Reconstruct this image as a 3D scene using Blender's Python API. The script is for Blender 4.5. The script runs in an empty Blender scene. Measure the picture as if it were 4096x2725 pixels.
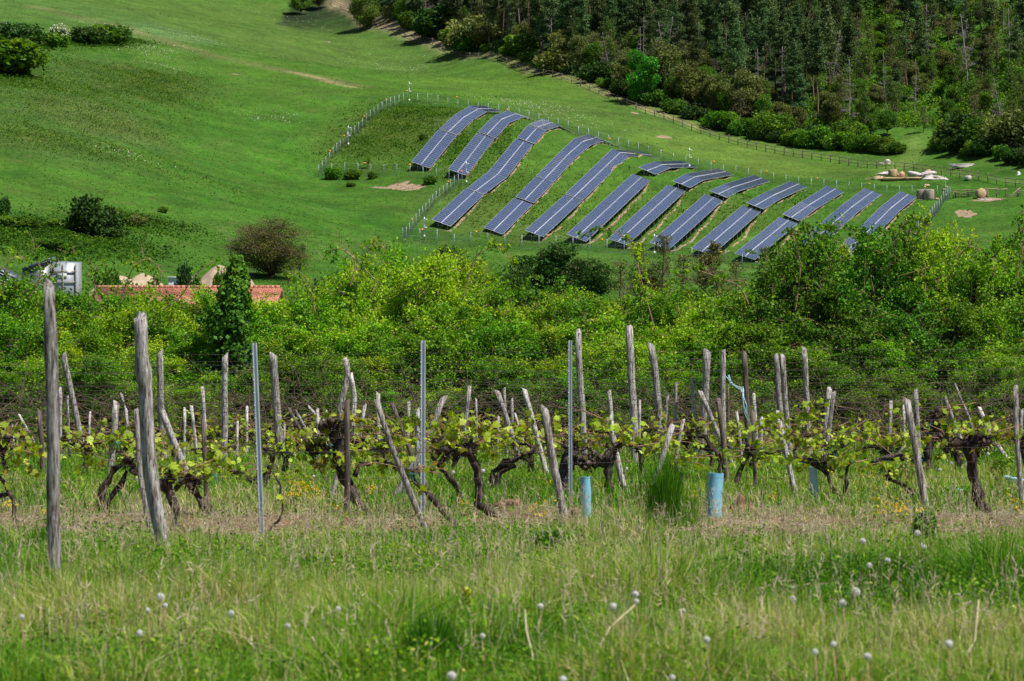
import bpy, math, random
import numpy as np
from mathutils import Vector, Matrix
PI = math.pi
SC = bpy.context.scene
COL = SC.collection
F = 11378.0                      # focal length in photo pixels (4096 wide)
RNG = np.random.default_rng(7)

# ------------------------------------------------------------------ naming
def tag(o, label=None, cat=None, group=None, kind=None):
    if label: o['label'] = label
    if cat: o['category'] = cat
    if group: o['group'] = group
    if kind: o['kind'] = kind
    return o
def empty(name, loc, label, cat, group=None, rz=0.0):
    o = bpy.data.objects.new(name, None); COL.objects.link(o)
    o.location = loc; o.rotation_euler = (0, 0, rz); o.empty_display_size = 0.3
    return tag(o, label, cat, group)
def link(name, me, parent=None, loc=None):
    o = bpy.data.objects.new(name, me); COL.objects.link(o)
    if parent: o.parent = parent
    if loc is not None: o.location = loc
    return o
def copy_tree(o, parent=None):
    c = o.copy(); COL.objects.link(c); c.parent = parent
    for ch in KIDS.get(o.name, []): 
        copy_child(ch, c)
    return c
KIDS = {}
def copy_child(ch, p):
    d = ch.copy(); COL.objects.link(d); d.parent = p
    for g in KIDS.get(ch.name, []): copy_child(g, d)

# ------------------------------------------------------------------ mesh building
class MB:
    """collects vertices and faces of one mesh"""
    def __init__(s): s.V = []; s.Fq = []; s.Ft = []; s.n = 0; s.T = []; s.Mq = []; s.Mt = []
    def add(s, V, quads=None, tris=None, tint=0.5, mat=0):
        V = np.asarray(V, float).reshape(-1, 3)
        s.V.append(V)
        t = np.full(len(V), tint, float) if np.isscalar(tint) else np.asarray(tint, float)
        s.T.append(t)
        if quads is not None and len(quads):
            q = np.asarray(quads, int).reshape(-1, 4) + s.n; s.Fq.append(q); s.Mq.append(np.full(len(q), mat))
        if tris is not None and len(tris):
            q = np.asarray(tris, int).reshape(-1, 3) + s.n; s.Ft.append(q); s.Mt.append(np.full(len(q), mat))
        s.n += len(V); return s
    def box(s, c, size, rot=None, tint=0.5, mat=0):
        x, y, z = [k / 2 for k in size]
        V = np.array([[-x,-y,-z],[x,-y,-z],[x,y,-z],[-x,y,-z],[-x,-y,z],[x,-y,z],[x,y,z],[-x,y,z]])
        if rot is not None: V = V @ np.array(rot).T
        return s.add(V + np.array(c), [[0,3,2,1],[4,5,6,7],[0,1,5,4],[1,2,6,5],[2,3,7,6],[3,0,4,7]], tint=tint, mat=mat)
    def tube(s, P, R, k=8, rough=0.0, tint=0.5, seed=0, cap=True, mat=0, tiltcap=0.0):
        P = np.asarray(P, float); n = len(P); R = np.full(n, R, float) if np.isscalar(R) else np.asarray(R, float)
        rg = np.random.default_rng(seed)
        T = np.gradient(P, axis=0); T /= np.linalg.norm(T, axis=1)[:, None] + 1e-9
        ref = np.array([0, 1.0, 0]) if abs(T[0][1]) < .8 else np.array([1.0, 0, 0])
        A = np.cross(T, ref); A /= np.linalg.norm(A, axis=1)[:, None] + 1e-9
        B = np.cross(T, A)
        a = np.arange(k) / k * 2 * PI
        lob = 1 + rough * rg.normal(0, 1, k)                 # lengthwise ridges
        rr = R[:, None] * lob[None, :] * (1 + rough * .6 * rg.normal(0, 1, (n, k)))
        V = P[:, None, :] + (A[:, None, :] * np.cos(a)[None, :, None] + B[:, None, :] * np.sin(a)[None, :, None]) * rr[:, :, None]
        if tiltcap: V[-1] += T[-1] * (tiltcap * np.cos(a + seed) * R[-1] + rg.normal(0, .25 * tiltcap * R[-1], k))[:, None]
        V = V.reshape(-1, 3)
        i = np.arange(n - 1)[:, None] * k; j = np.arange(k)[None, :]; j2 = (j + 1) % k
        Q = np.stack([i + j, i + j2, i + k + j2, i + k + j], -1).reshape(-1, 4)
        tr = []
        if cap:
            c0 = len(V); V = np.vstack([V, P[0], P[-1] if not tiltcap else V[-k:].mean(0)])
            for q in range(k):
                tr.append([c0, (q + 1) % k, q]); tr.append([c0 + 1, (n - 1) * k + q, (n - 1) * k + (q + 1) % k])
        return s.add(V, Q, tr, tint, mat)
    def twigs(s, A, B, r0, r1, tint=0.5):
        """many straight three-sided twigs from A to B"""
        A = np.asarray(A, float).reshape(-1, 3); B = np.asarray(B, float).reshape(-1, 3); n = len(A)
        if n == 0: return s
        T = B - A; T /= np.linalg.norm(T, axis=1)[:, None] + 1e-9
        ref = np.where(np.abs(T[:, 2:3]) < .9, np.array([[0, 0, 1.0]]), np.array([[1.0, 0, 0]]))
        U = np.cross(T, ref); U /= np.linalg.norm(U, axis=1)[:, None] + 1e-9; W = np.cross(T, U)
        r0 = np.broadcast_to(np.asarray(r0, float), (n,)); r1 = np.broadcast_to(np.asarray(r1, float), (n,))
        V = np.zeros((n, 6, 3))
        for q in range(3):
            a = q * 2 * PI / 3; d = U * math.cos(a) + W * math.sin(a)
            V[:, q] = A + d * r0[:, None]; V[:, 3 + q] = B + d * r1[:, None]
        b = np.arange(n)[:, None] * 6
        Q = np.concatenate([b + np.array([[0,1,4,3]]), b + np.array([[1,2,5,4]]), b + np.array([[2,0,3,5]])])
        t = np.repeat(np.broadcast_to(np.asarray(tint, float), (n,)), 6)
        return s.add(V.reshape(-1, 3), Q, tint=t)
    def leaves(s, C, S, up=0.4, aspect=.6, tint=None, rg=RNG, fold=.12, N=None):
        """leaf shaped quads round centres C with sizes S"""
        C = np.asarray(C, float); n = len(C)
        if n == 0: return s
        S = np.broadcast_to(np.asarray(S, float), (n,))[:, None]
        if N is None: N = rg.normal(0, 1, (n, 3))
        N = N / (np.linalg.norm(N, axis=1)[:, None] + 1e-9); N[:, 2] = N[:, 2] + up
        N /= np.linalg.norm(N, axis=1)[:, None]
        T = np.cross(N, rg.normal(0, 1, (n, 3))); T /= np.linalg.norm(T, axis=1)[:, None] + 1e-9
        B = np.cross(N, T)
        V = np.stack([C - T * S * .5, C + B * S * aspect * .5 + N * S * fold - T * S * .05, C + T * S * .5, C - B * S * aspect * .5 + N * S * fold - T * S * .05], 1)
        Q = np.arange(n)[:, None] * 4 + np.arange(4)[None, :]
        t = rg.random(n) if tint is None else np.broadcast_to(np.asarray(tint, float), (n,))
        return s.add(V.reshape(-1, 3), Q, tint=np.repeat(t, 4))
    def mesh(s, name, *mats, smooth=False):
        V = np.concatenate(s.V); me = bpy.data.meshes.new(name)
        nq = sum(len(q) for q in s.Fq); nt = sum(len(q) for q in s.Ft)
        loops = np.concatenate([np.concatenate(s.Fq).ravel() if nq else np.zeros(0, int), np.concatenate(s.Ft).ravel() if nt else np.zeros(0, int)])
        me.vertices.add(len(V)); me.vertices.foreach_set('co', V.astype(np.float32).ravel())
        me.loops.add(len(loops)); me.loops.foreach_set('vertex_index', loops.astype(np.int32))
        me.polygons.add(nq + nt)
        st = np.concatenate([np.arange(nq) * 4, nq * 4 + np.arange(nt) * 3]).astype(np.int32)
        me.polygons.foreach_set('loop_start', st)
        mi = np.concatenate((s.Mq if nq else []) + (s.Mt if nt else [])).astype(np.int32)
        me.polygons.foreach_set('material_index', mi)
        if smooth: me.polygons.foreach_set('use_smooth', np.ones(nq + nt, bool))
        at = me.attributes.new('tint', 'FLOAT', 'POINT'); at.data.foreach_set('value', np.concatenate(s.T).astype(np.float32))
        me.update(calc_edges=True)
        for m in mats: me.materials.append(m)
        return me

# ------------------------------------------------------------------ materials
def nt(name):
    m = bpy.data.materials.new(name); m.use_nodes = True; t = m.node_tree; t.nodes.clear()
    return m, t, t.nodes, t.links
def ramp(nodes, stops, interp='LINEAR'):
    r = nodes.new('ShaderNodeValToRGB'); r.color_ramp.interpolation = interp; e = r.color_ramp.elements
    e[0].position, e[0].color = stops[0][0], (*stops[0][1], 1); e[1].position, e[1].color = stops[-1][0], (*stops[-1][1], 1)
    for p, c in stops[1:-1]:
        q = e.new(p); q.color = (*c, 1)
    return r
def mat_leaf(name, stops, trans=.35, gloss=.05, objvar=.12, tr_tint=(1.25, 1.3, .5)):
    """leaves: colour by the tint attribute and slightly per object, diffuse + translucent + a little sheen"""
    m, t, N, L = nt(name)
    a = N.new('ShaderNodeAttribute'); a.attribute_name = 'tint'
    r = ramp(N, stops); L.new(a.outputs['Fac'], r.inputs[0])
    oi = N.new('ShaderNodeObjectInfo'); hs = N.new('ShaderNodeHueSaturation')
    mr = N.new('ShaderNodeMapRange'); mr.inputs[3].default_value = 1 - objvar * 1.6; mr.inputs[4].default_value = 1 + objvar * 1.6
    L.new(oi.outputs['Random'], mr.inputs[0]); L.new(mr.outputs[0], hs.inputs['Value'])
    mh = N.new('ShaderNodeMath'); mh.operation = 'MULTIPLY'; mh.inputs[1].default_value = 7.13; L.new(oi.outputs['Random'], mh.inputs[0])
    fr = N.new('ShaderNodeMath'); fr.operation = 'FRACT'; L.new(mh.outputs[0], fr.inputs[0])
    m2 = N.new('ShaderNodeMapRange'); m2.inputs[3].default_value = .5 - objvar * .12; m2.inputs[4].default_value = .5 + objvar * .12
    L.new(fr.outputs[0], m2.inputs[0]); L.new(m2.outputs[0], hs.inputs['Hue']); L.new(r.outputs[0], hs.inputs['Color'])
    d = N.new('ShaderNodeBsdfDiffuse'); L.new(hs.outputs[0], d.inputs[0])
    tr = N.new('ShaderNodeBsdfTranslucent'); mx = N.new('ShaderNodeMix'); mx.data_type = 'RGBA'; mx.blend_type = 'MULTIPLY'; mx.inputs[0].default_value = 1
    L.new(hs.outputs[0], mx.inputs[6]); mx.inputs[7].default_value = (*tr_tint, 1); L.new(mx.outputs[2], tr.inputs[0])
    s1 = N.new('ShaderNodeMixShader'); s1.inputs[0].default_value = trans; L.new(d.outputs[0], s1.inputs[1]); L.new(tr.outputs[0], s1.inputs[2])
    g = N.new('ShaderNodeBsdfGlossy'); g.inputs['Roughness'].default_value = .6; g.inputs[0].default_value = (.35, .42, .22, 1)
    s2 = N.new('ShaderNodeMixShader'); s2.inputs[0].default_value = gloss; L.new(s1.outputs[0], s2.inputs[1]); L.new(g.outputs[0], s2.inputs[2])
    o = N.new('ShaderNodeOutputMaterial'); L.new(s2.outputs[0], o.inputs[0]); return m
def mat_pbr(name, col, rough=.8, metal=0., noise=None, bump=0., scale=(8, 8, 8), objvar=.1, tintvar=0., spec=.3, detail=6):
    """principled with a noise driven ramp; noise = list of stops or None"""
    m, t, N, L = nt(name)
    p = N.new('ShaderNodeBsdfPrincipled'); p.inputs['Roughness'].default_value = rough; p.inputs['Metallic'].default_value = metal
    p.inputs['Specular IOR Level'].default_value = spec
    tc = N.new('ShaderNodeTexCoord'); mp = N.new('ShaderNodeMapping'); mp.inputs['Scale'].default_value = scale
    L.new(tc.outputs['Object'], mp.inputs[0])
    nz = N.new('ShaderNodeTexNoise'); nz.inputs['Scale'].default_value = 1; nz.inputs['Detail'].default_value = detail; nz.inputs['Roughness'].default_value = .65
    L.new(mp.outputs[0], nz.inputs['Vector'])
    oi = N.new('ShaderNodeObjectInfo')
    mr = N.new('ShaderNodeMapRange'); mr.inputs[3].default_value = 1 - objvar; mr.inputs[4].default_value = 1 + objvar; L.new(oi.outputs['Random'], mr.inputs[0])
    hs = N.new('ShaderNodeHueSaturation'); L.new(mr.outputs[0], hs.inputs['Value'])
    r = ramp(N, noise or [(0, tuple(c * .75 for c in col)), (1, tuple(min(1, c * 1.25) for c in col))])
    L.new(nz.outputs[0], r.inputs[0]); L.new(r.outputs[0], hs.inputs['Color'])
    src = hs.outputs[0]
    if tintvar:
        a = N.new('ShaderNodeAttribute'); a.attribute_name = 'tint'; m3 = N.new('ShaderNodeMapRange'); m3.inputs[3].default_value = 1 - tintvar; m3.inputs[4].default_value = 1 + tintvar
        L.new(a.outputs['Fac'], m3.inputs[0]); h2 = N.new('ShaderNodeHueSaturation'); L.new(m3.outputs[0], h2.inputs['Value']); L.new(src, h2.inputs['Color']); src = h2.outputs[0]
    L.new(src, p.inputs['Base Color'])
    if bump:
        b = N.new('ShaderNodeBump'); b.inputs['Strength'].default_value = bump; b.inputs['Distance'].default_value = .02
        L.new(nz.outputs[0], b.inputs['Height']); L.new(b.outputs[0], p.inputs['Normal'])
    o = N.new('ShaderNodeOutputMaterial'); L.new(p.outputs[0], o.inputs[0]); return m

M = {}
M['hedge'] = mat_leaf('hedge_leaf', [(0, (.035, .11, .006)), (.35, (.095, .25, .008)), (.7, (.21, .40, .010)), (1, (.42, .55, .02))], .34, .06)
M['hedge_green'] = mat_leaf('green_leaf', [(0, (.03, .10, .006)), (.5, (.085, .24, .010)), (1, (.26, .46, .018))], .38, .07)
M['hedge_deep'] = mat_leaf('deep_green_leaf', [(0, (.018, .07, .006)), (.5, (.055, .18, .010)), (1, (.20, .40, .018))], .30, .06)
M['hedge_bright'] = mat_leaf('bright_leaf', [(0, (.12, .27, .008)), (.5, (.27, .48, .012)), (1, (.50, .62, .03))], .4, .06)
M['ivy'] = mat_leaf('ivy_leaf', [(0, (.02, .08, .01)), (.6, (.055, .19, .015)), (1, (.20, .38, .03))], .3, .05)
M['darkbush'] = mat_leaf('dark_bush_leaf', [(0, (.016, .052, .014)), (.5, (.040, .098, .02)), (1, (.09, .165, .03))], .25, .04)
M['midbush'] = mat_leaf('mid_bush_leaf', [(0, (.035, .10, .014)), (.5, (.085, .195, .02)), (1, (.18, .31, .03))], .3, .04)
M['brightbush'] = mat_leaf('bright_bush_leaf', [(0, (.045, .13, .01)), (.5, (.11, .26, .016)), (1, (.24, .38, .03))], .3, .04)
M['olive'] = mat_leaf('olive_leaf', [(0, (.070, .095, .028)), (.5, (.145, .175, .05)), (1, (.23, .26, .075))], .25, .04)
M['rusty'] = mat_leaf('young_rusty_leaf', [(0, (.07, .07, .02)), (.5, (.15, .15, .035)), (1, (.24, .25, .06))], .25, .04)
M['pine'] = mat_leaf('pine_needle', [(0, (.028, .065, .026)), (.5, (.080, .138, .055)), (1, (.17, .24, .09))], .15, .03, .25)
M['deadneedle'] = mat_leaf('dead_needle', [(0, (.12, .05, .025)), (1, (.28, .13, .07))], .12, .03)
M['blossom'] = mat_leaf('white_blossom', [(0, (.5, .52, .42)), (1, (.8, .8, .74))], .3, .03)
M['vine_leaf'] = mat_leaf('vine_leaf', [(0, (.20, .10, .02)), (.22, (.26, .20, .02)), (.45, (.22, .32, .015)), (.75, (.38, .50, .03)), (1, (.60, .68, .14))], .42, .05, .1)
M['grass'] = mat_leaf('grass_blade', [(0, (.018, .10, .006)), (.25, (.055, .20, .008)), (.5, (.15, .34, .012)), (.68, (.26, .40, .03)), (.82, (.42, .42, .13)), (.92, (.50, .43, .22)), (1, (.64, .55, .36))], .34, .05, 0)
M['weed'] = mat_leaf('weed_leaf', [(0, (.03, .11, .006)), (.5, (.10, .25, .010)), (.85, (.26, .42, .015)), (1, (.46, .46, .10))], .34, .05, 0)
M['tussock'] = mat_leaf('tussock', [(0, (.025, .06, .010)), (.4, (.05, .125, .012)), (.75, (.09, .18, .018)), (1, (.20, .23, .06))], .25, .0, 0)
M['straw'] = mat_pbr('dry_straw', (.48, .40, .27), .9, tintvar=.3)
M['wood'] = mat_pbr('weathered_wood', (.3, .28, .26), .92, noise=[(.33, (.03, .022, .018)), (.42, (.16, .13, .115)), (.49, (.32, .29, .27)), (.57, (.46, .44, .43)), (.72, (.62, .60, .59))], bump=1.5, scale=(52, 52, 7), objvar=.18, tintvar=.15)
M['wood_pale'] = mat_pbr('pale_weathered_wood', (.4, .38, .36), .92, noise=[(.33, (.06, .045, .038)), (.42, (.24, .20, .18)), (.49, (.44, .41, .385)), (.57, (.58, .56, .54)), (.72, (.70, .69, .67))], bump=1.3, scale=(60, 60, 8), objvar=.16, tintvar=.15)
M['wood_dark'] = mat_pbr('dark_weathered_wood', (.14, .11, .09), .92, noise=[(.3, (.03, .022, .018)), (.5, (.12, .095, .08)), (.75, (.26, .22, .19))], bump=.8, scale=(38, 38, 3), objvar=.18)
M['railwood'] = mat_pbr('old_rail_wood', (.16, .125, .10), .9, noise=[(.3, (.07, .05, .04)), (.7, (.26, .21, .18))], scale=(6, 6, 6))
M['palewood'] = mat_pbr('pale_rail_wood', (.36, .28, .19), .9, noise=[(.3, (.2, .15, .1)), (.7, (.46, .37, .26))], scale=(6, 6, 6))
M['vinebark'] = mat_pbr('vine_bark', (.07, .05, .04), .95, noise=[(.32, (.012, .008, .007)), (.5, (.05, .036, .03)), (.7, (.22, .175, .15))], bump=1.6, scale=(30, 30, 9))
M['cane'] = mat_pbr('vine_cane', (.30, .17, .11), .8, tintvar=.3)
M['twig'] = mat_pbr('twig', (.14, .10, .07), .9, tintvar=.5)
M['redtwig'] = mat_pbr('red_twig', (.30, .20, .12), .9, tintvar=.4)
M['bark'] = mat_pbr('tree_bark', (.13, .095, .075), .9, scale=(2, 2, 1))
M['pinebark'] = mat_pbr('pine_bark', (.25, .13, .085), .9, noise=[(.3, (.08, .06, .05)), (.7, (.24, .145, .10))], scale=(.5, .5, .3), objvar=.3)
M['deadbark'] = mat_pbr('dead_bark', (.22, .20, .19), .9, scale=(2, 2, 1))
M['wire'] = mat_pbr('rusty_wire', (.055, .045, .04), .7, metal=.3)
M['galv'] = mat_pbr('galvanised_steel', (.50, .56, .64), .42, metal=.55, noise=[(.3, (.40, .47, .56)), (.7, (.60, .66, .73))], scale=(20, 20, 4))
M['fencepost'] = mat_pbr('fence_steel', (.38, .45, .52), .5, metal=.3)
M['tube'] = mat_pbr('blue_plastic', (.22, .52, .68), .45, noise=[(.3, (.15, .42, .58)), (.6, (.24, .55, .70)), (.85, (.42, .70, .80))], scale=(9, 9, 3), spec=.4)
M['tube_pale'] = mat_pbr('pale_blue_plastic', (.42, .64, .72), .5)
M['tie'] = mat_pbr('green_string', (.02, .26, .24), .7)
M['frame'] = mat_pbr('aluminium_frame', (.48, .50, .55), .45, metal=.15)
M['steel_dark'] = mat_pbr('support_steel', (.26, .29, .32), .5, metal=.5)
M['white'] = mat_pbr('white_paint', (.78, .79, .80), .5)
M['orange'] = mat_pbr('orange_sign', (.78, .36, .05), .6)
M['black'] = mat_pbr('black_mark', (.02, .02, .02), .6)
M['straw_bale'] = mat_pbr('bale_straw', (.50, .36, .22), .95, noise=[(.3, (.27, .18, .11)), (.5, (.50, .35, .21)), (.75, (.66, .49, .33))], bump=.9, scale=(9, 9, 9))
M['straw_old'] = mat_pbr('old_bale', (.30, .24, .19), .95, noise=[(.3, (.12, .09, .075)), (.5, (.30, .24, .20)), (.75, (.5, .44, .40))], bump=.9, scale=(5, 5, 5))
M['bale_pale'] = mat_pbr('bleached_bale', (.55, .50, .46), .95, noise=[(.3, (.30, .26, .24)), (.55, (.6, .55, .52)), (.8, (.72, .68, .66))], bump=.6, scale=(4, 4, 4))
M['sand'] = mat_pbr('sand', (.44, .34, .24), .95, noise=[(.3, (.30, .22, .15)), (.7, (.52, .41, .30))], bump=.8, scale=(1.5, 1.5, 1.5))
M['plastic_sheet'] = mat_pbr('plastic_sheet', (.55, .60, .68), .35, noise=[(.3, (.20, .225, .27)), (.7, (.36, .385, .43))], scale=(1.2, 1.2, .6), bump=.5, spec=.6)
M['tarp'] = mat_pbr('dark_tarp', (.06, .07, .10), .4, noise=[(.35, (.03, .035, .05)), (.7, (.16, .18, .23))], scale=(1.5, 1.5, 1.5), bump=.8, spec=.6)
M['plaster'] = mat_pbr('plaster', (.6, .55, .47), .9, scale=(1, 1, 1))
M['soil'] = mat_pbr('red_soil', (.20, .11, .065), .95, bump=.8, scale=(20, 20, 20))
M['vivid'] = mat_leaf('vivid_leaf', [(0, (.02, .12, .015)), (.5, (.05, .25, .025)), (1, (.12, .38, .04))], .3, .03)
M['palebush'] = mat_leaf('pale_leaf', [(0, (.06, .12, .02)), (.5, (.12, .21, .035)), (1, (.22, .32, .07))], .3, .03)
M['yellow'] = mat_leaf('yellow_petal', [(0, (.72, .50, .01)), (1, (.85, .70, .03))], .3, .03, 0, (1.1, 1, .4))
M['seed'] = mat_leaf('seed_down', [(0, (.86, .86, .84)), (1, (.97, .97, .95))], .6, .0, 0, (1, 1, 1))
def mat_cells():
    m, t, N, L = nt('solar_cells')
    p = N.new('ShaderNodeBsdfPrincipled'); p.inputs['Roughness'].default_value = .22; p.inputs['IOR'].default_value = 1.5
    p.inputs['Specular IOR Level'].default_value = .6; p.inputs['Coat Weight'].default_value = .6; p.inputs['Coat Roughness'].default_value = .12
    tc = N.new('ShaderNodeTexCoord'); sp = N.new('ShaderNodeSeparateXYZ'); L.new(tc.outputs['Object'], sp.inputs[0])
    def grid(out, k, w):
        a = N.new('ShaderNodeMath'); a.operation = 'MULTIPLY'; a.inputs[1].default_value = k; L.new(out, a.inputs[0])
        b = N.new('ShaderNodeMath'); b.operation = 'FRACT'; L.new(a.outputs[0], b.inputs[0])
        c = N.new('ShaderNodeMath'); c.operation = 'LESS_THAN'; c.inputs[1].default_value = w; L.new(b.outputs[0], c.inputs[0]); return c.outputs[0]
    g = N.new('ShaderNodeMath'); g.operation = 'MAXIMUM'; L.new(grid(sp.outputs[0], 10, .04), g.inputs[0]); L.new(grid(sp.outputs[1], 6, .04), g.inputs[1])
    oi = N.new('ShaderNodeObjectInfo'); r = ramp(N, [(0, (.042, .062, .125)), (1, (.050, .070, .135))]); L.new(oi.outputs['Random'], r.inputs[0])
    mx = N.new('ShaderNodeMix'); mx.data_type = 'RGBA'; L.new(g.outputs[0], mx.inputs[0]); L.new(r.outputs[0], mx.inputs[6]); mx.inputs[7].default_value = (.052, .074, .14, 1)
    L.new(mx.outputs[2], p.inputs['Base Color'])
    o = N.new('ShaderNodeOutputMaterial'); L.new(p.outputs[0], o.inputs[0]); return m
M['cells'] = mat_cells()
def mat_mesh(cov=.10, col=(.035, .045, .05, 1)):
    """wire netting: real holes between diagonal wires, by position on the sheet (tint runs along, z up)"""
    m, t, N, L = nt('wire_netting')
    tc = N.new('ShaderNodeTexCoord'); sp = N.new('ShaderNodeSeparateXYZ'); L.new(tc.outputs['UV'], sp.inputs[0])
    outs = []
    for sgn in ('ADD', 'SUBTRACT'):
        a = N.new('ShaderNodeMath'); a.operation = sgn; L.new(sp.outputs[0], a.inputs[0]); L.new(sp.outputs[1], a.inputs[1])
        k = N.new('ShaderNodeMath'); k.operation = 'MULTIPLY'; k.inputs[1].default_value = 14; L.new(a.outputs[0], k.inputs[0])
        b = N.new('ShaderNodeMath'); b.operation = 'FRACT'; L.new(k.outputs[0], b.inputs[0])
        c = N.new('ShaderNodeMath'); c.operation = 'LESS_THAN'; c.inputs[1].default_value = cov; L.new(b.outputs[0], c.inputs[0]); outs.append(c.outputs[0])
    g = N.new('ShaderNodeMath'); g.operation = 'MAXIMUM'; L.new(outs[0], g.inputs[0]); L.new(outs[1], g.inputs[1])
    d = N.new('ShaderNodeBsdfDiffuse'); d.inputs[0].default_value = col; tr = N.new('ShaderNodeBsdfTransparent')
    s = N.new('ShaderNodeMixShader'); L.new(g.outputs[0], s.inputs[0]); L.new(tr.outputs[0], s.inputs[1]); L.new(d.outputs[0], s.inputs[2])
    o = N.new('ShaderNodeOutputMaterial'); L.new(s.outputs[0], o.inputs[0]); return m
M['netting'] = mat_mesh(); M['netting_dense'] = mat_mesh(.24, (.06, .08, .09, 1))
def mat_roof():
    m, t, N, L = nt('clay_roof_tiles')
    p = N.new('ShaderNodeBsdfPrincipled'); p.inputs['Roughness'].default_value = .8
    tc = N.new('ShaderNodeTexCoord'); mp = N.new('ShaderNodeMapping'); mp.inputs['Scale'].default_value = (1, 1, 1); L.new(tc.outputs['Object'], mp.inputs[0])
    br = N.new('ShaderNodeTexBrick'); br.inputs['Scale'].default_value = 1.0; br.inputs['Brick Width'].default_value = .3; br.inputs['Row Height'].default_value = .28; br.inputs['Mortar Size'].default_value = .03
    br.inputs['Color1'].default_value = (.50, .20, .13, 1); br.inputs['Color2'].default_value = (.62, .28, .19, 1); br.inputs['Mortar'].default_value = (.22, .08, .05, 1)
    L.new(mp.outputs[0], br.inputs['Vector']); L.new(br.outputs[0], p.inputs['Base Color'])
    o = N.new('ShaderNodeOutputMaterial'); L.new(p.outputs[0], o.inputs[0]); return m
M['roof'] = mat_roof()

# ------------------------------------------------------------------ the camera
cam = bpy.data.cameras.new('camera'); co = bpy.data.objects.new('camera', cam); COL.objects.link(co); SC.camera = co
co.location = (0, 0, 0); co.rotation_euler = (PI / 2, 0, 0)
cam.sensor_width = 36; cam.lens = F * 36 / 4096; cam.clip_start = .5; cam.clip_end = 4000
cam.dof.use_dof = True; cam.dof.focus_distance = 75; cam.dof.aperture_fstop = 8.0

# ------------------------------------------------------------------ solar rows in photo pixels: (L edge, R edge) along the row; None = a gap between tables
ROWS = [
 (476, [((1645,647),(1719,673)), ((1752,520),(1826,541)), None, ((1757,516),(1829,539)), ((1819,458),(1887,483)), ((1880,423),(1946,448)), ((1937,423),(2007,446))]),
 (471, [((1792,676),(1865,702)), ((1908,531),(1977,555)), None, ((1912,526),(1982,552)), ((1972,466),(2037,491)), ((2030,443),(2095,467)), ((2085,460),(2146,484))]),
 (428, [((1727,878),(1802,905)), ((1861,754),(1934,779)), None, ((1867,752),(1936,777)), ((1954,685),(2025,711)), ((2062,555),(2130,578)), None, ((2068,550),(2136,575)), ((2111,502),(2182,523)), None, ((2114,497),(2183,521)), ((2173,475),(2239,504)), ((2233,508),(2300,535))]),
 (430, [((1935,910),(2011,937)), ((2055,792),(2130,817)), None, ((2062,787),(2136,812)), ((2141,707),(2213,729)), None, ((2143,704),(2215,727)), ((2243,604),(2305,627)), ((2296,554),(2366,579)), ((2352,537),(2419,563)), ((2428,568),(2491,594))]),
 (428, [((2099,921),(2174,947)), ((2259,779),(2329,802)), None, ((2261,775),(2331,799)), ((2446,597),(2514,624)), ((2575,607),(2641,634))]),
 (425, [((2266,936),(2344,966)), ((2530,695),(2600,722))]),
 (423, [((2432,954),(2509,980)), ((2670,739),(2742,764))]),
 (421, [((2600,969),(2673,1000)), ((2820,776),(2890,803))]),
 (419, [((2766,992),(2848,1020)), ((2969,822),(3042,848))]),
 (417, [((2938,1013),(3020,1038)), ((3118,868),(3190,894))]),
 (414, [((3098,1041),(3180,1068)), ((3266,906),(3340,935))]),
 (410, [((3260,1070),(3340,1096)), ((3400,946),(3472,972))]),
 (476, [((2554,668),(2622,698)), ((2617,646),(2682,672)), ((2722,643),(2790,668))]),
 (468, [((2691,723),(2761,751)), ((2743,695),(2813,721)), ((2870,674),(2936,699))]),
 (464, [((2838,763),(2908,790)), ((2894,738),(2958,764)), ((3015,700),(3080,725))]),
 (457, [((2985,810),(3054,837)), ((3057,771),(3122,796)), ((3162,724),(3228,748))]),
 (452, [((3130,856),(3200,884)), ((3202,808),(3263,837)), ((3308,743),(3375,768))]),
 (447, [((3281,893),(3352,921)), ((3366,821),(3434,846)), ((3458,753),(3525,778))]),
 (438, [((3427,920),(3502,945)), ((3527,823),(3594,847)), ((3600,765),(3666,789))]),
]
ROW3D = []
ctrl = []
for Y0, pts in ROWS:
    px0 = [p for p in pts if p][0][1][0]
    az = math.radians(11.5 + (px0 - 1719) / 1681 * 6); s, c = math.sin(az), math.cos(az)
    X0 = (px0 - 2048) / F * Y0; out = []
    for p in pts:
        if p is None: out.append(None); continue
        (lx, ly), (rx, ry) = p
        k = (rx - 2048) / F; tt = (k * Y0 - X0) / (s - k * c)
        R = np.array([X0 + tt * s, Y0 + tt * c, 0]); R[2] = (1362.5 - ry) / F * R[1]
        ray = np.array([(lx - 2048) / F, 1, (1362.5 - ly) / F]); u = np.array([s, c, 0])
        Lp = ray * (R @ u) / (ray @ u)
        out.append((Lp, R)); ctrl.append((R[0], R[1], R[2] - .60))
    ROW3D.append((u, out))

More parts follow.
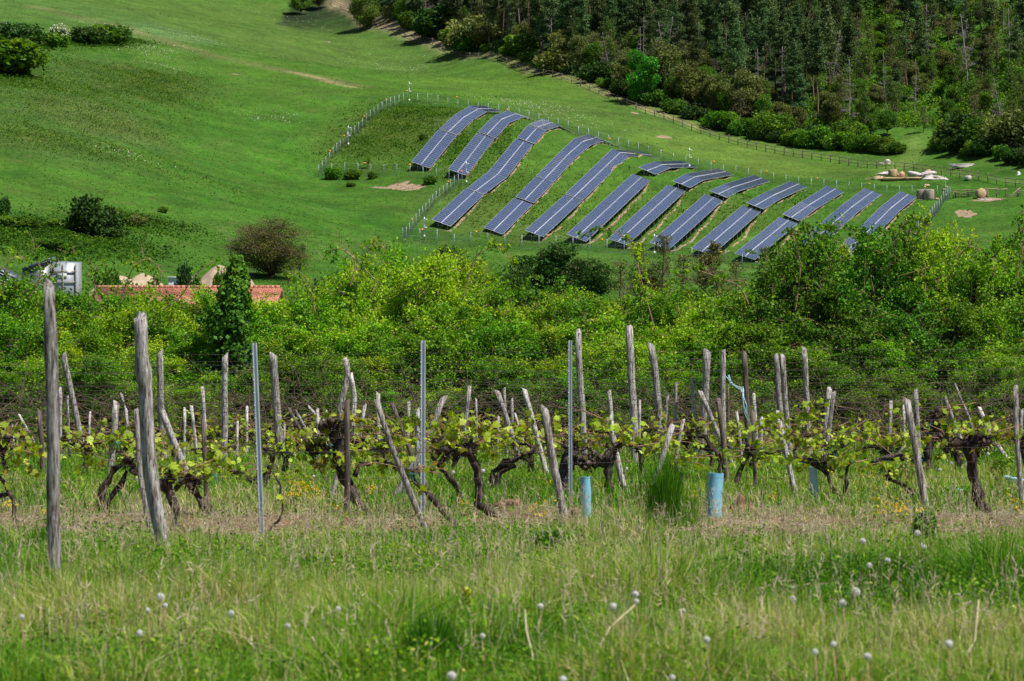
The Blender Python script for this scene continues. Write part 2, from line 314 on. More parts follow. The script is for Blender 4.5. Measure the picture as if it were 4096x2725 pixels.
# ------------------------------------------------------------------ terrain
def P3(px, py, Y): return ((px - 2048) / F * Y, Y, (1362.5 - py) / F * Y)
WOODFENCE = [(1324,17,895),(1399,58,870),(1507,115,832),(1589,139,805),(1677,163,782),(1786,204,755),(1877,234,732),(2013,272,700),(2146,302,671),(2298,353,640),(2452,400,617),(2567,446,602),(2681,488,592),(2788,530,585),(2887,562,578),(2999,594,572),(3131,617,565),(3313,648,556),(3519,674,545),(3679,690,535),(3801,709,525),(3953,724,510),(4091,754,495)]
for a in WOODFENCE[::2] + [(4300, 790, 475)]: ctrl.append(P3(*a))
EDGE = []
for px, py, Y in WOODFENCE[2:] + [(4300, 790, 475)]:
    x, y, z = P3(px, py, Y); 
    off = 13 + max(0, (px - 3000)) / 1100 * 30
    k = x / y; EDGE.append((x + k * off, y + off, z + .24 * off))
for i, (x, y, z) in enumerate(EDGE):
    if i % 2 == 0:
        k = x / y; ctrl.append((x, y, z)); ctrl.append((x + k * 60, y + 60, z + .36 * 60)); ctrl.append((x + k * 220, y + 220, z + .40 * 220))
for a in [(1275,708,480),(1405,556,511),(1500,475,527),(1630,410,545),(1776,425,546),(1979,461,540),(2171,497,542),(2300,545,543),(2492,599,540),(2594,628,536),
          (2805,684,525),(2963,715,510),(3067,732,507),(3226,758,500),(3387,773,497),(3545,787,492),(3757,791,484),(3802,793,480),(3714,901,450),(3624,982,425),
          (1848,742,464),(1612,975,416),(1727,834,442),(1959,987,415),(2326,1008,412),(2750,1047,408),(3380,1103,400),
          (3923,790,475),(3867,856,455),(4096,900,440),(4096,800,478),(3950,1000,410),(3600,715,520),(3872,722,515),(4400,900,430),(4400,1050,380),
          (0,0,720),(400,0,790),(800,0,860),(1100,0,900),(-500,0,680),(0,150,600),(400,150,645),(800,150,700),(1200,150,770),(-500,150,570),(0,300,520),(400,300,548),(800,300,580),(1200,250,650),(1450,340,605),
          (0,450,460),(500,450,488),(1000,450,535),(0,600,410),(500,600,440),(1000,600,490),(0,750,370),(500,750,395),(1000,750,452),(0,900,335),(500,900,357),(1100,900,390),(1400,900,403),
          (0,1050,305),(500,1050,320),(1000,1050,342),(1400,1030,370),(1900,1080,368),(2500,1110,362),(3000,1140,355),(3500,1160,360),(4100,1150,360),(-500,1050,295),(-500,600,395),(-500,300,500),
          (1700,300,645),(2000,400,592),(2300,450,585),(1350,150,790)]:
    ctrl.append(P3(*a))
for X in (-90, -45, 0, 45, 90):
    for Y, z in ((270, 3.0), (200, -1.5), (150, -3.0), (100, -2.8), (60, -1.9), (20, -1.7)): ctrl.append((X * (.4 + Y / 300), Y, z))
for X in (-160, 0, 160):
    ctrl.append((X - 60, 1150, 190)); ctrl.append((X - 60, 1300, 230))
CT = np.array(ctrl)
Sc = 100.0
def _phi(r2): return np.where(r2 > 1e-12, .5 * r2 * np.log(r2 + 1e-12), 0)
def _fit():
    P = CT[:, :2] / Sc; n = len(P)
    d = ((P[:, None] - P[None]) ** 2).sum(-1); A = _phi(d) + np.eye(n) * 2e-4
    Q = np.hstack([np.ones((n, 1)), P]); K = np.block([[A, Q], [Q.T, np.zeros((3, 3))]])
    return np.linalg.solve(K, np.concatenate([CT[:, 2], np.zeros(3)]))
_W = _fit()
NY = np.array([0, 8, 12, 18.6, 21.8, 28, 32, 36, 45, 60, 130]); NZ = np.array([-1.35, -1.42, -1.47, -1.63, -1.73, -1.92, -1.965, -1.985, -2.0, -1.93, -2.6])
def zt(X, Y):
    X = np.asarray(X, float); Y = np.asarray(Y, float); sh = X.shape; X = X.ravel(); Y = Y.ravel()
    out = np.zeros(len(X))
    for i in range(0, len(X), 20000):
        p = np.stack([X[i:i+20000], Y[i:i+20000]], 1) / Sc
        d = ((p[:, None] - CT[None, :, :2] / Sc) ** 2).sum(-1)
        out[i:i+20000] = _phi(d) @ _W[:-3] + _W[-3] + p @ _W[-2:]
    out += np.clip((Y - 150) / 150, 0, 1) * (.16 * np.sin(X / 3.1 + 1.3 * np.sin(Y / 9)) * np.sin(Y / 4.3 + X / 7) + .12 * np.sin(X / 1.7 + Y / 2.9))
    near = np.interp(Y, NY, NZ) + .02 * np.sin(X * 1.7 + Y) + .015 * np.sin(X * 3.1 - Y * 1.3)
    w = np.clip((Y - 66) / 60, 0, 1); w = w * w * (3 - 2 * w)
    return (near * (1 - w) + out * w).reshape(sh)
def zt1(x, y): return float(zt(np.array([x]), np.array([y]))[0])
def hit(px, py, y0=None, y1=1100):
    """where the sight line through a photo pixel first meets the ground"""
    if y0 is None: y0 = 285 if py < 1250 else 8
    if y0 < 200: y1 = 66
    Ys = np.linspace(y0, y1, 500); k = (px - 2048) / F; m = (1362.5 - py) / F
    g = zt(k * Ys, Ys) - m * Ys; i = np.argmax(g > 0)
    if g[i] <= 0: i = len(Ys) - 1
    if i == 0: Y = Ys[0]
    else: Y = Ys[i-1] + (Ys[i] - Ys[i-1]) * (-g[i-1]) / (g[i] - g[i-1] + 1e-9)
    return np.array([k * Y, Y, zt1(k * Y, Y)])
def ray(px, py, Y): return np.array([(px - 2048) / F * Y, Y, (1362.5 - py) / F * Y])
# ------------------------------------------------------------------ sun, sky
SUN_EL, SUN = math.radians(59), Vector((.86, -.50, 0)).normalized()
sd = Vector((SUN.x * math.cos(SUN_EL), SUN.y * math.cos(SUN_EL), math.sin(SUN_EL)))
sl = bpy.data.lights.new('sun', 'SUN'); sl.energy = 5.0; sl.angle = math.radians(.53); sl.color = (1, .955, .87)
so = bpy.data.objects.new('sun', sl); COL.objects.link(so); so.location = (60, -30, 90); so.rotation_euler = sd.to_track_quat('Z', 'Y').to_euler()
W = bpy.data.worlds.new('World'); SC.world = W; W.use_nodes = True
wn = W.node_tree; sk = wn.nodes.new('ShaderNodeTexSky'); sk.sky_type = 'NISHITA'; sk.sun_disc = False
sk.sun_elevation = SUN_EL; sk.sun_rotation = math.atan2(SUN.x, SUN.y); sk.altitude = 200; sk.dust_density = .6; sk.air_density = 1.0
bg = wn.nodes['Background']; bg.inputs[1].default_value = .058; wn.links.new(sk.outputs[0], bg.inputs[0])
SC.view_settings.view_transform = 'Standard'; SC.view_settings.look = 'None'; SC.view_settings.exposure = .38; SC.view_settings.gamma = 1
SC.cycles.max_bounces = 7; SC.cycles.transparent_max_bounces = 16; SC.cycles.diffuse_bounces = 3; SC.cycles.glossy_bounces = 2; SC.cycles.transmission_bounces = 4
SC.cycles.sample_clamp_indirect = 4; SC.cycles.use_denoising = True; SC.render.use_persistent_data = False

# ------------------------------------------------------------------ the ground, one sheet
ys = np.concatenate([np.arange(-25, 66, 1.3), np.arange(66, 250, 5), np.arange(250, 620, 1.7), np.arange(620, 1300, 6)])
nx = 300; tt_ = np.linspace(-1, 1, nx)
GX = tt_[None, :] * (34 + .27 * np.clip(ys, 0, None))[:, None]; GY = np.repeat(ys[:, None], nx, 1)
GZ = zt(GX, GY)
colr = np.zeros(GX.shape + (3,)); 
def nz2(X, Y, s, seed):
    r = np.random.default_rng(seed); v = 0; a = 1
    for o in range(4):
        an = r.random() * 6; ph = r.random(4) * 6
        U = (X * math.cos(an) + Y * math.sin(an)) / s; Vv = (-X * math.sin(an) + Y * math.cos(an)) / s
        v = v + a * np.sin(U + 1.3 * np.sin(Vv * 1.1 + ph[0]) + ph[1]) * np.sin(Vv + 1.2 * np.sin(U * .9 + ph[2]) + ph[3]); s *= .5; a *= .6
    return v / 1.6
n1 = nz2(GX, GY, 22, 3); n2 = nz2(GX, GY, 7, 5)
base = np.array([.041, .124, .011]); base2 = np.array([.062, .144, .016]); base3 = np.array([.030, .098, .011])
w = np.clip(.5 + .5 * n1, 0, 1)[..., None]; colr[:] = base * (1 - w) + base2 * w
w = np.clip(n2 - .2, 0, .7)[..., None]; colr[:] = colr * (1 - w) + base3 * w
def zone(px, py, rx, ry, c, k=1., y0=None):
    global colr
    x, y, z = hit(px, py, y0); 
    u = x / y; dx = GX - x - (GY - y) * u
    d = np.sqrt((dx / rx) ** 2 + ((GY - y) / ry) ** 2) + .22 * n2 + .15 * n1
    w = np.clip(1.45 - d, 0, 1); w = (w * w * (3 - 2 * w) * k)[..., None]; colr = colr * (1 - w) + np.array(c) * w
def seg(pts, wid, c, k=1., jit=.3):
    global colr
    d = np.full(GX.shape, 1e9)
    for a, b in zip(pts[:-1], pts[1:]):
        a = np.array(a[:2]); b = np.array(b[:2]); ab = b - a; L2 = ab @ ab
        t = np.clip(((GX - a[0]) * ab[0] + (GY - a[1]) * ab[1]) / L2, 0, 1)
        d = np.minimum(d, np.hypot(GX - a[0] - t * ab[0], GY - a[1] - t * ab[1]))
    w = np.clip(1.3 - d / wid + jit * n2, 0, 1)[..., None] * k; colr = colr * (1 - w) + np.array(c) * w
straw = (.14, .145, .055); scrub = (.052, .098, .022); pale = (.072, .132, .024); dark = (.028, .075, .012); warm = (.072, .118, .018)
zone(900, 90, 75, 130, pale, .8); zone(300, 60, 40, 60, (.07, .14, .03), .6); zone(1300, 220, 30, 60, pale, .6); zone(2000, 330, 26, 55, (.085, .16, .02), .7)
zone(650, 130, 12, 30, (.10, .18, .06), .6)
zone(330, 330, 24, 45, scrub, .7); zone(150, 450, 22, 34, scrub, .6); zone(600, 310, 14, 28, scrub, .7); zone(120, 560, 20, 20, scrub, .6); zone(400, 480, 12, 16, (.10, .13, .04), .6)
zone(1050, 560, 22, 32, (.045, .135, .012), .7); zone(1250, 330, 24, 40, (.058, .14, .014), .7); zone(500, 850, 30, 22, (.052, .13, .014), .6)
zone(150, 920, 16, 14, (.025, .09, .018), .7); zone(900, 1000, 20, 14, (.045, .12, .012), .5)
seg([hit(150, 30), hit(560, 130), hit(900, 235), hit(1180, 290), hit(1440, 345)], 4.5, straw, .65)
seg([hit(1180, 290), hit(1300, 320), hit(1420, 350)], 2.0, (.33, .27, .15), .6)
zone(2500, 480, 22, 26, pale, .75); zone(2900, 610, 18, 18, (.11, .185, .028), .8); zone(3300, 690, 16, 12, (.10, .17, .025), .8); zone(3500, 700, 9, 8, dark, .6)
zone(1500, 560, 12, 26, (.075, .135, .022), .8); zone(1700, 470, 8, 18, (.085, .13, .03), .7); zone(2100, 820, 18, 30, warm, .6); zone(2700, 900, 20, 26, (.065, .145, .016), .7)
zone(2300, 700, 16, 20, (.065, .155, .016), .6); zone(3900, 900, 16, 24, (.048, .125, .014), .8); zone(2200, 1080, 40, 12, (.06, .13, .02), .6); zone(2700, 1060, 30, 10, (.075, .14, .025), .6)
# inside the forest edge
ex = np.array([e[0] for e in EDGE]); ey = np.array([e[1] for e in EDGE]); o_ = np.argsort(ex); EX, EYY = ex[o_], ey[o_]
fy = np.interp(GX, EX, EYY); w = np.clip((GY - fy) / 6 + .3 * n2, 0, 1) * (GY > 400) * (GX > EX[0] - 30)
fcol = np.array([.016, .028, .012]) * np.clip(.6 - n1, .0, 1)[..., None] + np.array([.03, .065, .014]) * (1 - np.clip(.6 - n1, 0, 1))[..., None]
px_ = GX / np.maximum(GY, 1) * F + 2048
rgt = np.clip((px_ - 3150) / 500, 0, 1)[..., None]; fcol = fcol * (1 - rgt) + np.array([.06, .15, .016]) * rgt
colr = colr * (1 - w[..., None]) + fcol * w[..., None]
# the track beside the rail fence
TR = []
for px, py, Y in WOODFENCE:
    p = np.array(P3(px, py, Y)); k = p[0] / p[1]; TR.append(np.array([p[0] + k * 5 + .6, p[1] + 5]))
seg(TR[:6], 3.2, (.30, .235, .15), .85, .2); seg(TR[5:14], 1.9, (.24, .21, .10), .8, .35); seg(TR[13:], 1.2, (.14, .18, .05), .4, .5)
a = hit(3640, 700, 300); seg([hit(3560, 690, 300), hit(3640, 640, 300), hit(3660, 600, 300), hit(3650, 560, 300)], 3.2, (.11, .19, .035), .9, .2)
# the vineyard: dry soil under the vines, green between
yy = GY + .25 * n2
nearm = np.clip((70 - GY) / 5, 0, 1)[..., None]; ncol = np.array([.055, .075, .022]) + 0 * colr
for r0, ww in ((30.0, 3.6), (34, 1.2), (38, 1.1)):
    w = np.clip(1.2 - np.abs(yy - r0 - GX * .12) / ww, 0, 1)[..., None]; ncol = ncol * (1 - w) + np.array([.20, .13, .075]) * w
colr = colr * (1 - nearm) + ncol * nearm
me = bpy.data.meshes.new('ground')
V = np.stack([GX, GY, GZ], -1).reshape(-1, 3); ny = len(ys)
i = (np.arange(ny - 1)[:, None] * nx + np.arange(nx - 1)[None, :]).ravel(); Q = np.stack([i, i + 1, i + nx + 1, i + nx], 1)
me.vertices.add(len(V)); me.vertices.foreach_set('co', V.astype(np.float32).ravel()); me.loops.add(Q.size); me.loops.foreach_set('vertex_index', Q.astype(np.int32).ravel())
me.polygons.add(len(Q)); me.polygons.foreach_set('loop_start', (np.arange(len(Q)) * 4).astype(np.int32)); me.polygons.foreach_set('use_smooth', np.ones(len(Q), bool))
ca = me.color_attributes.new('Col', 'FLOAT_COLOR', 'POINT'); ca.data.foreach_set('color', np.concatenate([colr.reshape(-1, 3), np.ones((len(V), 1))], 1).astype(np.float32).ravel()); me.update(calc_edges=True)
def mat_ground():
    m, t, N, L = nt('meadow_ground')
    p = N.new('ShaderNodeBsdfPrincipled'); p.inputs['Roughness'].default_value = .95; p.inputs['Specular IOR Level'].default_value = .1
    a = N.new('ShaderNodeAttribute'); a.attribute_name = 'Col'; tc = N.new('ShaderNodeTexCoord')
    cur = a.outputs['Color']
    def noise(sc, det, rough=.6, stretch=(1, 1, 1)):
        mp = N.new('ShaderNodeMapping'); mp.inputs['Scale'].default_value = stretch; L.new(tc.outputs['Object'], mp.inputs[0])
        n = N.new('ShaderNodeTexNoise'); n.inputs['Scale'].default_value = sc; n.inputs['Detail'].default_value = det; n.inputs['Roughness'].default_value = rough; L.new(mp.outputs[0], n.inputs['Vector']); return n.outputs[0]
    def mul(cur, n, lo, hi, a=.3, b=.7):
        mr = N.new('ShaderNodeMapRange'); mr.inputs[1].default_value = a; mr.inputs[2].default_value = b; mr.inputs[3].default_value = lo; mr.inputs[4].default_value = hi; L.new(n, mr.inputs[0])
        h = N.new('ShaderNodeHueSaturation'); L.new(mr.outputs[0], h.inputs['Value']); L.new(cur, h.inputs['Color']); return h.outputs[0]
    n1 = noise(.9, 8, .75); cur = mul(cur, n1, .60, 1.38)
    cur = mul(cur, noise(.12, 6, .6), .70, 1.28)
    def mixc(cur, n, lo, hi, col, amt):
        mr = N.new('ShaderNodeMapRange'); mr.inputs[1].default_value = lo; mr.inputs[2].default_value = hi; mr.inputs[4].default_value = amt; L.new(n, mr.inputs[0])
        x = N.new('ShaderNodeMix'); x.data_type = 'RGBA'; L.new(mr.outputs[0], x.inputs[0]); L.new(cur, x.inputs[6]); x.inputs[7].default_value = (*col, 1); return x.outputs[2]
    cur = mixc(cur, noise(.33, 7, .7), .54, .70, (.14, .155, .05), .5); cur = mixc(cur, noise(.045, 5, .65, (1, .5, 1)), .52, .68, (.085, .125, .030), .35)
    cur = mixc(cur, noise(.5, 7, .72, (1, .6, 1)), .57, .70, (.02, .06, .012), .55)
    L.new(cur, p.inputs['Base Color'])
    b = N.new('ShaderNodeBump'); b.inputs['Strength'].default_value = .8; b.inputs['Distance'].default_value = .35; L.new(n1, b.inputs['Height']); L.new(b.outputs[0], p.inputs['Normal'])
    o = N.new('ShaderNodeOutputMaterial'); L.new(p.outputs[0], o.inputs[0]); return m
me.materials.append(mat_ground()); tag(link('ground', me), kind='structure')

# bare soil patches lying on the meadow
sb = MB()
def patch(cx, cy, rx, ry, rot=0, n=22, seed=0):
    rg = np.random.default_rng(seed); a = np.arange(n) / n * 2 * PI; r = 1 + .22 * rg.normal(0, 1, n)
    out = [(cx, cy)]; rings = []
    for f in (.5, 1.):
        X = np.cos(a) * rx * r * f; Y = np.sin(a) * ry * r * f
        rings.append(np.stack([cx + X * math.cos(rot) - Y * math.sin(rot), cy + X * math.sin(rot) + Y * math.cos(rot)], 1))
    P = np.vstack([[[cx, cy]]] + rings); Z = zt(P[:, 0], P[:, 1]) + .05; Z[n+1:] -= .03
    tr = [[0, 1 + q, 1 + (q + 1) % n] for q in range(n)]; qd = [[1 + q, 1 + n + q, 1 + n + (q + 1) % n, 1 + (q + 1) % n] for q in range(n)]
    sb.add(np.column_stack([P, Z]), qd, tr)
for i, (px, py, rx, ry) in enumerate([(1520, 752, 1.8, 1.6), (1575, 748, 1.0, 2.0), (1608, 748, 2.2, 3.0), (1663, 750, 1.2, 2.4), (1640, 760, 1.5, 1.0), (1312, 168, .9, 1.6), (1010, 262, .8, 1), (945, 298, 1, .7), (3867, 854, 1.5, 2.6), (2660, 548, 1.6, 1.6),
                                       (2540, 453, 1, 1.2), (3960, 797, 2.6, 1.8), (3690, 797, 1.8, 1.3), (1530, 147, 1.2, 1.5)]):
    h = hit(px, py, 280); patch(h[0], h[1], rx, ry, 0, seed=i)
for ri, (u, pts) in enumerate(ROW3D):
    P = [q[1] for q in pts if q is not None]
    for j in range(len(P) - 1):
        d = P[j+1] - P[j]; n = int(np.hypot(d[0], d[1]) / 1.6)
        for q in range(n):
            c = P[j] + d * ((q + RNG.random()) / n); o = -.12 - .2 * RNG.random()
            if RNG.random() < .82: patch(c[0] + u[1] * o, c[1] - u[0] * o, .15 + .12 * RNG.random(), 1.0 + .5 * RNG.random(), -math.atan2(u[0], u[1]), 10, int(RNG.integers(1e6)))
M['bare'] = mat_pbr('bare_earth', (.30, .21, .14), .95, noise=[(.3, (.16, .12, .06)), (.5, (.30, .21, .14)), (.75, (.44, .33, .24))], scale=(1.2, 1.2, 1.2))
tag(link('bare_earth', sb.mesh('bare_earth', M['bare'])), kind='structure')

# ------------------------------------------------------------------ solar tables
def unit_module():
    b = MB(); fx, fy = .014, .034
    b.box((.5, .5, -.5), (1, 1, 1), mat=0)
    b.add([[fx, fy, .06], [1 - fx, fy, .06], [1 - fx, 1 - fy, .06], [fx, 1 - fy, .06]], [[0, 1, 2, 3]], mat=1)
    return b.mesh('solar_module', M['frame'], M['cells'])
MOD = unit_module()
ORD = ['first', 'second', 'third', 'fourth', 'fifth', 'sixth', 'seventh', 'eighth', 'ninth', 'tenth', 'eleventh', 'twelfth']
def lerp(a, b, t): return a + (b - a) * t
def solar_table(u, secs, label, k=0):
    L0, R0 = secs[0]; base = (L0 + R0) / 2; gz = zt1(base[0], base[1])
    root = empty('solar_table', (base[0], base[1], gz), label, 'solar panels', 'solar tables on the hillside'); off = np.array([base[0], base[1], gz])
    legp = []; rails = MB()
    for (La, Ra), (Lb, Rb) in zip(secs[:-1], secs[1:]):
        ln = np.linalg.norm((Lb + Rb) / 2 - (La + Ra) / 2); n = max(2, int(round(ln / 1.02)))
        wv = (La + Lb) / 2 - (Ra + Rb) / 2; nrm = np.cross((Rb - Ra), wv); nrm /= np.linalg.norm(nrm)
        if nrm[2] < 0: nrm = -nrm
        for q in range(n):
            for side in (0, 1):
                # side 0 = low row, 1 = high row ; centre gap .10 m
                wl = 3.25; g = .05 / wl; s0, s1 = (0, .5 - g) if side == 0 else (.5 + g, 1)
                t0, t1 = q / n, (q + 1) / n
                A = lerp(Ra, Rb, t0); B = lerp(Ra, Rb, t1); A2 = lerp(La, Lb, t0); B2 = lerp(La, Lb, t1)
                o = lerp(A, A2, s0); ex_ = lerp(A, A2, s1) - o; ey_ = (lerp(B, B2, s0) - o) * .992
                m = np.eye(4); m[:3, 0] = ey_; m[:3, 1] = -ex_; 
                # local x runs along the table, local y across; keep the frame right handed with z up
                m[:3, 0] = ex_; m[:3, 1] = ey_; sg = np.cross(ex_, ey_); 
                if sg[2] < 0: m[:3, 0] = -ex_; m[:3, 3] = 0; o = o + ex_
                m[:3, 2] = nrm * .04; m[:3, 3] = o - off
                ob = link('solar_module', MOD, root); ob.matrix_local = Matrix(m.tolist())
        for s in (.12, .38, .62, .88):
            rails.tube([lerp(Ra, La, s) - nrm * .09 - off, lerp(Rb, Lb, s) - nrm * .09 - off], .04, 4)
        mid = MB()
        nl = max(1, int(round(ln / 3.4)))
        for q in range(nl + 1 if (Lb is secs[-1][0]) else nl):
            t = min(max(q / nl, .02), .98); legp.append((lerp(Ra, Rb, t), lerp(La, Lb, t), nrm))
    # white cable duct along the middle gap
    duct = MB()
    for (La, Ra), (Lb, Rb) in zip(secs[:-1], secs[1:]):
        duct.tube([(La + Ra) / 2 - off, (Lb + Rb) / 2 - off], .055, 4)
    link('cable_duct', duct.mesh('cable_duct', M['frame']), root)
    link('rail', rails.mesh('rail', M['steel_dark']), root)
    for R_, L_, nrm in legp:
        b = MB(); hi = lerp(R_, L_, .68) - nrm * .1; lo = lerp(R_, L_, .2) - nrm * .1
        g = zt1(hi[0], hi[1]); b.tube([np.array([hi[0], hi[1], min(g, hi[2] - .4) - .1]) - off, hi - off], .055, 4)
        g2 = zt1(lo[0], lo[1]); b.tube([np.array([lo[0], lo[1], min(g2, lo[2] - .15) - .1]) - off, lo - off], .045, 4)
        b.tube([np.array([hi[0], hi[1], lerp(g, hi[2], .3)]) - off, lerp(R_, L_, .35) - nrm * .1 - off], .035, 4)
        b.tube([lo - off, lerp(R_, L_, .92) - nrm * .1 - off], .04, 4)
        link('support_leg', b.mesh('support_leg', M['fencepost']), root)
rowdesc = ['of the leftmost long row', 'of the second long row from the left', 'of the third long row from the left', 'of the fourth long row from the left', 'of the fifth long row from the left']
k_ = 0
for ri, (u, pts) in enumerate(ROW3D):
    tabs = [[]]
    for q in pts:
        if q is None: tabs.append([])
        else: tabs[-1].append(q)
    for ti, tb in enumerate(tabs):
        if ri < 5:
            pos = {1: ['whole'], 2: ['lower blue table', 'upper table bending over the crest'], 3: ['bottom table', 'middle table', 'top table'], 4: ['lowest table', 'kinked second table up', 'short third table up', 'raised topmost table'] }[len(tabs)][ti]
            if ri == 3: pos = ['lowest table', 'middle table', 'upper table curving over the crest'][ti]
            lab = 'blue solar %s %s' % (pos, rowdesc[ri]) if len(tabs) > 1 else 'solar table ' + rowdesc[ri]
        elif ri < 12: lab = 'straight blue solar table in the lower bank, %s from the left' % ORD[ri - 5] if ri < 11 else 'rightmost lower solar table mostly hidden behind the hedge bushes'
        else: lab = ('bent solar table in the short upper bank, %s from the left, below the mesh fence' % ORD[ri - 12]) if ri < 18 else 'rightmost upper solar table near the dark mesh fence and bales'
        solar_table(u, tb, lab)

# ------------------------------------------------------------------ fences round the solar field
def post_box(b, x, y, z, h, r=.04): b.tube([(x, y, z - .2), (x, y, z + h)], r, 5)
POSTM = MB().tube([(0, 0, -.3), (0, 0, 2.05)], .034, 5).mesh('fence_post', M['fencepost'])
PM2 = MB().tube([(0, 0, -.3), (0, 0, 2.05)], .034, 5).mesh('fence_post', M['steel_dark'])
def net_fence(pix, label, n=None, ypix=None, h=1.95, maxpost=95, name='mesh_fence', r=1.0, dark=False):
    W3 = [np.array(p) if len(p) == 4 else hit(p[0], p[1], 280) for p in pix]
    W3 = [p[:3] for p in W3]
    root = empty(name, tuple(W3[0]), label, 'fence', 'mesh fences round the solar park'); off = W3[0]
    L = [0]; Lp = [0]
    for a, b in zip(W3[:-1], W3[1:]): L.append(L[-1] + np.linalg.norm((b - a)[:2]))
    for a, b in zip(pix[:-1], pix[1:]): Lp.append(Lp[-1] + math.hypot(b[0] - a[0], (b[1] - a[1]) * .6))
    tot = L[-1]; ss = np.interp(np.linspace(0, Lp[-1], n + 1), Lp, L); X = np.interp(ss, L, [p[0] for p in W3]); Y = np.interp(ss, L, [p[1] for p in W3]); Z = zt(X, Y)
    for x, y, z in zip(X, Y, Z):
        o = link('fence_post', PM2 if dark else POSTM, root, (x - off[0], y - off[1], z - off[2])); o.scale = (r, r, h / 1.95)
    s2 = np.linspace(0, tot, max(2, int(tot / 1.4)) + 1); X = np.interp(s2, L, [p[0] for p in W3]); Y = np.interp(s2, L, [p[1] for p in W3]); Z = zt(X, Y)
    b = MB(); m = len(s2); V = np.concatenate([np.stack([X, Y, Z + .04], 1), np.stack([X, Y, Z + h], 1)]) - off
    i = np.arange(m - 1); b.add(V, np.stack([i, i + 1, i + m + 1, i + m], 1)); me = b.mesh('netting', M['netting_dense' if dark else 'netting'])
    uv = me.uv_layers.new(name='UVMap'); uvs = []
    for q in range(m - 1): uvs += [s2[q], 0, s2[q+1], 0, s2[q+1], h, s2[q], h]
    uv.data.foreach_set('uv', np.array(uvs, np.float32)); link('netting', me, root)
    w = MB()
    for hh in (.1, 1.0, h - .02): w.tube(np.stack([X, Y, Z + hh], 1) - off, .006, 3)
    link('fence_wire', w.mesh('fence_wire', M['fencepost']), root)
    return root
net_fence([(1275,708),(1305,672),(1361,606),(1405,556),(1461,504),(1516,456),(1571,430),(1630,410)], 'mesh fence with bright steel posts climbing the left side of the solar park', 23)
net_fence([(1630,410),(1669,416),(1776,425),(1882,447),(1979,461),(2171,497),(2300,547),(2492,599),(2594,630)], 'mesh fence behind the crest of the long left solar rows', 24)
net_fence([(2594,630),(2700,658),(2805,684),(2911,701),(3067,732),(3226,758),(3387,773),(3545,787),(3648,790),(3757,792),(3800,794)], 'mesh fence behind the short upper solar tables', 24, name='mesh_fence')
net_fence([(3800,794),(3760,845),(3714,901),(3665,945),(3624,982),(3560,1050)], 'dark dense mesh fence descending on the right end of the solar park', 26, r=1.2, dark=True)
net_fence([(1275,708),(1328,702),(1380,698),(1432,701),(1537,707),(1641,709),(1694,716),(1745,722),(1796,730),(1848,742)], 'low seen mesh fence running level below the two leftmost solar rows', 11)
net_fence([(1848,742),(1801,770),(1754,809),(1727,834),(1689,878),(1664,909),(1639,939),(1611,970)], 'mesh fence with steel posts stepping down left of the third solar row', 17)
net_fence([(1611,970),(1670,974),(1714,978),(1856,984),(1959,987),(2082,996),(2326,1008),(2388,1013),(2629,1030),(2750,1046),(2873,1052),(3380,1104)], 'mesh fence along the bottom of the solar park above the hedge', 26)
SIGNM = MB().box((0, 0, 0), (.34, .02, .26)).mesh('warning_sign', M['orange'])
SYM = MB().add([[-.07, -.013, -.07], [.07, -.013, -.07], [0, -.013, .07]], tris=[[0, 1, 2]]).mesh('symbol', M['black'])
SG = [(1545,398,438,'left fence high up'),(1457,465,512,'left fence between two camera masts'),(1376,544,590,'left fence just below a camera mast'),(1320,605,655,'lower left fence'),(1459,653,702,'level fence beside the young tree'),(1638,659,709,'level fence beside the leftmost solar row'),
      (1826,388,433,'back fence behind the bare crest'),(1628,364,410,'top left fence corner'),(2029,439,478,'back fence behind the second solar row'),(1846,686,742,'fence corner below the second solar row'),(1792,727,778,'stepping fence near its top'),(1647,879,925,'stepping fence near its foot'),
      (1688,919,975,'bottom fence by the left camera mast'),(1904,927,985,'bottom fence below the third solar row'),(2189,942,1001,'bottom fence below the fifth solar row'),(2407,959,1014,'bottom fence below the sixth row'),(2438,555,590,'back fence behind the fourth row'),(2644,604,642,'back fence left of a camera mast'),
      (2855,647,692,'back fence behind the second upper table'),(3066,686,732,'back fence behind the third upper table'),(3268,714,762,'back fence behind the fourth upper table'),(3477,735,782,'back fence behind the fifth upper table'),(3700,749,791,'back fence left of the corner mast'),(2884,1009,1056,'bottom fence above the twiggy bush')]
for px, py, gy, d in SG:
    h = hit(px, gy, 280); s = empty('warning_sign', tuple(ray(px, py, h[1] - .08)), 'small orange warning sign on the ' + d, 'sign', 'orange warning signs on the solar park fence')
    link('sign_plate', SIGNM, s); link('symbol', SYM, s)
# camera masts
def mast(px, pt, pb, d):
    h = hit(px, pb, 280); H = (pb - pt) / F * h[1]
    r = empty('camera_mast', tuple(h), 'white camera mast ' + d, 'camera mast', 'camera masts of the solar park')
    link('pole', MB().tube([(0, 0, -.3), (0, 0, H)], .075, 8).mesh('pole', M['galv']), r)
    link('base_box', MB().box((.02, -.13, .55), (.26, .2, .36)).mesh('base_box', M['white']), r)
    for dx, z in ((.22, H - .35), (.16, H * .55)):
        c = link('camera_head', MB().tube([(dx - .2, -.05, z), (dx + .22, -.25, z - .05)], .065, 8).mesh('camera_head', M['white']), r)
        link('bracket', MB().tube([(0, 0, z - .1), (dx, 0, z - .02)], .03, 5).mesh('bracket', M['white']), c)
for a in [(1637,328,413,'at the top left corner of the park'),(1393,503,589,'halfway up the left fence'),(1865,646,741,'in front of the second solar row'),(1697,868,960,'at the foot of the third solar row'),(2758,592,676,'behind the upper solar tables, standing against the meadow'),
          (2617,935,1026,'at the foot of the eighth row behind bare twigs'),(3782,710,793,'at the far right corner near the bales'),(3654,894,985,'half hidden by the hedge beside the dark fence')]: mast(*a)

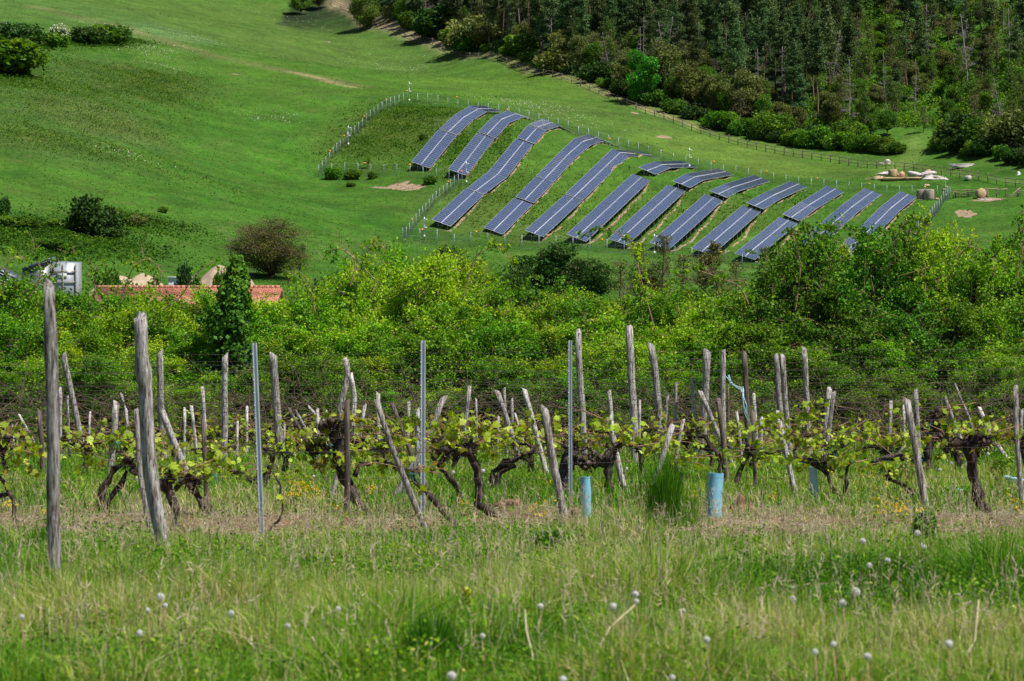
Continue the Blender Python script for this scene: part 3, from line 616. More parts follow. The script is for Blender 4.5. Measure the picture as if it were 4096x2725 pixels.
# ------------------------------------------------------------------ the rail fence along the forest
def rail_fence():
    pts = np.array([P3(*a) for a in WOODFENCE]); px = np.array([a[0] for a in WOODFENCE]); 
    q = np.arange(1324, 4095, 37.0); X = np.interp(q, px, pts[:, 0]); Y = np.interp(q, px, pts[:, 1]); Z = zt(X, Y)
    X = np.append(X, X[-1] + 6); Y = np.append(Y, Y[-1] - 8); Z = zt(X, Y)
    off = np.array([X[0], Y[0], Z[0]]); root = empty('rail_fence', tuple(off), 'long weathered two rail wooden fence along the forest track', 'fence')
    vs = [MB().tube([(0, 0, -.3), (.01 * v, 0, .6), (0.02, 0, 1.45 + .05 * v)], [.085, .08, .075], 6, .08, seed=v).mesh('fence_post', M['railwood']) for v in range(4)]
    for i in range(len(X)):
        link('fence_post', vs[i % 4], root, (X[i] - off[0], Y[i] - off[1], Z[i] - off[2])).scale = (1.1, 1.1, 1.0)
        if i:
            b = MB()
            for hh in (1.32, .62):
                a = np.array([X[i-1], Y[i-1], Z[i-1] + hh + RNG.normal(0, .04)]) - off; c = np.array([X[i], Y[i], Z[i] + hh + RNG.normal(0, .04)]) - off
                b.tube([a, (a + c) / 2 + np.array([0, 0, RNG.normal(0, .04)]), c], .055, 5, .1, seed=i)
            link('rails', b.mesh('rails', M['railwood']), root)
    tag(root.children[-1] if root.children else root)
rail_fence()
# ------------------------------------------------------------------ tree and bush shapes
def limb(b, p, d, ln, r, rg, n=5, droop=0., k=5, wob=.18):
    P = [np.array(p, float)]; d = np.array(d, float); d /= np.linalg.norm(d)
    for i in range(n):
        d = d + rg.normal(0, wob, 3) + np.array([0, 0, -droop]); d /= np.linalg.norm(d); P.append(P[-1] + d * ln / n)
    b.tube(P, np.linspace(r, r * .3, n + 1), k); return P
def pine_mesh(seed, H=17., lean=.3, start=.42, n=9500, wid=2.5, leafmat='pine', sparse=1.):
    rg = np.random.default_rng(seed); tb = MB(); z = np.linspace(0, H, 9)
    cx = np.cumsum(rg.normal(0, .12, 9)) + lean * z / H * rg.choice([-1, 1]); cy = np.cumsum(rg.normal(0, .12, 9)); cx -= cx[0]; cy -= cy[0]
    tb.tube(np.stack([cx, cy, z - .4 * (z == 0)], 1), np.linspace(.20, .035, 9), 6)
    lf = MB(); C = []; S = []; T = []
    z0 = H * start
    while z0 < H * .99:
        f = (z0 / H - start) / (1 - start); L = wid * (.35 + .9 * math.sin(PI * min(1, f * .75 + .25))) * (1 - .55 * f) * rg.uniform(.6, 1.15)
        X = np.interp(z0, z, cx); Y = np.interp(z0, z, cy)
        for q in range(rg.integers(3, 6)):
            if rg.random() > sparse: continue
            a = rg.random() * 2 * PI; e = rg.uniform(-.1, .45) + f * .5; d = np.array([math.cos(a), math.sin(a), e]); l = L * rg.uniform(.6, 1.15)
            P = limb(tb, (X, Y, z0), d, l, .045, rg, 3, .03, 3)
            m = int(n / 75 * l / wid); t = rg.uniform(.15, 1.08, m); bt = rg.uniform(.2, .8)
            c = np.array(P[0])[None] + (np.array(P[-1]) - P[0])[None] * t[:, None] + rg.normal(0, 1, (m, 3)) * np.array([.36, .36, .20]) * (.5 + l / wid * .6)
            C.append(c); S.append(rg.uniform(.22, .50, m)); T.append(np.clip(bt + rg.normal(0, .2, m), 0, 1))
        z0 += rg.uniform(.35, .75)
    c = np.array([cx[-1], cy[-1], H])[None] + rg.normal(0, .3, (60, 3)); C.append(c); S.append(np.full(60, .35)); T.append(rg.random(60))
    for q in range(rg.integers(4, 9)):       # dead stubs under the crown
        zz = rg.uniform(.15, start) * H; a = rg.random() * 6; limb(tb, (np.interp(zz, z, cx), np.interp(zz, z, cy), zz), (math.cos(a), math.sin(a), .1), rg.uniform(.5, 1.6), .03, rg, 2, .05, 3)
    lf.leaves(np.vstack(C), np.concatenate(S), .7, .45, np.concatenate(T), rg)
    return [('crown', lf.mesh('crown', M[leafmat])), ('trunk', tb.mesh('trunk', M['pinebark']))]
def broad_mesh(seed, H=9., Wd=7., n=5000, leafmat='midbush', size=.34, trunk=.28, lobes=16, bark='bark', fill=.55, shape=1.0, twigs=160, lean=0.):
    rg = np.random.default_rng(seed); tb = MB(); lf = MB(); h0 = H * trunk
    P = limb(tb, (0, 0, -.3), (lean, rg.normal(0, .05), 1), h0 + .5, H * .022 + .04, rg, 4, 0, 7, .06); top = P[-1]
    ctr = np.array([lean * H * .5, 0, h0 + (H - h0) * .5]); rad = np.array([Wd / 2, Wd / 2, (H - h0) / 2 * 1.02])
    C = []; S = []; T = []
    for q in range(lobes):
        v = rg.normal(0, 1, 3); v /= np.linalg.norm(v); v[2] = v[2] * shape; rr = rg.uniform(.45, .88); lc = ctr + v * rad * rr
        lr = rg.uniform(.22, .38) * min(Wd, H - h0 + 1.) * .62
        limb_end = lc; d = lc - top; tb.tube([top - np.array([0, 0, rg.uniform(0, .3) * h0]), top + d * .5 + rg.normal(0, .15, 3), lc], [H * .011 + .02, H * .006 + .012, .015], 4)
        m = int(n / lobes); w = rg.normal(0, 1, (m, 3)); w /= np.linalg.norm(w, axis=1)[:, None]
        r = (fill + (1 - fill) * rg.random(m) ** .5); bump = 1 + .25 * np.sin(w[:, 0] * 5 + q) * np.sin(w[:, 1] * 6 + w[:, 2] * 4)
        C.append(lc + w * (r * bump)[:, None] * lr * np.array([1, 1, .8])); S.append(rg.uniform(.6, 1.3, m) * size); T.append(np.clip(rg.uniform(.2, .75) + rg.normal(0, .2, m), 0, 1))
        if twigs:
            k = twigs // lobes; w = rg.normal(0, 1, (k, 3)); w /= np.linalg.norm(w, axis=1)[:, None]; w[:, 2] = np.abs(w[:, 2]) * .7
            tb.twigs(np.repeat(lc[None], k, 0) + w * lr * .1, lc + w * lr * rg.uniform(.8, 1.25, (k, 1)), .022, .008)
    lf.leaves(np.vstack(C), np.concatenate(S), .35, .65, np.concatenate(T), rg)
    return [('crown', lf.mesh('crown', M[leafmat])), ('trunk', tb.mesh('trunk', M[bark]))]
def bare_mesh(seed, H=12., Wd=4., bark='deadbark', nb=26, leafn=0, leafmat='olive', start=.25, droop=.05, sub=7, r0=.16, up=.35):
    rg = np.random.default_rng(seed); tb = MB(); lf = MB()
    P = np.array(limb(tb, (0, 0, -.3), (rg.normal(0, .05), 0, 1), H, r0, rg, 9, 0, 6, .05)); C = []
    for q in range(nb):
        f = rg.uniform(start, .97); p = P[0] + (P[-1] - P[0]) * f; i = f * 9; p = P[int(i)] + (P[min(9, int(i) + 1)] - P[int(i)]) * (i % 1)
        a = rg.random() * 2 * PI; l = Wd / 2 * (1.15 - .75 * (f - start) / (1 - start)) * rg.uniform(.5, 1.1)
        B = limb(tb, p, (math.cos(a), math.sin(a), up + rg.normal(0, .2)), l, .06 * (1.2 - f), rg, 4, droop, 3, .2)
        A_, B_ = [], []
        for s in range(sub):
            t = rg.uniform(.25, 1) * 4; o = B[int(min(t, 3.99))] + (B[int(min(t, 3.99)) + 1] - B[int(min(t, 3.99))]) * (min(t, 3.99) % 1); v = rg.normal(0, 1, 3); v[2] = v[2] * .6 + up; v *= l * .32 * rg.uniform(.5, 1.1) / np.linalg.norm(v)
            A_.append(o); B_.append(o + v)
            for s2 in range(2): 
                w = v * .6 + rg.normal(0, .25, 3) * l * .25; A_.append(o + v * rg.uniform(.4, 1)); B_.append(A_[-1] + w)
        tb.twigs(A_, B_, .024, .010); C += B_
    kids = [('trunk', tb.mesh('trunk', M[bark]))]
    if leafn:
        C = np.array(C); c = C[rg.integers(0, len(C), leafn)] + rg.normal(0, .16, (leafn, 3)); lf.leaves(c, rg.uniform(.16, .34, leafn), .3, .6, rg.random(leafn), rg)
        kids.insert(0, ('crown', lf.mesh('crown', M[leafmat])))
    return kids
def bush_mesh(seed, Wd=4., H=3., n=7000, leafmat='midbush', size=.34, blossom=0):
    rg = np.random.default_rng(seed); lf = MB(); tb = MB(); C = []; S = []; T = []; lob = 13
    for q in range(lob):
        a = rg.random() * 2 * PI; r = math.sqrt(rg.random()) * Wd * .36; zz = H * rg.uniform(.22, .80) * (1 - .5 * (r / (Wd * .5)) ** 2)
        lc = np.array([math.cos(a) * r, math.sin(a) * r * .85, zz]); lr = rg.uniform(.14, .34) * (Wd + H) * .5
        m = n // lob; w = rg.normal(0, 1, (m, 3)); w /= np.linalg.norm(w, axis=1)[:, None]; rr = .5 + .5 * rg.random(m) ** .6
        rr *= 1 + .3 * np.sin(w[:, 0] * 6 + q) * np.sin(w[:, 1] * 5 + w[:, 2] * 6)
        c = lc + w * rr[:, None] * lr; c[:, 2] = np.abs(c[:, 2]); C.append(c); S.append(rg.uniform(.6, 1.35, m) * size); T.append(np.clip(rg.uniform(.2, .75) + rg.normal(0, .2, m), 0, 1))
        tb.twigs([[0, 0, -.1]] * 3, lc + rg.normal(0, lr * .5, (3, 3)), .03, .012)
        k = 10; w = rg.normal(0, 1, (k, 3)); w /= np.linalg.norm(w, axis=1)[:, None]; w[:, 2] = np.abs(w[:, 2]); tb.twigs(lc + w * lr * .6, lc + w * lr * 1.25, .014, .006)
    C = np.vstack(C); lf.leaves(C, np.concatenate(S), .4, .65, np.concatenate(T), rg)
    kids = [('foliage', lf.mesh('foliage', M[leafmat])), ('branches', tb.mesh('branches', M['bark']))]
    if blossom:
        top = C[C[:, 2] > np.percentile(C[:, 2], 45)]; c = top[rg.integers(0, len(top), blossom)] + rg.normal(0, .12, (blossom, 3)) + np.array([0, -.1, .12])
        b = MB(); b.leaves(c, rg.uniform(.12, .26, blossom), .6, .8, rg.random(blossom), rg); kids.append(('blossom', b.mesh('blossom', M['blossom'])))
    return kids
def plant(name, kids, pos, label, cat, group=None, rz=0, s=(1, 1, 1)):
    e = empty(name, tuple(pos), label, cat, group, rz); e.scale = s
    for n, me in kids: link(n, me, e)
    return e
def gpos(x, y): return (x, y, zt1(x, y) - .05)

PINES = [pine_mesh(i, H=h, start=st, wid=w) for i, (h, st, w) in enumerate([(17, .45, 2.3), (18, .5, 2.1), (15, .36, 2.5), (19, .55, 2.4), (16, .42, 2.0), (13, .3, 2.3)])]
PINEH = [17, 18, 15, 19, 16, 13]
DYING = [pine_mesh(21, 16, start=.5, sparse=.55, n=5000), pine_mesh(22, 17, start=.55, sparse=.45, n=4500)]
BROAD = [broad_mesh(31, 9, 6.5, 9000, leafmat='midbush', lobes=24, trunk=.18), broad_mesh(32, 8, 7, leafmat='olive', n=8000, lobes=26, trunk=.15, twigs=300), broad_mesh(33, 10, 6.5, leafmat='olive', n=7000, twigs=500, lobes=26, trunk=.15), broad_mesh(34, 8, 6, 9000, leafmat='brightbush', lobes=22, trunk=.15), broad_mesh(35, 9, 7, leafmat='midbush', n=8500, lobes=24, trunk=.15), broad_mesh(36, 10, 7.5, 10000, leafmat='darkbush', lobes=24, trunk=.15)]
BARE = [bare_mesh(41, 12, 4.5), bare_mesh(42, 14, 4, nb=30, droop=.12, up=.1), bare_mesh(43, 9, 6, bark='bark', nb=34, leafn=900, leafmat='olive', up=.6), bare_mesh(44, 10, 5, bark='bark', leafn=1400, leafmat='midbush', up=.6, nb=34)]
BUSH = [bush_mesh(51, 5, 3.4, leafmat='darkbush'), bush_mesh(52, 5, 3.2, leafmat='midbush'), bush_mesh(53, 4.5, 3.2, leafmat='brightbush'), bush_mesh(54, 5, 3, leafmat='brightbush'), bush_mesh(55, 5, 3.6, leafmat='midbush'), bush_mesh(56, 4, 2.6, leafmat='olive', n=2000)]

def epos(px, s):
    """a point s metres inside the forest edge, on the plan line of a photo column"""
    exs = np.array([e[0] / e[1] for e in EDGE]); o = np.argsort(exs); k = (px - 2048) / F
    Y = np.interp(k, exs[o], np.array([e[1] for e in EDGE])[o]) + s; return k * Y, Y
placed = []
def okd(x, y, d): 
    for a, b in placed:
        if (a - x) ** 2 + (b - y) ** 2 < d * d: return False
    return True
rf = random.Random(5)
# named trees of the wood first
def fplant(px, s, kids, H0, pt, name, label, cat, sx=1., rz=0, group=None):
    x, y = epos(px, s); z = zt1(x, y); placed.append((x, y)); H = (1362.5 - pt) / F * y - z; k = max(.35, H / H0)
    return plant(name, kids, (x, y, z - .05), label, cat, group, rz, (k * sx, k * sx, k))
VIV = broad_mesh(61, 9, 5.6, 12000, 'vivid', .30, .08, 26, shape=1.0, fill=.6)
fplant(2572, -3, VIV, 9, 185, 'broadleaf_tree', 'vivid green round headed tree in front of the dark pines', 'tree')
RUST1 = pine_mesh(62, 16, start=.45, leafmat='deadneedle', sparse=.7, n=4500, wid=2.2)
fplant(3260, 62, RUST1, 16, 60, 'dead_pine', 'dying pine with rust brown needles, nearer the middle of the wood', 'tree', .8)
fplant(3648, 58, RUST1, 16, 95, 'dead_pine', 'larger dying pine with red brown needles, further right in the wood', 'tree', 1.1, 2.0)
for i, (px, s, pt, k, l) in enumerate([(2681, 14, 75, 0, 'silver dead tree just right of the vivid green tree'), (3130, 22, 180, 1, 'bleached dead pine with drooping bare branches above the brown scrub'), (3321, 34, 110, 0, 'dead grey tree with pale forked top deep in the wood'),
                                     (3656, 20, 230, 1, 'tall thin dead trunk above the clearing'), (3870, 40, 40, 0, 'thin grey dead tree on the open green slope at upper right'), (3546, 24, 200, 1, 'straight bare pale trunk left of the clearing'), (2574, 20, 60, 1, 'white bare stem behind the vivid green tree')]):
    fplant(px, s, BARE[k], 12 if k == 0 else 14, pt, 'dead_tree', l, 'tree', .9, i * 1.3)
fplant(3694, 8, BARE[2], 9, 420, 'bare_tree', 'thin leafed tree standing alone at the mouth of the clearing', 'tree', .9)
for i, (px, s, pt, k, l) in enumerate([(2650, 9, 150, 2, 'large olive brown tree behind and right of the vivid green tree'), (2760, 9, 250, 1, 'broad olive tree at the wood edge above the track bend'), (2870, 10, 280, 2, 'twiggy olive tree above the bright bushes'), (2980, 12, 290, 1, 'rounded olive tree in mid slope'),
                                     (3200, 9, 420, 2, 'brown bare looking crown above the long bright thicket'), (3330, 12, 380, 1, 'olive tree over the right end of the bright thicket'), (3470, 13, 400, 4, 'mixed green tree left of the clearing'), (3060, 10, 380, 4, 'dull green tree over the dark bushes')]):
    fplant(px, s, BROAD[k], [9, 8, 10, 8, 9, 10][k], pt, 'broadleaf_tree', l, 'tree', .95, i)
# bushes on the forest edge, each of them visible
eb = [(2700,0,440-35,1),(2790,0,430,0),(2880,0,455,2),(2960,-1,480,2),(3030,-1,520,0),(3100,-3,530,0),(3160,-4,535,3),(3225,-5,525,2),(3290,-5,520,3),(3350,-6,535,2),(3410,-6,545,3),(3470,-7,545,2),(3535,-8,560,4),(3590,-8,575,1),(3080,0,470,4),(3400,0,500,1),
      (3775,-8,560,1),(3830,-9,545,0),(3885,-11,575,4),(3940,-11,560,0),(4000,-13,590,1),(4060,-14,600,0),(4120,-14,590,0),(3800,-2,500,4),(3880,-2,470,0),(3960,-3,490,1),(4050,-3,480,5),(2630,1,370,1),(2500,0,330,0),(2420,0,320,4),(2340,0,290,0),(2260,0,275,1),(2180,0,240,2),(2100,0,225,3),(2030,0,190,2),(1950,0,180,4),
      (1880,0,150,2),(1800,0,120,3),(1720,0,85,2),(1640,0,60,1),(2230,3,210,5),(2390,3,255,0),(2080,4,150,1),(1900,4,100,5),(1760,4,40,0)]
HUE = ['dark green', 'mid green', 'bright green', 'bright green', 'mid green', 'brownish olive']
def near_ref(px):
    refs = [(1600, 'above the upper track'), (2000, 'above the middle track'), (2350, 'left of the vivid tree'), (2572, 'under the vivid tree'), (2900, 'over the fence bend'), (3250, 'in the long bright thicket'), (3560, 'left of the clearing'), (3800, 'right of the clearing'), (4080, 'above the white sacks')]
    return min(refs, key=lambda r: abs(r[0] - px))[1]
seen = {}
for i, (px, s, pt, k) in enumerate(sorted(eb)):
    r = '%s forest edge bush %s' % (HUE[k], near_ref(px)); seen[r] = seen.get(r, 0) + 1
    l = r if seen[r] == 1 else r + ', ' + ['', '', 'further right', 'still further right', 'rightmost but one', 'rightmost'][min(5, seen[r])]
    fplant(px, s, BUSH[k], .80 * [3.4, 3.2, 3.2, 3, 3.6, 2.6][k], pt, 'bush', l, 'bush', 1.1 if s < 0 else 1.3, i * 1.7, 'bushes along the forest edge')
BLOS = bush_mesh(57, 3, 2.6, leafmat='brightbush', blossom=900)
fplant(4085, -15, BLOS, 2.6, 655, 'blossoming_bush', 'small white blossoming bush at the right end of the forest edge', 'bush')
# the wood itself
cnt = dict(p=0, d=0, b=0, o=0)
tries = 0
while sum(cnt.values()) < 540 and tries < 30000:
    tries += 1
    px = rf.uniform(1560, 4330); s = 6 + 150 * rf.random() ** 1.15; x, y = epos(px, s)
    if (1362.5 - F * (zt1(x, y) + 1) / y) < -60: continue
    if px > 3600 and px < 3780 and s < 26: continue
    dmin = 3.3 if px < 3200 else 3.7
    if s < 9: dmin = 4.2
    if not okd(x, y, dmin): continue
    z = zt1(x, y) - .05; rz = rf.random() * 6.28; k = rf.uniform(.82, 1.15); right = px > 3250 + s * 2
    r = rf.random()
    if not right and (s > 45 or px < 2350) and s > 13 and r < .86 or not right and s > 13 and r < .42 or right and r < .16:
        i = rf.randrange(6) if not right else rf.choice([2, 4, 5]); dying = rf.random() < .10
        if dying: plant('pine_tree', DYING[rf.randrange(2)], (x, y, z), 'thin crowned pine standing among the dark pines of the wood', 'tree', 'thin pines of the hillside wood', rz, (k, k, k))
        else: plant('pine_tree', PINES[i], (x, y, z), 'dark green pine with bare reddish trunk in the hillside wood', 'tree', 'pines of the hillside wood', rz, (k, k, k))
        cnt['p'] += 1
    elif r > (.93 if not right else .965): 
        plant('dead_tree', BARE[rf.randrange(2)], (x, y, z), 'bare pale grey dead tree deep in the hillside wood', 'tree', 'dead trees of the hillside wood', rz, (k, k, k)); cnt['d'] += 1
    elif rf.random() < .35:
        plant('bare_tree', BARE[2 + rf.randrange(2)], (x, y, z), 'thin twiggy tree with few leaves in the hillside wood', 'tree', 'twiggy trees of the hillside wood', rz, (k, k, k)); cnt['b'] += 1
    else:
        i = rf.choice([0, 3, 4, 1, 2] if right else [1, 2, 1, 4, 0]); kk = k * (.60 if right else .85)
        lab = ['mid green leafy tree in the hillside wood', 'olive leafy tree in the hillside wood', 'olive leafy tree in the hillside wood', 'bright green leafy tree in the hillside wood', 'mid green leafy tree in the hillside wood', 'dark leafy tree in the hillside wood'][i]
        plant('broadleaf_tree', BROAD[i], (x, y, z), lab, 'tree', 'leafy trees of the hillside wood', rz, (kk * 1.05, kk * 1.05, kk)); cnt['o'] += 1
    placed.append((x, y))
print('FOREST', cnt, tries)
# undergrowth: nobody could count it
def undergrowth(name, n, pr, sr, matn, hgt, seed, size=(.25, .6)):
    rg = np.random.default_rng(seed); m = n // 40; px = rg.uniform(*pr, m); s = sr[0] + (sr[1] - sr[0]) * rg.random(m) ** 1.2
    xy = np.array([epos(a, b) for a, b in zip(px, s)]); z = zt(xy[:, 0], xy[:, 1]); rad = rg.uniform(.5, 1.6, m)
    w = rg.normal(0, 1, (m, 40, 3)); w /= np.linalg.norm(w, axis=2)[..., None]; w[..., 2] = np.abs(w[..., 2])
    c = np.stack([xy[:, 0], xy[:, 1], z], 1)[:, None] + w * (rad[:, None] * rg.uniform(.5, 1.1, (m, 40)))[..., None] * np.array([1, 1, hgt])
    t = np.clip(rg.uniform(.1, .8, m)[:, None] + rg.normal(0, .18, (m, 40)), 0, 1)
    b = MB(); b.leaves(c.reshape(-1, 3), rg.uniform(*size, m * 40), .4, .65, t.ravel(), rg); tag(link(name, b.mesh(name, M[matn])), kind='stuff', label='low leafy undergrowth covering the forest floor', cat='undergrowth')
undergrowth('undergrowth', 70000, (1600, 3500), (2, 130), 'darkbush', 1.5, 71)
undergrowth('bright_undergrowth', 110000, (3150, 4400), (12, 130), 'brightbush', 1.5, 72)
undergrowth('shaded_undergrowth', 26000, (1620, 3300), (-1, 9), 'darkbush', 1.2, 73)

# ------------------------------------------------------------------ meadow trees and bushes
def mplant(name, kids, px, pb, pt, H0, label, cat='bush', sx=1., y0=None, rz=0, group=None, wpx=None, W0=None):
    h = hit(px, pb, y0); H = (pb - pt) / F * h[1]; k = H / H0; s = k * sx
    if wpx: s = wpx / F * h[1] / W0
    return plant(name, kids, (h[0], h[1], h[2] - .08), label, cat, group, rz, (s, s, k))
mplant('leafy_tree', BROAD[4], 1200, 60, -45, 9, 'meadow tree cut by the top edge of the photo, its trunk showing', 'tree', wpx=100, W0=7)
mplant('leafy_tree', BROAD[5], 1275, 36, -60, 10, 'darker meadow tree beside the dirt track at the top edge', 'tree', wpx=95, W0=7.5)
BT = broad_mesh(63, 9, 9, 12000, 'palebush', .32, .12, 28, fill=.5)
mplant('leafy_tree', BT, 1462, 120, -35, 9, 'big pale green round tree on the track side at the top of the meadow', 'tree', wpx=150, W0=9)
BT2 = broad_mesh(64, 10, 9, 26000, 'rusty', .17, .04, 52, fill=.35, twigs=2200)
mplant('autumn_toned_tree', BT2, 1085, 1112, 872, 10, 'rounded olive brown tree at the foot of the meadow behind the hedge', 'tree', wpx=320, W0=8.4)
mplant('twiggy_bush', BARE[3], 1195, 1120, 960, 10, 'small twiggy bush leaning on the right of the olive brown tree', sx=1.1)
mplant('twiggy_bush', BARE[3], 1150, 1140, 1030, 10, 'pale green low twiggy bush in front of the olive brown tree', sx=1.8)
mb = [('bush', 0, 70, 186, 98, 190, 'dark bush at the upper left edge of the meadow'), ('bush', 2, 20, 290, 168, 280, 'bright green bush at the left edge, below the dark one'), ('bush', 3, 110, 262, 190, 110, 'bright green bush leaning right at the left edge of the meadow'),
      ('bush', 0, 345, 180, 112, 150, 'dark bush directly right of the blossoming hawthorn'), ('bush', 1, 430, 180, 108, 150, 'rounded green bush, rightmost of the upper left group'), ('bush', 1, 185, 192, 140, 150, 'low green bush left below the blossoming hawthorn'), ('bush', 4, 495, 166, 138, 34, 'tiny bush standing off the right end of the upper left group'),
      ('bush', 0, 385, 952, 805, 190, 'large dark bush in the hollow at lower left'), ('bush', 5, 545, 905, 868, 110, 'brownish low bush right of the large dark hollow bush'), ('bush', 1, 470, 895, 850, 90, 'green bush between the large dark bush and the brownish one'), ('bush', 1, 240, 925, 880, 130, 'green bush left of the large dark hollow bush'),
      ('bush', 1, 655, 852, 828, 44, 'small bush alone on the slope right of the hollow'), ('bush', 4, 200, 1000, 960, 160, 'low green bush below the hollow at far left'), ('bush', 1, 60, 920, 870, 150, 'green bush at far left beyond the plastic hut'), ('bush', 0, 8, 860, 795, 50, 'dark bush cut by the left edge above the hut'),
      ('bush', 0, 430, 955, 905, 120, 'lower flank bush under the large dark hollow bush'),
      ('bush', 2, 1333, 718, 672, 62, 'bright bush at the left corner of the solar park'), ('bush', 1, 1415, 718, 682, 74, 'wide low bush beside the left corner of the solar park'), ('bush', 1, 1487, 716, 688, 40, 'small shrub on the level fence right of the wide low bush'), ('bush', 2, 1404, 746, 730, 34, 'low bright tuft outside the level fence'),
      ('bush', 1, 1725, 738, 706, 58, 'dark tuft shrub over the bare earth by the fence'), ('bush', 1, 1690, 560, 536, 36, 'small round shrub left of the leftmost solar row')]
for i, (n, k, px, pb, pt, w, l) in enumerate(mb):
    mplant(n, BUSH[k], px, pb, pt, [2.8, 2.7, 2.7, 2.5, 3.0, 2.2][k], l, rz=i * 2.1, wpx=w, W0=[5, 5, 4.5, 5, 5, 4][k] * .8, y0=280, group='bushes on the meadow')
HAW = bush_mesh(58, 5, 3.6, leafmat='midbush', blossom=3600)
mplant('blossoming_bush', HAW, 236, 184, 98, 3.6, 'white blossoming hawthorn on the upper left meadow', wpx=112, W0=4.6, y0=280)
HAW2 = bush_mesh(59, 4, 3, leafmat='midbush', blossom=900)
mplant('blossoming_bush', HAW2, 14, 150, 86, 3, 'partly blossoming bush cut by the left edge of the photo', wpx=70, W0=4, y0=280)
mplant('blossoming_bush', HAW2, 382, 125, 98, 3, 'small pale blossoming tuft above the dark bush', wpx=34, W0=4, y0=280)
YT = broad_mesh(65, 3.0, 1.6, 500, 'brightbush', .16, .28, 8, twigs=30)
mplant('young_tree', YT, 1472, 674, 609, 3.0, 'slim young tree inside the bare corner of the solar park', 'tree', y0=280)
mplant('young_tree', YT, 1440, 520, 486, 3.0, 'small sapling growing at the left mesh fence', 'tree', y0=280)
# trees between the hedge and the park
def vplant(name, kids, px, pt, Y, H0, label, cat='tree', sx=1., rz=0, wpx=None, W0=None):
    x = (px - 2048) / F * Y; z = zt1(x, Y); H = (1362.5 - pt) / F * Y - z; k = H / H0; s = k * sx
    if wpx: s = wpx / F * Y / W0
    return plant(name, kids, (x, Y, z), label, cat, None, rz, (s, s, k))
DB = broad_mesh(66, 8, 6, 9000, 'darkbush', .26, .1, 22, fill=.55); DB2 = broad_mesh(67, 8, 6, 8000, 'darkbush', .26, .1, 20, fill=.55)
vplant('dark_tree', DB, 2200, 968, 262, 8, 'dark green bushy tree behind the hedge in front of the solar rows', wpx=330, W0=6.2)
vplant('dark_tree', DB2, 2350, 1010, 258, 8, 'lower dark bushy tree on the right of the larger one', wpx=230, W0=6.2)
vplant('dark_tree', DB2, 1800, 955, 250, 8, 'small dark tree peeping over the hedge below the third solar row', wpx=170, W0=6.2, rz=2)
vplant('dark_tree', DB, 2060, 1060, 255, 8, 'low dark thicket tree over the hedge, left of the larger dark tree', wpx=200, W0=6.2, rz=1)
for i, (px, pt, Y, w, l) in enumerate([(2560, 965, 300, 110, 'bare twiggy tree below the seventh solar row'), (2480, 1040, 280, 140, 'low bare shrub right of the dark trees'), (2650, 930, 300, 150, 'bare tree in front of the eighth solar row'), (2730, 1010, 290, 140, 'bare shrub left of the brown twiggy bush'),
                                      (2945, 1040, 295, 130, 'bare shrub right of the brown twiggy bush'), (3060, 980, 300, 90, 'thin bare tree in front of the tenth solar row'), (2870, 1080, 285, 170, 'low brown scrub behind the hedge')]):
    vplant('bare_tree', BARE[2], px, pt, Y, 9, l, wpx=w, W0=5, rz=i)
TW = bare_mesh(68, 6, 5, bark='bark', nb=60, leafn=2200, leafmat='rusty', up=.8, start=.08, sub=9)
vplant('twiggy_bush', TW, 2815, 972, 330, 6, 'brown twiggy bush over the foot of the ninth solar row', 'bush', wpx=170, W0=5)
vplant('twiggy_bush', TW, 2600, 1080, 300, 6, 'pale twiggy scrub low behind the hedge', 'bush', wpx=260, W0=5, rz=2)
for i, (px, pt, Y, w, l) in enumerate([(450, 1075, 250, 200, 'scrubby bush behind the tiled roof on the left'), (620, 1085, 255, 160, 'scrubby bush between the two sand heaps'), (760, 1060, 260, 120, 'dark green bush behind the white cabin'), (880, 1105, 250, 110, 'green bush at the foot of the tall sand heap'), (1310, 1115, 250, 220, 'green thicket right of the olive brown tree')]):
    vplant('bush', BUSH[[1, 5, 0, 4, 1][i]], px, pt, Y, 3.2, l, 'bush', wpx=w, W0=5, rz=i)

# ------------------------------------------------------------------ meadow weeds and flowers: nobody could count them
def scatter_px(n, f, size, matn, name, tintf, label, seed, hgt=.2, cat='grass'):
    rg = np.random.default_rng(seed); xs, ys_ = f(rg, n); z = zt(xs, ys_); b = MB()
    c = np.stack([xs, ys_, z + hgt * rg.random(len(xs))], 1); N = rg.normal(0, 1, (len(xs), 3)); N[:, 2] = np.abs(N[:, 2]) * .8 + .5
    b.leaves(c, rg.uniform(size[0], size[1], len(xs)), .15, .8, tintf(rg, xs, ys_), rg, N=N); tag(link(name, b.mesh(name, M[matn])), kind='stuff', label=label, cat=cat)
def fan(rg, n, y0=290, y1=900):
    Y = y0 + (y1 - y0) * rg.random(n) ** 1.1; k = rg.uniform(-.19, .20, n); X = k * Y
    ok = Y < np.interp(X, EX, EYY) + 2; return X[ok], Y[ok]
def mt(rg, x, y):
    n = nz2(x, y, 6, 9); return np.clip(.55 + .35 * n + rg.normal(0, .15, len(x)), 0, 1)
scatter_px(170000, fan, (.10, .26), 'tussock', 'meadow_tussocks', mt, 'grass tussocks all over the hillside meadow', 81, .12)
def blob(pts):
    def f(rg, n):
        i = rg.integers(0, len(pts), n); P = [hit(p[0], p[1], 280) for p in pts]; P = np.array(P); R = np.array([(p[2], p[3]) for p in pts])
        return P[i, 0] + rg.normal(0, 1, n) * R[i, 0], P[i, 1] + rg.normal(0, 1, n) * R[i, 1]
    return f
sc = [(300,300,14,16),(150,420,14,18),(330,380,12,14),(560,300,8,12),(640,320,6,10),(100,530,12,12),(400,480,8,8),(230,570,12,8),(620,380,6,8),(90,330,8,10)]
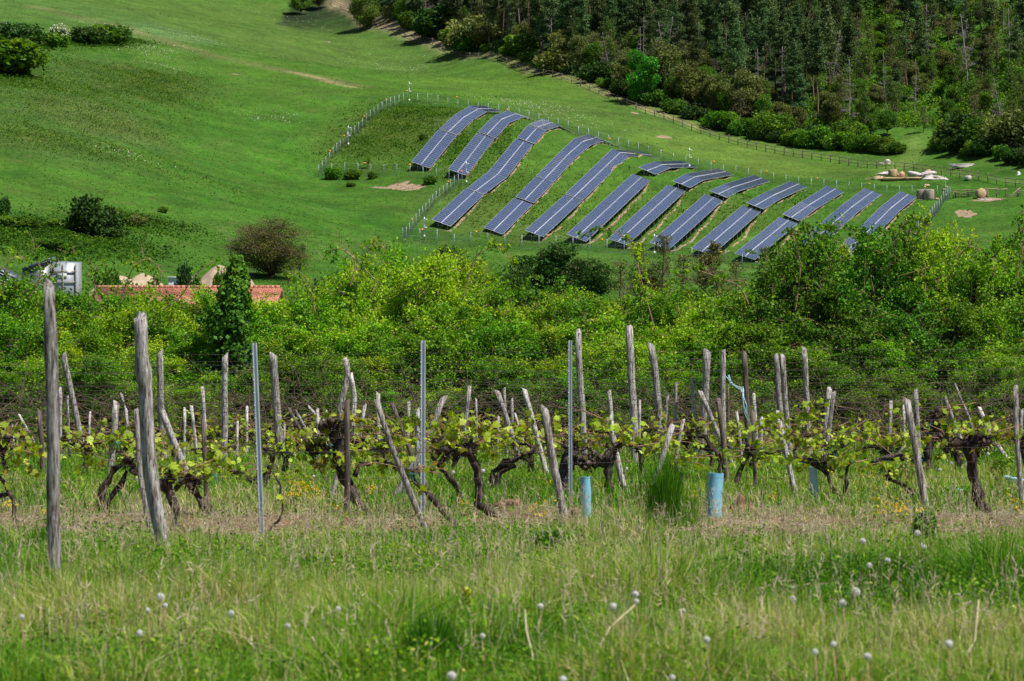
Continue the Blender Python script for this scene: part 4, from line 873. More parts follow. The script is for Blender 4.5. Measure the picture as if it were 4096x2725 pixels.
scatter_px(42000, blob(sc), (.10, .34), 'tussock', 'scrubby_weeds', lambda rg, x, y: np.clip(.62 + .35 * nz2(x, y, 3, 4) + rg.normal(0, .15, len(x)), 0, 1), 'dark scrubby weeds on the left of the meadow', 82, .3)
sc = [(1500,560,5,12),(1560,470,5,10),(1650,460,6,10),(1750,450,6,8),(1450,600,5,8),(1600,520,5,12),(1720,600,4,8),(1850,600,2,10),(2000,560,2,10)]
scatter_px(28000, blob(sc), (.1, .36), 'tussock', 'dark_weeds', lambda rg, x, y: np.clip(.5 + .4 * nz2(x, y, 2.5, 6) + rg.normal(0, .15, len(x)), 0, 1), 'dark weeds in the bare corner of the solar park', 83, .35)
sc = [(2000,700,4,12),(2200,850,5,14),(2400,850,5,14),(2600,880,5,12),(2800,830,4,10),(3000,850,4,8),(3200,800,4,8),(2100,820,3,10),(1900,800,3,10)]
scatter_px(12000, blob(sc), (.12, .38), 'tussock', 'park_weeds', lambda rg, x, y: rg.random(len(x)), 'weeds between the solar rows', 84, .25)
sc = [(100,930,5,5),(250,930,6,5),(330,960,5,4),(480,910,5,4),(580,890,4,3),(180,900,6,4),(420,980,5,4),(60,1000,6,5),(240,1010,6,4),(150,960,6,5)]
scatter_px(16000, blob(sc), (.14, .42), 'tussock', 'hollow_weeds', lambda rg, x, y: np.clip(.3 + .4 * nz2(x, y, 3, 14) + rg.normal(0, .15, len(x)), 0, 1), 'rough dark weeds in the hollow round the large dark bush', 87, .6)
sc = [(60,170,4,10),(200,180,4,8),(330,178,4,8),(440,175,3,7),(100,230,5,10),(520,165,3,6),(30,300,5,8)]
scatter_px(12000, blob(sc), (.14, .42), 'tussock', 'bush_foot_weeds', lambda rg, x, y: np.clip(.3 + .4 * nz2(x, y, 3, 15) + rg.normal(0, .15, len(x)), 0, 1), 'rough weeds round the feet of the upper left bushes', 88, .7)
fl = [(560,190,6,8),(600,205,5,5),(630,225,4,4),(520,180,3,3),(640,262,5,3),(520,130,2,2),(600,178,10,6),(790,155,3,3),(1060,60,10,10),(480,110,4,3)]
scatter_px(1500, blob(fl), (.12, .3), 'blossom', 'white_wildflowers', lambda rg, x, y: rg.random(len(x)), 'patches of white wildflowers on the upper left meadow', 85, .3, 'wildflowers')
fl = [(1540,255,7,7),(1600,275,5,4),(2150,425,6,5),(2200,440,6,4),(2250,470,6,4),(2080,410,4,3),(490,608,4,3),(1085,473,4,3)]
scatter_px(1500, blob(fl), (.10, .24), 'blossom', 'pale_wildflowers', lambda rg, x, y: rg.random(len(x)), 'pale wildflowers behind the crest of the solar park', 86, .3, 'wildflowers')

# ------------------------------------------------------------------ bales, heaps, huts
def lump(rx, ry, rz, seed, k=14, n=7, rough=.12):
    rg = np.random.default_rng(seed); V = []; b = MB()
    ph = rg.random((3, 3)) * 6
    for i in range(n + 1):
        f = i / n * PI / 2
        for j in range(k):
            a = j / k * 2 * PI; d = np.array([math.cos(a) * math.cos(f), math.sin(a) * math.cos(f), math.sin(f)])
            r = 1 + rough * (math.sin(d[0] * 4 + ph[0, 0]) + math.sin(d[1] * 5 + ph[0, 1]) + math.sin(d[2] * 6 + ph[0, 2])) + rg.normal(0, rough * .3)
            V.append(d * r * np.array([rx, ry, rz]) + np.array([0, 0, -.15 * (i == 0)]))
    Q = [[i * k + j, i * k + (j + 1) % k, (i + 1) * k + (j + 1) % k, (i + 1) * k + j] for i in range(n) for j in range(k)]
    b.add(V, Q); return b
def bale(px, pb, wpx, hpx, label, matn='straw_bale', axis='x', seed=0):
    h = hit(px, pb, 280); w = wpx / F * h[1]; H = hpx / F * h[1]; r = H / 2 if axis != 'z' else w / 2; rg = np.random.default_rng(seed)
    b = MB(); k = 18
    if axis == 'z': P = [(0, 0, t * H) for t in (-.05, .1, .5, .9, 1)]; R = [r * .98, r, r * 1.03, r, r * .9]
    else:
        u = np.array([.95, .3, 0]) if axis == 'x' else np.array([.25, -.97, 0]); ln = w * (.5 if axis == 'x' else .42); P = [u * t * ln + np.array([0, 0, r * .96]) for t in (-1, -.92, 0, .92, 1)]; R = [r * .93, r, r * 1.02, r, r * .93]
    b.tube(P, R, k, .025, seed=seed); e = link('straw_bale', b.mesh('straw_bale', M[matn], smooth=False), None, tuple(h)); tag(e, label, 'bale', 'straw bales round the rail pen'); return e
bale(3686, 797, 40, 38, 'dark weathered round bale standing left of the pair beside the far solar table', 'straw_old', 'z', 1)
bale(3716, 798, 42, 40, 'grey weathered round bale standing right of the pair', 'straw_old', 'z', 2)
bale(3923, 792, 38, 38, 'brown round bale with its round face turned to us, by the rail pen', 'straw_bale', 'y', 3)
bale(3571, 706, 36, 28, 'upright straw bale rising from the left part of the spilled straw', 'straw_bale', 'z', 4)
bale(3712, 702, 34, 24, 'dark hollow ended bale on the right of the spilled straw', 'straw_bale', 'y', 5)
bale(3872, 722, 36, 20, 'pale collapsed bale alone near the rail fence', 'bale_pale', 'y', 6)
bale(3707, 747, 22, 10, 'small straw bundle lying in the grass below the spilled straw', 'straw_bale', 'x', 7)
bale(3780, 764, 22, 10, 'low grey bundle behind the corner camera mast', 'straw_old', 'x', 8)
bale(3748, 800, 14, 8, 'tiny straw clump right of the standing bale pair', 'straw_bale', 'x', 9)
bale(4037, 1022, 44, 22, 'grey old bale in the grass at the right edge above the hedge', 'bale_pale', 'y', 10)
def heap(px, pb, wpx, hpx, name, label, cat, matn, seed, dy=1.6, rough=.14, extra=0):
    h = hit(px, pb, 280); w = wpx / F * h[1] / 2; H = hpx / F * h[1]
    lb = lump(w, dy, H, seed, 30, 8, rough * 1.5)
    if matn != 'white':
        rg = np.random.default_rng(seed); n = 160; a = rg.random(n) * 6.28; q = np.stack([np.cos(a) * w * 1.15 * rg.random(n) ** .5, np.sin(a) * dy * 1.15 * rg.random(n) ** .5, H * rg.random(n) * .8], 1); v = rg.normal(0, .35, (n, 3)); v[:, 2] *= .5; lb.twigs(q, q + v, .035, .02, rg.random(n))
    e = link(name, lb.mesh(name, M[matn]), None, (h[0], h[1] + dy * .8, zt1(h[0], h[1] + dy * .8) - (.28 if hpx < 14 else .05))); return tag(e, label, cat)
heap(3604, 715, 34, 20, 'straw_heap', 'half buried round straw heap in the middle of the spilled straw', 'straw', 'straw_bale', 11, 1.0)
heap(3520, 716, 90, 11, 'straw_heap', 'orange tinted straw spread at the left end of the pile', 'straw', 'straw_bale', 12, 1.8)
heap(3610, 722, 150, 11, 'straw_heap', 'flat straw litter under the upright bale', 'straw', 'straw_bale', 13, 2.4)
heap(3690, 712, 80, 20, 'straw_heap', 'pale straw mound in the right half of the pile', 'straw', 'bale_pale', 14, 1.6, .2)
heap(3740, 720, 70, 14, 'straw_heap', 'grey straw trailing off at the right end of the pile', 'straw', 'bale_pale', 15, 2.0, .2)
heap(3560, 700, 80, 10, 'straw_heap', 'greyish straw spread behind the upright bale', 'straw', 'bale_pale', 16, 2.0)
heap(3955, 801, 64, 6, 'straw_heap', 'flat pale straw in front of the round bale by the pen', 'straw', 'bale_pale', 17, 1.4)
heap(4077, 700, 26, 13, 'feed_bag', 'white sacks lying near the right edge below the blossoming bush', 'sack', 'white', 18, .5)
heap(3795, 1003, 24, 12, 'feed_bag', 'small white sack on the pasture right of the dark fence', 'sack', 'white', 19, .4)
heap(3553, 655, 46, 11, 'brush_pile', 'pile of pale cut branches behind the rail fence', 'brush pile', 'bale_pale', 20, 1.0, .25)
def log_stack():
    h = hit(3855, 672, 280); e = empty('log_pile', tuple(h), 'stack of long grey logs on the grass below the forest edge', 'logs'); rg = np.random.default_rng(3)
    for i in range(11):
        r = i // 4; x = rg.normal(0, .3); y = (i % 4) * .34 + r * .15; z = .14 + r * .26; L_ = rg.uniform(1.6, 2.2)
        link('log', MB().tube([(x - L_, y, z), (x + L_, y + rg.normal(0, .05), z + rg.normal(0, .04))], .14, 7, .06, seed=i).mesh('log', M['bale_pale']), e)
log_stack()
def pen():
    P = [(3813,795,.0),(3822,792,0),(3873,789,0),(3946,789,0),(3985,789,0),(4022,788,0),(4072,788,0),(4110,787,0)]
    H = [hit(p[0], p[1], 280) for p in P]; e = empty('rail_pen', tuple(H[0]), 'rough pale pole railings of the animal pen at the right edge', 'fence'); off = H[0]
    for i, h in enumerate(H):
        link('pen_post', MB().tube([h - off + np.array([0, 0, -.2]), h - off + np.array([.03, 0, 1.35 + .1 * (i % 2)])], .10, 6, .1, seed=i).mesh('pen_post', M['railwood']), e)
    for a, b_, hs in ((1, 2, (1.2, .85, .5, .2)), (2, 3, (1.15, .8, .45, .15)), (3, 4, (1.4,)), (4, 5, (1.35,)), (5, 6, (.25, .1)), (6, 7, (1.0, .6, .25)), (0, 1, (1.1,))):
        for k, hh in enumerate(hs):
            rg = np.random.default_rng(k + a * 7); A_ = H[a] - off + np.array([-.3, -.08, hh + rg.normal(0, .05)]); B_ = H[b_] - off + np.array([.3, -.08, hh + rg.normal(0, .08)])
            link('pen_rail', MB().tube([A_, (A_ + B_) / 2 + np.array([0, 0, rg.normal(0, .05)]), B_], .075, 5, .12, seed=k).mesh('pen_rail', M['palewood']), e)
    A_ = hit(4030, 792, 280) - off; B_ = H[6] - off + np.array([.4, -.1, 1.6]); link('pen_rail', MB().tube([A_, B_], .05, 5, .1).mesh('pen_rail', M['palewood']), e)
pen()
# sand heaps, cabin, hut, roofs
def sheap(px, pt, pb, wpx, Y, label, seed, dy=3.):
    x = (px - 2048) / F * Y; z = zt1(x, Y); H = (1362.5 - pt) / F * Y - z; w = wpx / F * Y / 2
    rg = np.random.default_rng(seed); b = MB(); k = 40; n = 10; V = []
    for i in range(n + 1):
        f = i / n
        for j in range(k):
            a = j / k * 2 * PI; r = (1 - f) ** .78 * (1 + .14 * math.sin(3 * a + seed) + .07 * math.sin(7 * a + f * 5) + rg.normal(0, .02)); V.append([math.cos(a) * r * w, math.sin(a) * r * dy, H * (1 - (1 - f) ** 1.25) * (.97 + .03 * rg.random()) - .3 * (i == 0)])
    b.add(V, [[i * k + j, i * k + (j + 1) % k, (i + 1) * k + (j + 1) % k, (i + 1) * k + j] for i in range(n) for j in range(k)])
    tag(link('sand_heap', b.mesh('sand_heap', M['sand'], smooth=True), None, (x, Y, z)), label, 'sand heap')
sheap(470, 1100, 1156, 270, 284, 'pale sand heap rising left behind the tiled roof', 1, 4)
sheap(572, 1092, 1156, 190, 288, 'pointed sand heap left of the white cabin', 2, 3)
sheap(880, 1058, 1140, 200, 292, 'tall sand heap right of the white cabin beside the olive brown tree', 3, 4)
sheap(960, 1085, 1140, 170, 296, 'brown earth heap under the olive brown tree', 5, 3)
def cabin():
    Y = 278; x = (716 - 2048) / F * Y; zt_ = (1362.5 - 1107) / F * Y; zb = (1362.5 - 1175) / F * Y; w = 88 / F * Y; g = zt1(x, Y)
    e = empty('site_cabin', (x, Y, g), 'white metal site cabin behind the tiled roof', 'cabin'); H = zt_ - g
    link('wall', MB().box((0, 1, (H - .12) / 2), (w, 2, H - .12)).mesh('wall', M['white']), e)
    link('roof', MB().box((0, 1, H - .06), (w + .22, 2.3, .12)).mesh('roof', M['white']), e)
    b = MB(); 
    for i in range(7): b.box((-w / 2 + w * (i + .5) / 7, -.012, (H - .3) / 2 + .1), (.03, .02, H - .35))
    link('wall_ribs', b.mesh('wall_ribs', M['galv']), e)
    link('window', MB().box((-w * .12, -.02, H - .75), (.45, .03, .5)).mesh('window', M['tarp']), e)
cabin()
def hut():
    Y = 262; g = (1362.5 - 1150) / F * Y
    def X(px): return (px - 2048) / F * Y
    def Z(py): return (1362.5 - py) / F * Y
    x0, x1, x2 = X(90), X(200), X(306); g = zt1(x1, Y); e = empty('plastic_hut', (x1, Y, g), 'hut clad in dark tarpaulin and clear plastic sheet at lower left', 'hut')
    def bx(n, xa, xb, za, zb, y0, y1, m, slope=0):
        V = [[xa, y0, za], [xb, y0, za], [xb, y1, za], [xa, y1, za], [xa, y0, zb[0]], [xb, y0, zb[1]], [xb, y1, zb[1] + slope], [xa, y1, zb[0] + slope]]
        V = np.array(V) - np.array([x1, 0, g]); b = MB(); b.add(V, [[0, 3, 2, 1], [4, 5, 6, 7], [0, 1, 5, 4], [1, 2, 6, 5], [2, 3, 7, 6], [3, 0, 4, 7]]); return link(n, b.mesh(n, M[m]), e)
    bx('plastic_wall', x1, x2, g, (Z(1050), Z(1056)), 0, 3.2, 'plastic_sheet', .25)
    bx('tarpaulin', x0, x1 - .01, g, (Z(1078), Z(1042)), -.1, 3.4, 'tarp', .5)
    for xx in (x1 + .05, (x1 + x2) / 2, x2 - .05): link('timber_post', MB().box((xx - x1, -.05, (Z(1056) - g) / 2), (.08, .08, Z(1056) - g)).mesh('timber_post', M['palewood']), e)
    for zz in (Z(1085), Z(1128)): link('timber_beam', MB().box(((x2 - x1) / 2, -.07, zz - g), (x2 - x1, .06, .08)).mesh('timber_beam', M['palewood']), e)
    link('window', MB().box(((x2 - x1) * .45, -.03, Z(1100) - g), (.9, .03, .55)).mesh('window', M['white']), e)
    link('tarpaulin_fold', MB().tube([(x0 - x1, -.2, Z(1078) - g), (x0 - x1 + 1.2, -.25, Z(1058) - g), (-.1, -.25, Z(1040) - g + .1), (.6, .2, Z(1046) - g)], .10, 6, .2).mesh('tarpaulin_fold', M['tarp']), e)
hut()
def glasshouse():
    Y = 240; e = None; x0 = (-40 - 2048) / F * Y; x1 = (66 - 2048) / F * Y; g = zt1(x1, Y); zt_ = (1362.5 - 1062) / F * Y - g; zb = (1362.5 - 1110) / F * Y - g
    e = empty('polytunnel', (x0, Y, g), 'low grey framed polytunnel cut by the left edge', 'polytunnel'); L_ = x1 - x0
    b = MB(); b.add([[0, 0, zt_], [L_, 0, zb], [L_, 2.5, zb + .2], [0, 2.5, zt_ + .2], [0, 0, 0], [L_, 0, 0], [L_, 2.5, 0], [0, 2.5, 0]], [[0, 1, 2, 3], [4, 5, 1, 0], [5, 6, 2, 1], [6, 7, 3, 2], [7, 4, 0, 3]])
    link('cover', b.mesh('cover', M['tarp']), e)
    for i in range(5): link('hoop', MB().tube([(0, -.06, zt_ - i * .28), (L_, -.06, zb - i * .28)], .04, 5).mesh('hoop', M['galv']), e)
glasshouse()
def house(px0, px1, pr, pe, Y, label, dep=4.):
    x0 = (px0 - 2048) / F * Y; x1 = (px1 - 2048) / F * Y; zr = (1362.5 - pr) / F * Y; ze = (1362.5 - pe) / F * (Y - dep); g = min(zt1(x0, Y), zt1(x1, Y)) - .3; L_ = x1 - x0
    e = empty('tiled_house', (x0, Y, g), label, 'house')
    b = MB(); th = .12
    sl = math.hypot(dep, zr - ze)
    def roofside(s):
        b = MB(); d = np.array([0, -dep * s, ze - zr]) ; u = d / np.linalg.norm(d); n = np.array([0, u[2] * -s if s > 0 else u[2], abs(u[1])]); n = np.array([0, -u[2] * (-1 if s < 0 else 1) , abs(u[1])]); n[1] = -s * abs(u[2]); 
        V = [[0, 0, 0], [L_, 0, 0], [L_, -sl, 0], [0, -sl, 0], [0, 0, -th], [L_, 0, -th], [L_, -sl, -th], [0, -sl, -th]]
        b.add(V, [[0, 3, 2, 1], [4, 5, 6, 7], [0, 1, 5, 4], [1, 2, 6, 5], [2, 3, 7, 6], [3, 0, 4, 7]])
        # wavy tile courses
        for r in range(int(sl / .3)): b.box((L_ / 2, -.15 - r * .3, .02), (L_, .05, .04))
        o = link('roof', b.mesh('roof', M['roof']), e); ang = math.atan2(zr - ze, dep)
        o.location = (0, 0 if s > 0 else 0, zr - g); o.rotation_euler = (ang, 0, 0) if s > 0 else (ang, 0, PI)
        if s < 0: o.location = (L_, 0, zr - g)
    roofside(1); roofside(-1)
    r = MB(); n = int(L_ / .35)
    for i in range(n): r.tube([(i * .35, 0, zr - g + .06), (i * .35 + .37, 0, zr - g + .07)], [.12, .10], 6)
    link('ridge_tiles', r.mesh('ridge_tiles', M['roof']), e)
    h = ze - g + .25; link('wall', MB().box((L_ / 2, 0, h / 2), (L_ - .8, dep * 1.6, h)).mesh('wall', M['plaster']), e)
    for i in range(4): link('window', MB().box((L_ * (i + .6) / 4.4, -dep * .8 - .02, h * .5), (.9, .04, 1.0)).mesh('window', M['tarp']), e)
house(385, 1128, 1152, 1214, 190, 'long low house with salmon clay tile roof behind the left of the hedge')
house(2285, 2600, 1225, 1275, 186, 'clay tiled roof barely showing through the middle of the hedge', 3.2)
# ------------------------------------------------------------------ the hedge
def shrub_mesh(seed, Wd=2.8, D=2.4, H=3.3, nl=16000, leafmat='hedge', size=.056, shoots=18, ragged=.5, sl=1.0):
    rg = np.random.default_rng(seed); lf = MB(); tb = MB(); C = []; T = []; S = []
    nlob = 15; lobes = []
    for q in range(nlob):
        a = rg.random() * 2 * PI; r = math.sqrt(rg.random()); x = math.cos(a) * r * Wd * .46; y = math.sin(a) * r * D * .40
        top = H * (1 - .30 * r ** 2) * rg.uniform(.70, 1.02); lobes.append((x, y, top))
    for q, (x, y, top) in enumerate(lobes):      # every lobe is a column of leaf clusters from knee height to its top
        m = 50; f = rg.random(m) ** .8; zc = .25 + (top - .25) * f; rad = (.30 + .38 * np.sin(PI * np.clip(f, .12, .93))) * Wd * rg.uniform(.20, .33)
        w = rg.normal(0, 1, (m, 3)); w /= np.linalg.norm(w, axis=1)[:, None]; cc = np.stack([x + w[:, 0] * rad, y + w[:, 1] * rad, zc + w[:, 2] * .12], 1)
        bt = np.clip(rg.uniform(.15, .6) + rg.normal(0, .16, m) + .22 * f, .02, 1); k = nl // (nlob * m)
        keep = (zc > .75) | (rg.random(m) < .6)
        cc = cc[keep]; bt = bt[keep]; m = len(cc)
        sp = rg.uniform(.045, .125, m)
        c = cc[:, None] + rg.normal(0, 1, (m, k, 3)) * sp[:, None, None]; C.append(c.reshape(-1, 3)); T.append(np.clip(np.repeat(bt, k) + rg.normal(0, .14, m * k), 0, 1))
        n2_ = 20; i = rg.integers(0, m, n2_); tb.twigs(np.tile([[x * .6, y * .6, .0]], (n2_, 1)) + rg.normal(0, .25, (n2_, 3)) * [1, 1, .2], cc[i], .009, .004, rg.random(n2_))
        i = rg.integers(0, m, 60); v = rg.normal(0, .16, (60, 3)); tb.twigs(cc[i] - v, cc[i] + v, .0035, .002, rg.random(60))
        for _ in range(3):
            aa = rg.random() * 6.28; p = np.array([x + math.cos(aa) * rg.uniform(.1, .4), y + math.sin(aa) * rg.uniform(.2, .5), rg.uniform(.4, top * .8)]); dd = np.array([math.cos(aa), math.sin(aa) * .6, 1.3]); Pc = []
            for s_ in range(7): Pc.append(p.copy()); p = p + dd * .13; dd = dd + np.array([rg.normal(0, .15), rg.normal(0, .15), -.32])
            tb.tube(Pc, np.linspace(.010, .004, 7), 4, tint=rg.random())
    for q in range(shoots):
        x, y, top = lobes[rg.integers(nlob)]; a = rg.random() * 2 * PI; ln = rg.uniform(.35, 1.1) * sl; P = []; d = np.array([math.cos(a) * .45, math.sin(a) * .35, 1.]); p = np.array([x, y, top - .25])
        for s in range(8): P.append(p.copy()); p = p + d / np.linalg.norm(d) * ln / 7; d = d + np.array([math.cos(a) * .12, math.sin(a) * .1, -.18 * rg.uniform(.3, 1.6)])
        P = np.array(P); tb.tube(P, np.linspace(.007, .003, 8), 4); m = int(ln * 95); t = rg.random(m) * 6.99; i = t.astype(int); c = P[i] + (P[i+1] - P[i]) * (t - i)[:, None] + rg.normal(0, .032, (m, 3)) * (1.3 - t / 10)[:, None]
        C.append(c); T.append(np.clip(rg.normal(.62, .18, m), 0, 1))
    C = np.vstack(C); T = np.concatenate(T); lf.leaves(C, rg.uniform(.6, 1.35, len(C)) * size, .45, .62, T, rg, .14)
    return [('foliage', lf.mesh('foliage', M[leafmat])), ('branches', tb.mesh('branches', M['redtwig']))]
SH = {'lime': [shrub_mesh(101 + i, leafmat='hedge', nl=84000) for i in range(4)], 'green': [shrub_mesh(111 + i, leafmat='hedge_green', nl=70000, size=.064, H=3.5) for i in range(3)], 'deep': [shrub_mesh(131 + i, leafmat='hedge_deep', nl=60000, size=.066, H=3.5, shoots=22) for i in range(2)], 'bright': [shrub_mesh(121 + i, leafmat='hedge_bright', nl=66000) for i in range(2)]}
HS = {'deep': 3.2, 'lime': 3.0, 'green': 3.2, 'bright': 3.05}
GZ60 = -1.93
hedge = [(-40,1150,57,'green'),(140,1120,56,'green'),(330,1190,57,'lime'),(520,1205,56,'lime'),(700,1208,57,'lime'),(870,1195,56,'green'),(1060,1225,57,'lime'),(1210,1180,56,'lime'),(1370,1080,57,'bright'),(1540,1060,57,'lime'),(1720,1060,56,'bright'),(1900,1085,57,'lime'),(2080,1130,56,'lime'),(2260,1180,57,'green'),(2440,1170,56,'lime'),(2620,1150,57,'lime'),(2790,1140,56,'lime'),(2960,1150,57,'lime'),
         (3120,1080,56,'deep'),(3290,1000,56.6,'deep'),(3470,1010,55.5,'deep'),(3640,1000,57,'deep'),(3810,1040,56,'green'),(3980,1040,57,'green'),(4150,1010,56,'green'),
         (60,1180,59.5,'lime'),(230,1190,60,'green'),(430,1190,60,'green'),(640,1185,60.5,'green'),(800,1195,60,'lime'),(1450,1040,60,'lime'),(1640,1030,60.5,'green'),(1820,1060,60,'lime'),(2020,1110,60,'green'),(2350,1200,60,'lime'),(2700,1170,60,'green'),(3030,1130,60,'lime'),(3200,1000,60,'green'),(3380,960,60,'lime'),(3560,990,60.5,'green'),(3720,930,60,'bright'),(3900,1030,60,'lime'),(4080,990,60,'green'),
         (250,1330,54.5,'lime'),(980,1420,53.8,'green'),(1350,1260,54.3,'lime'),(1800,1210,54.6,'lime'),(2300,1290,54.4,'lime'),(2750,1250,54.6,'lime'),(3350,1190,54.6,'deep'),(3800,1230,54.4,'green'),(640,1380,54,'lime'),(3080,1300,54.2,'green'),(4050,1200,54.5,'green'),(50,1260,54.4,'green'),(1580,1340,53.8,'green'),(2050,1400,53.8,'lime'),(2530,1420,53.8,'green'),(3580,1370,53.8,'green'),(440,1440,53.6,'green'),(1180,1330,54.2,'lime'),(2900,1430,53.6,'green'),(3950,1420,53.6,'lime'),(2180,1330,54.2,'green'),(2640,1340,54,'lime'),(3220,1400,53.8,'green'),(1460,1440,53.6,'lime'),(1960,1290,54.3,'green'),(790,1340,54.2,'green'),(130,1440,53.6,'lime'),(3680,1250,54.4,'deep'),(2420,1330,54.1,'lime'),(-20,1490,52.8,'green'),(177,1551,52.8,'green'),(404,1433,53.1,'green'),(587,1489,52.4,'lime'),(797,1551,52.6,'green'),(976,1468,53.1,'lime'),(1175,1433,52.9,'green'),(1345,1440,52.5,'green'),(1529,1551,52.8,'green'),(1733,1531,52.9,'lime'),(1939,1464,53.1,'green'),(2093,1464,52.7,'green'),(2298,1507,52.6,'green'),(2521,1519,52.7,'green'),(2745,1489,53.1,'lime'),(2898,1501,53.2,'lime'),(3068,1513,53.2,'lime'),(3290,1456,52.9,'green'),(3513,1498,52.5,'green'),(3724,1553,52.3,'green'),(3926,1468,52.2,'green'),(4129,1460,52.2,'lime')]
LM = [(60,'at the left edge'),(205,'behind the foremost post'),(600,'before the salmon roof'),(940,'by the ivy trunk'),(1200,'right of the ivy trunk'),(1690,'above the middle steel post'),(2070,'below the dark trees'),(2320,'above the third steel post'),(2530,'over the tallest rear post'),(2900,'over the right hand posts'),(3350,'left of the bright tall shoots'),(3700,'under the bright tall shoots'),(4060,'at the right edge')]
HD = {'deep': 'dark green', 'lime': 'yellow green', 'green': 'deeper green', 'bright': 'bright lime'}
sh_i = 0; seen = {}
for px, pt, Y, kind in sorted(hedge):
    ms = SH[kind]; x = (px - 2048) / F * Y; g = zt1(x, Y); H = (1362.5 - pt) / F * Y - g; k = H / HS[kind]
    row = 'low' if Y < 53.4 else 'front' if Y < 55 else ('back' if Y > 58 else 'main'); w = min(LM, key=lambda r: abs(r[0] - px))[1]
    l = '%s hedge shrub %s%s' % (HD[kind], {'low': 'lowest foremost, ', 'front': 'low in front, ', 'back': 'in the back rank, ', 'main': ''}[row], w); seen[l] = seen.get(l, 0) + 1
    if seen[l] > 1: l += [', further right', ', still further right', ', rightmost', ', far right'][seen[l] - 2]
    kk = {'low': .62, 'front': .9}.get(row, 1.0)
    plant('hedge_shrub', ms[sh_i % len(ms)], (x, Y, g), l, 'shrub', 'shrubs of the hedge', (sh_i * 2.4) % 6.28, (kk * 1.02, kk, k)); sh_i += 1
# long arching shoots at known places, built as one plant each, rooted in the hedge
def shoot(pp, Y, matn, label, seed, r0=.014, dens=60, spread=.05, size=.06):
    rg = np.random.default_rng(seed); P = np.array([ray(a, b, Y + c) for a, b, c in pp]); base = P[0].copy()
    t = np.linspace(0, len(P) - 1, 6 * len(P)); i = np.minimum(t.astype(int), len(P) - 2); f = (t - i)[:, None]
    Pm = P[np.maximum(i - 1, 0)]; Pp = P[np.minimum(i + 2, len(P) - 1)]; A, B = P[i], P[i+1]
    C = .5 * ((2 * A) + (B - Pm) * f + (2 * Pm - 5 * A + 4 * B - Pp) * f ** 2 + (3 * A - Pm - 3 * B + Pp) * f ** 3) - base
    tb = MB(); tb.tube(C, np.linspace(r0, r0 * .3, len(C)), 5); lf = MB(); n = int(dens * np.linalg.norm(np.diff(C, axis=0), axis=1).sum()); u = rg.random(n) * (len(C) - 1.01); j = u.astype(int)
    kc = max(2, n // 9); ci = rg.integers(0, kc, n); co_ = rg.normal(0, spread * 1.7, (kc, 3)); uc = rg.random(kc) * (len(C) - 1.01); u = np.clip(uc[ci] + rg.normal(0, .25, n), 0, len(C) - 1.02); j = u.astype(int); c = C[j] + (C[j+1] - C[j]) * (u - j)[:, None] + (co_[ci] + rg.normal(0, .028, (n, 3))) * (1.2 - .7 * u / len(C))[:, None]
    sw = rg.integers(3, len(C) - 1, 10 + len(C) // 3); v = rg.normal(0, spread * 2.2, (len(sw), 3)) + [0, 0, spread]; tb.twigs(C[sw], C[sw] + v, r0 * .4, .002)
    lf.leaves(c, rg.uniform(.6, 1.4, n) * size, .4, .6, np.clip(rg.normal(.6, .2, n), 0, 1), rg); e = empty('arching_shoot', tuple(base), label, 'shoot', 'long shoots rising out of the hedge')
    link('foliage', lf.mesh('foliage', M[matn]), e); link('stem', tb.mesh('stem', M['redtwig']), e)
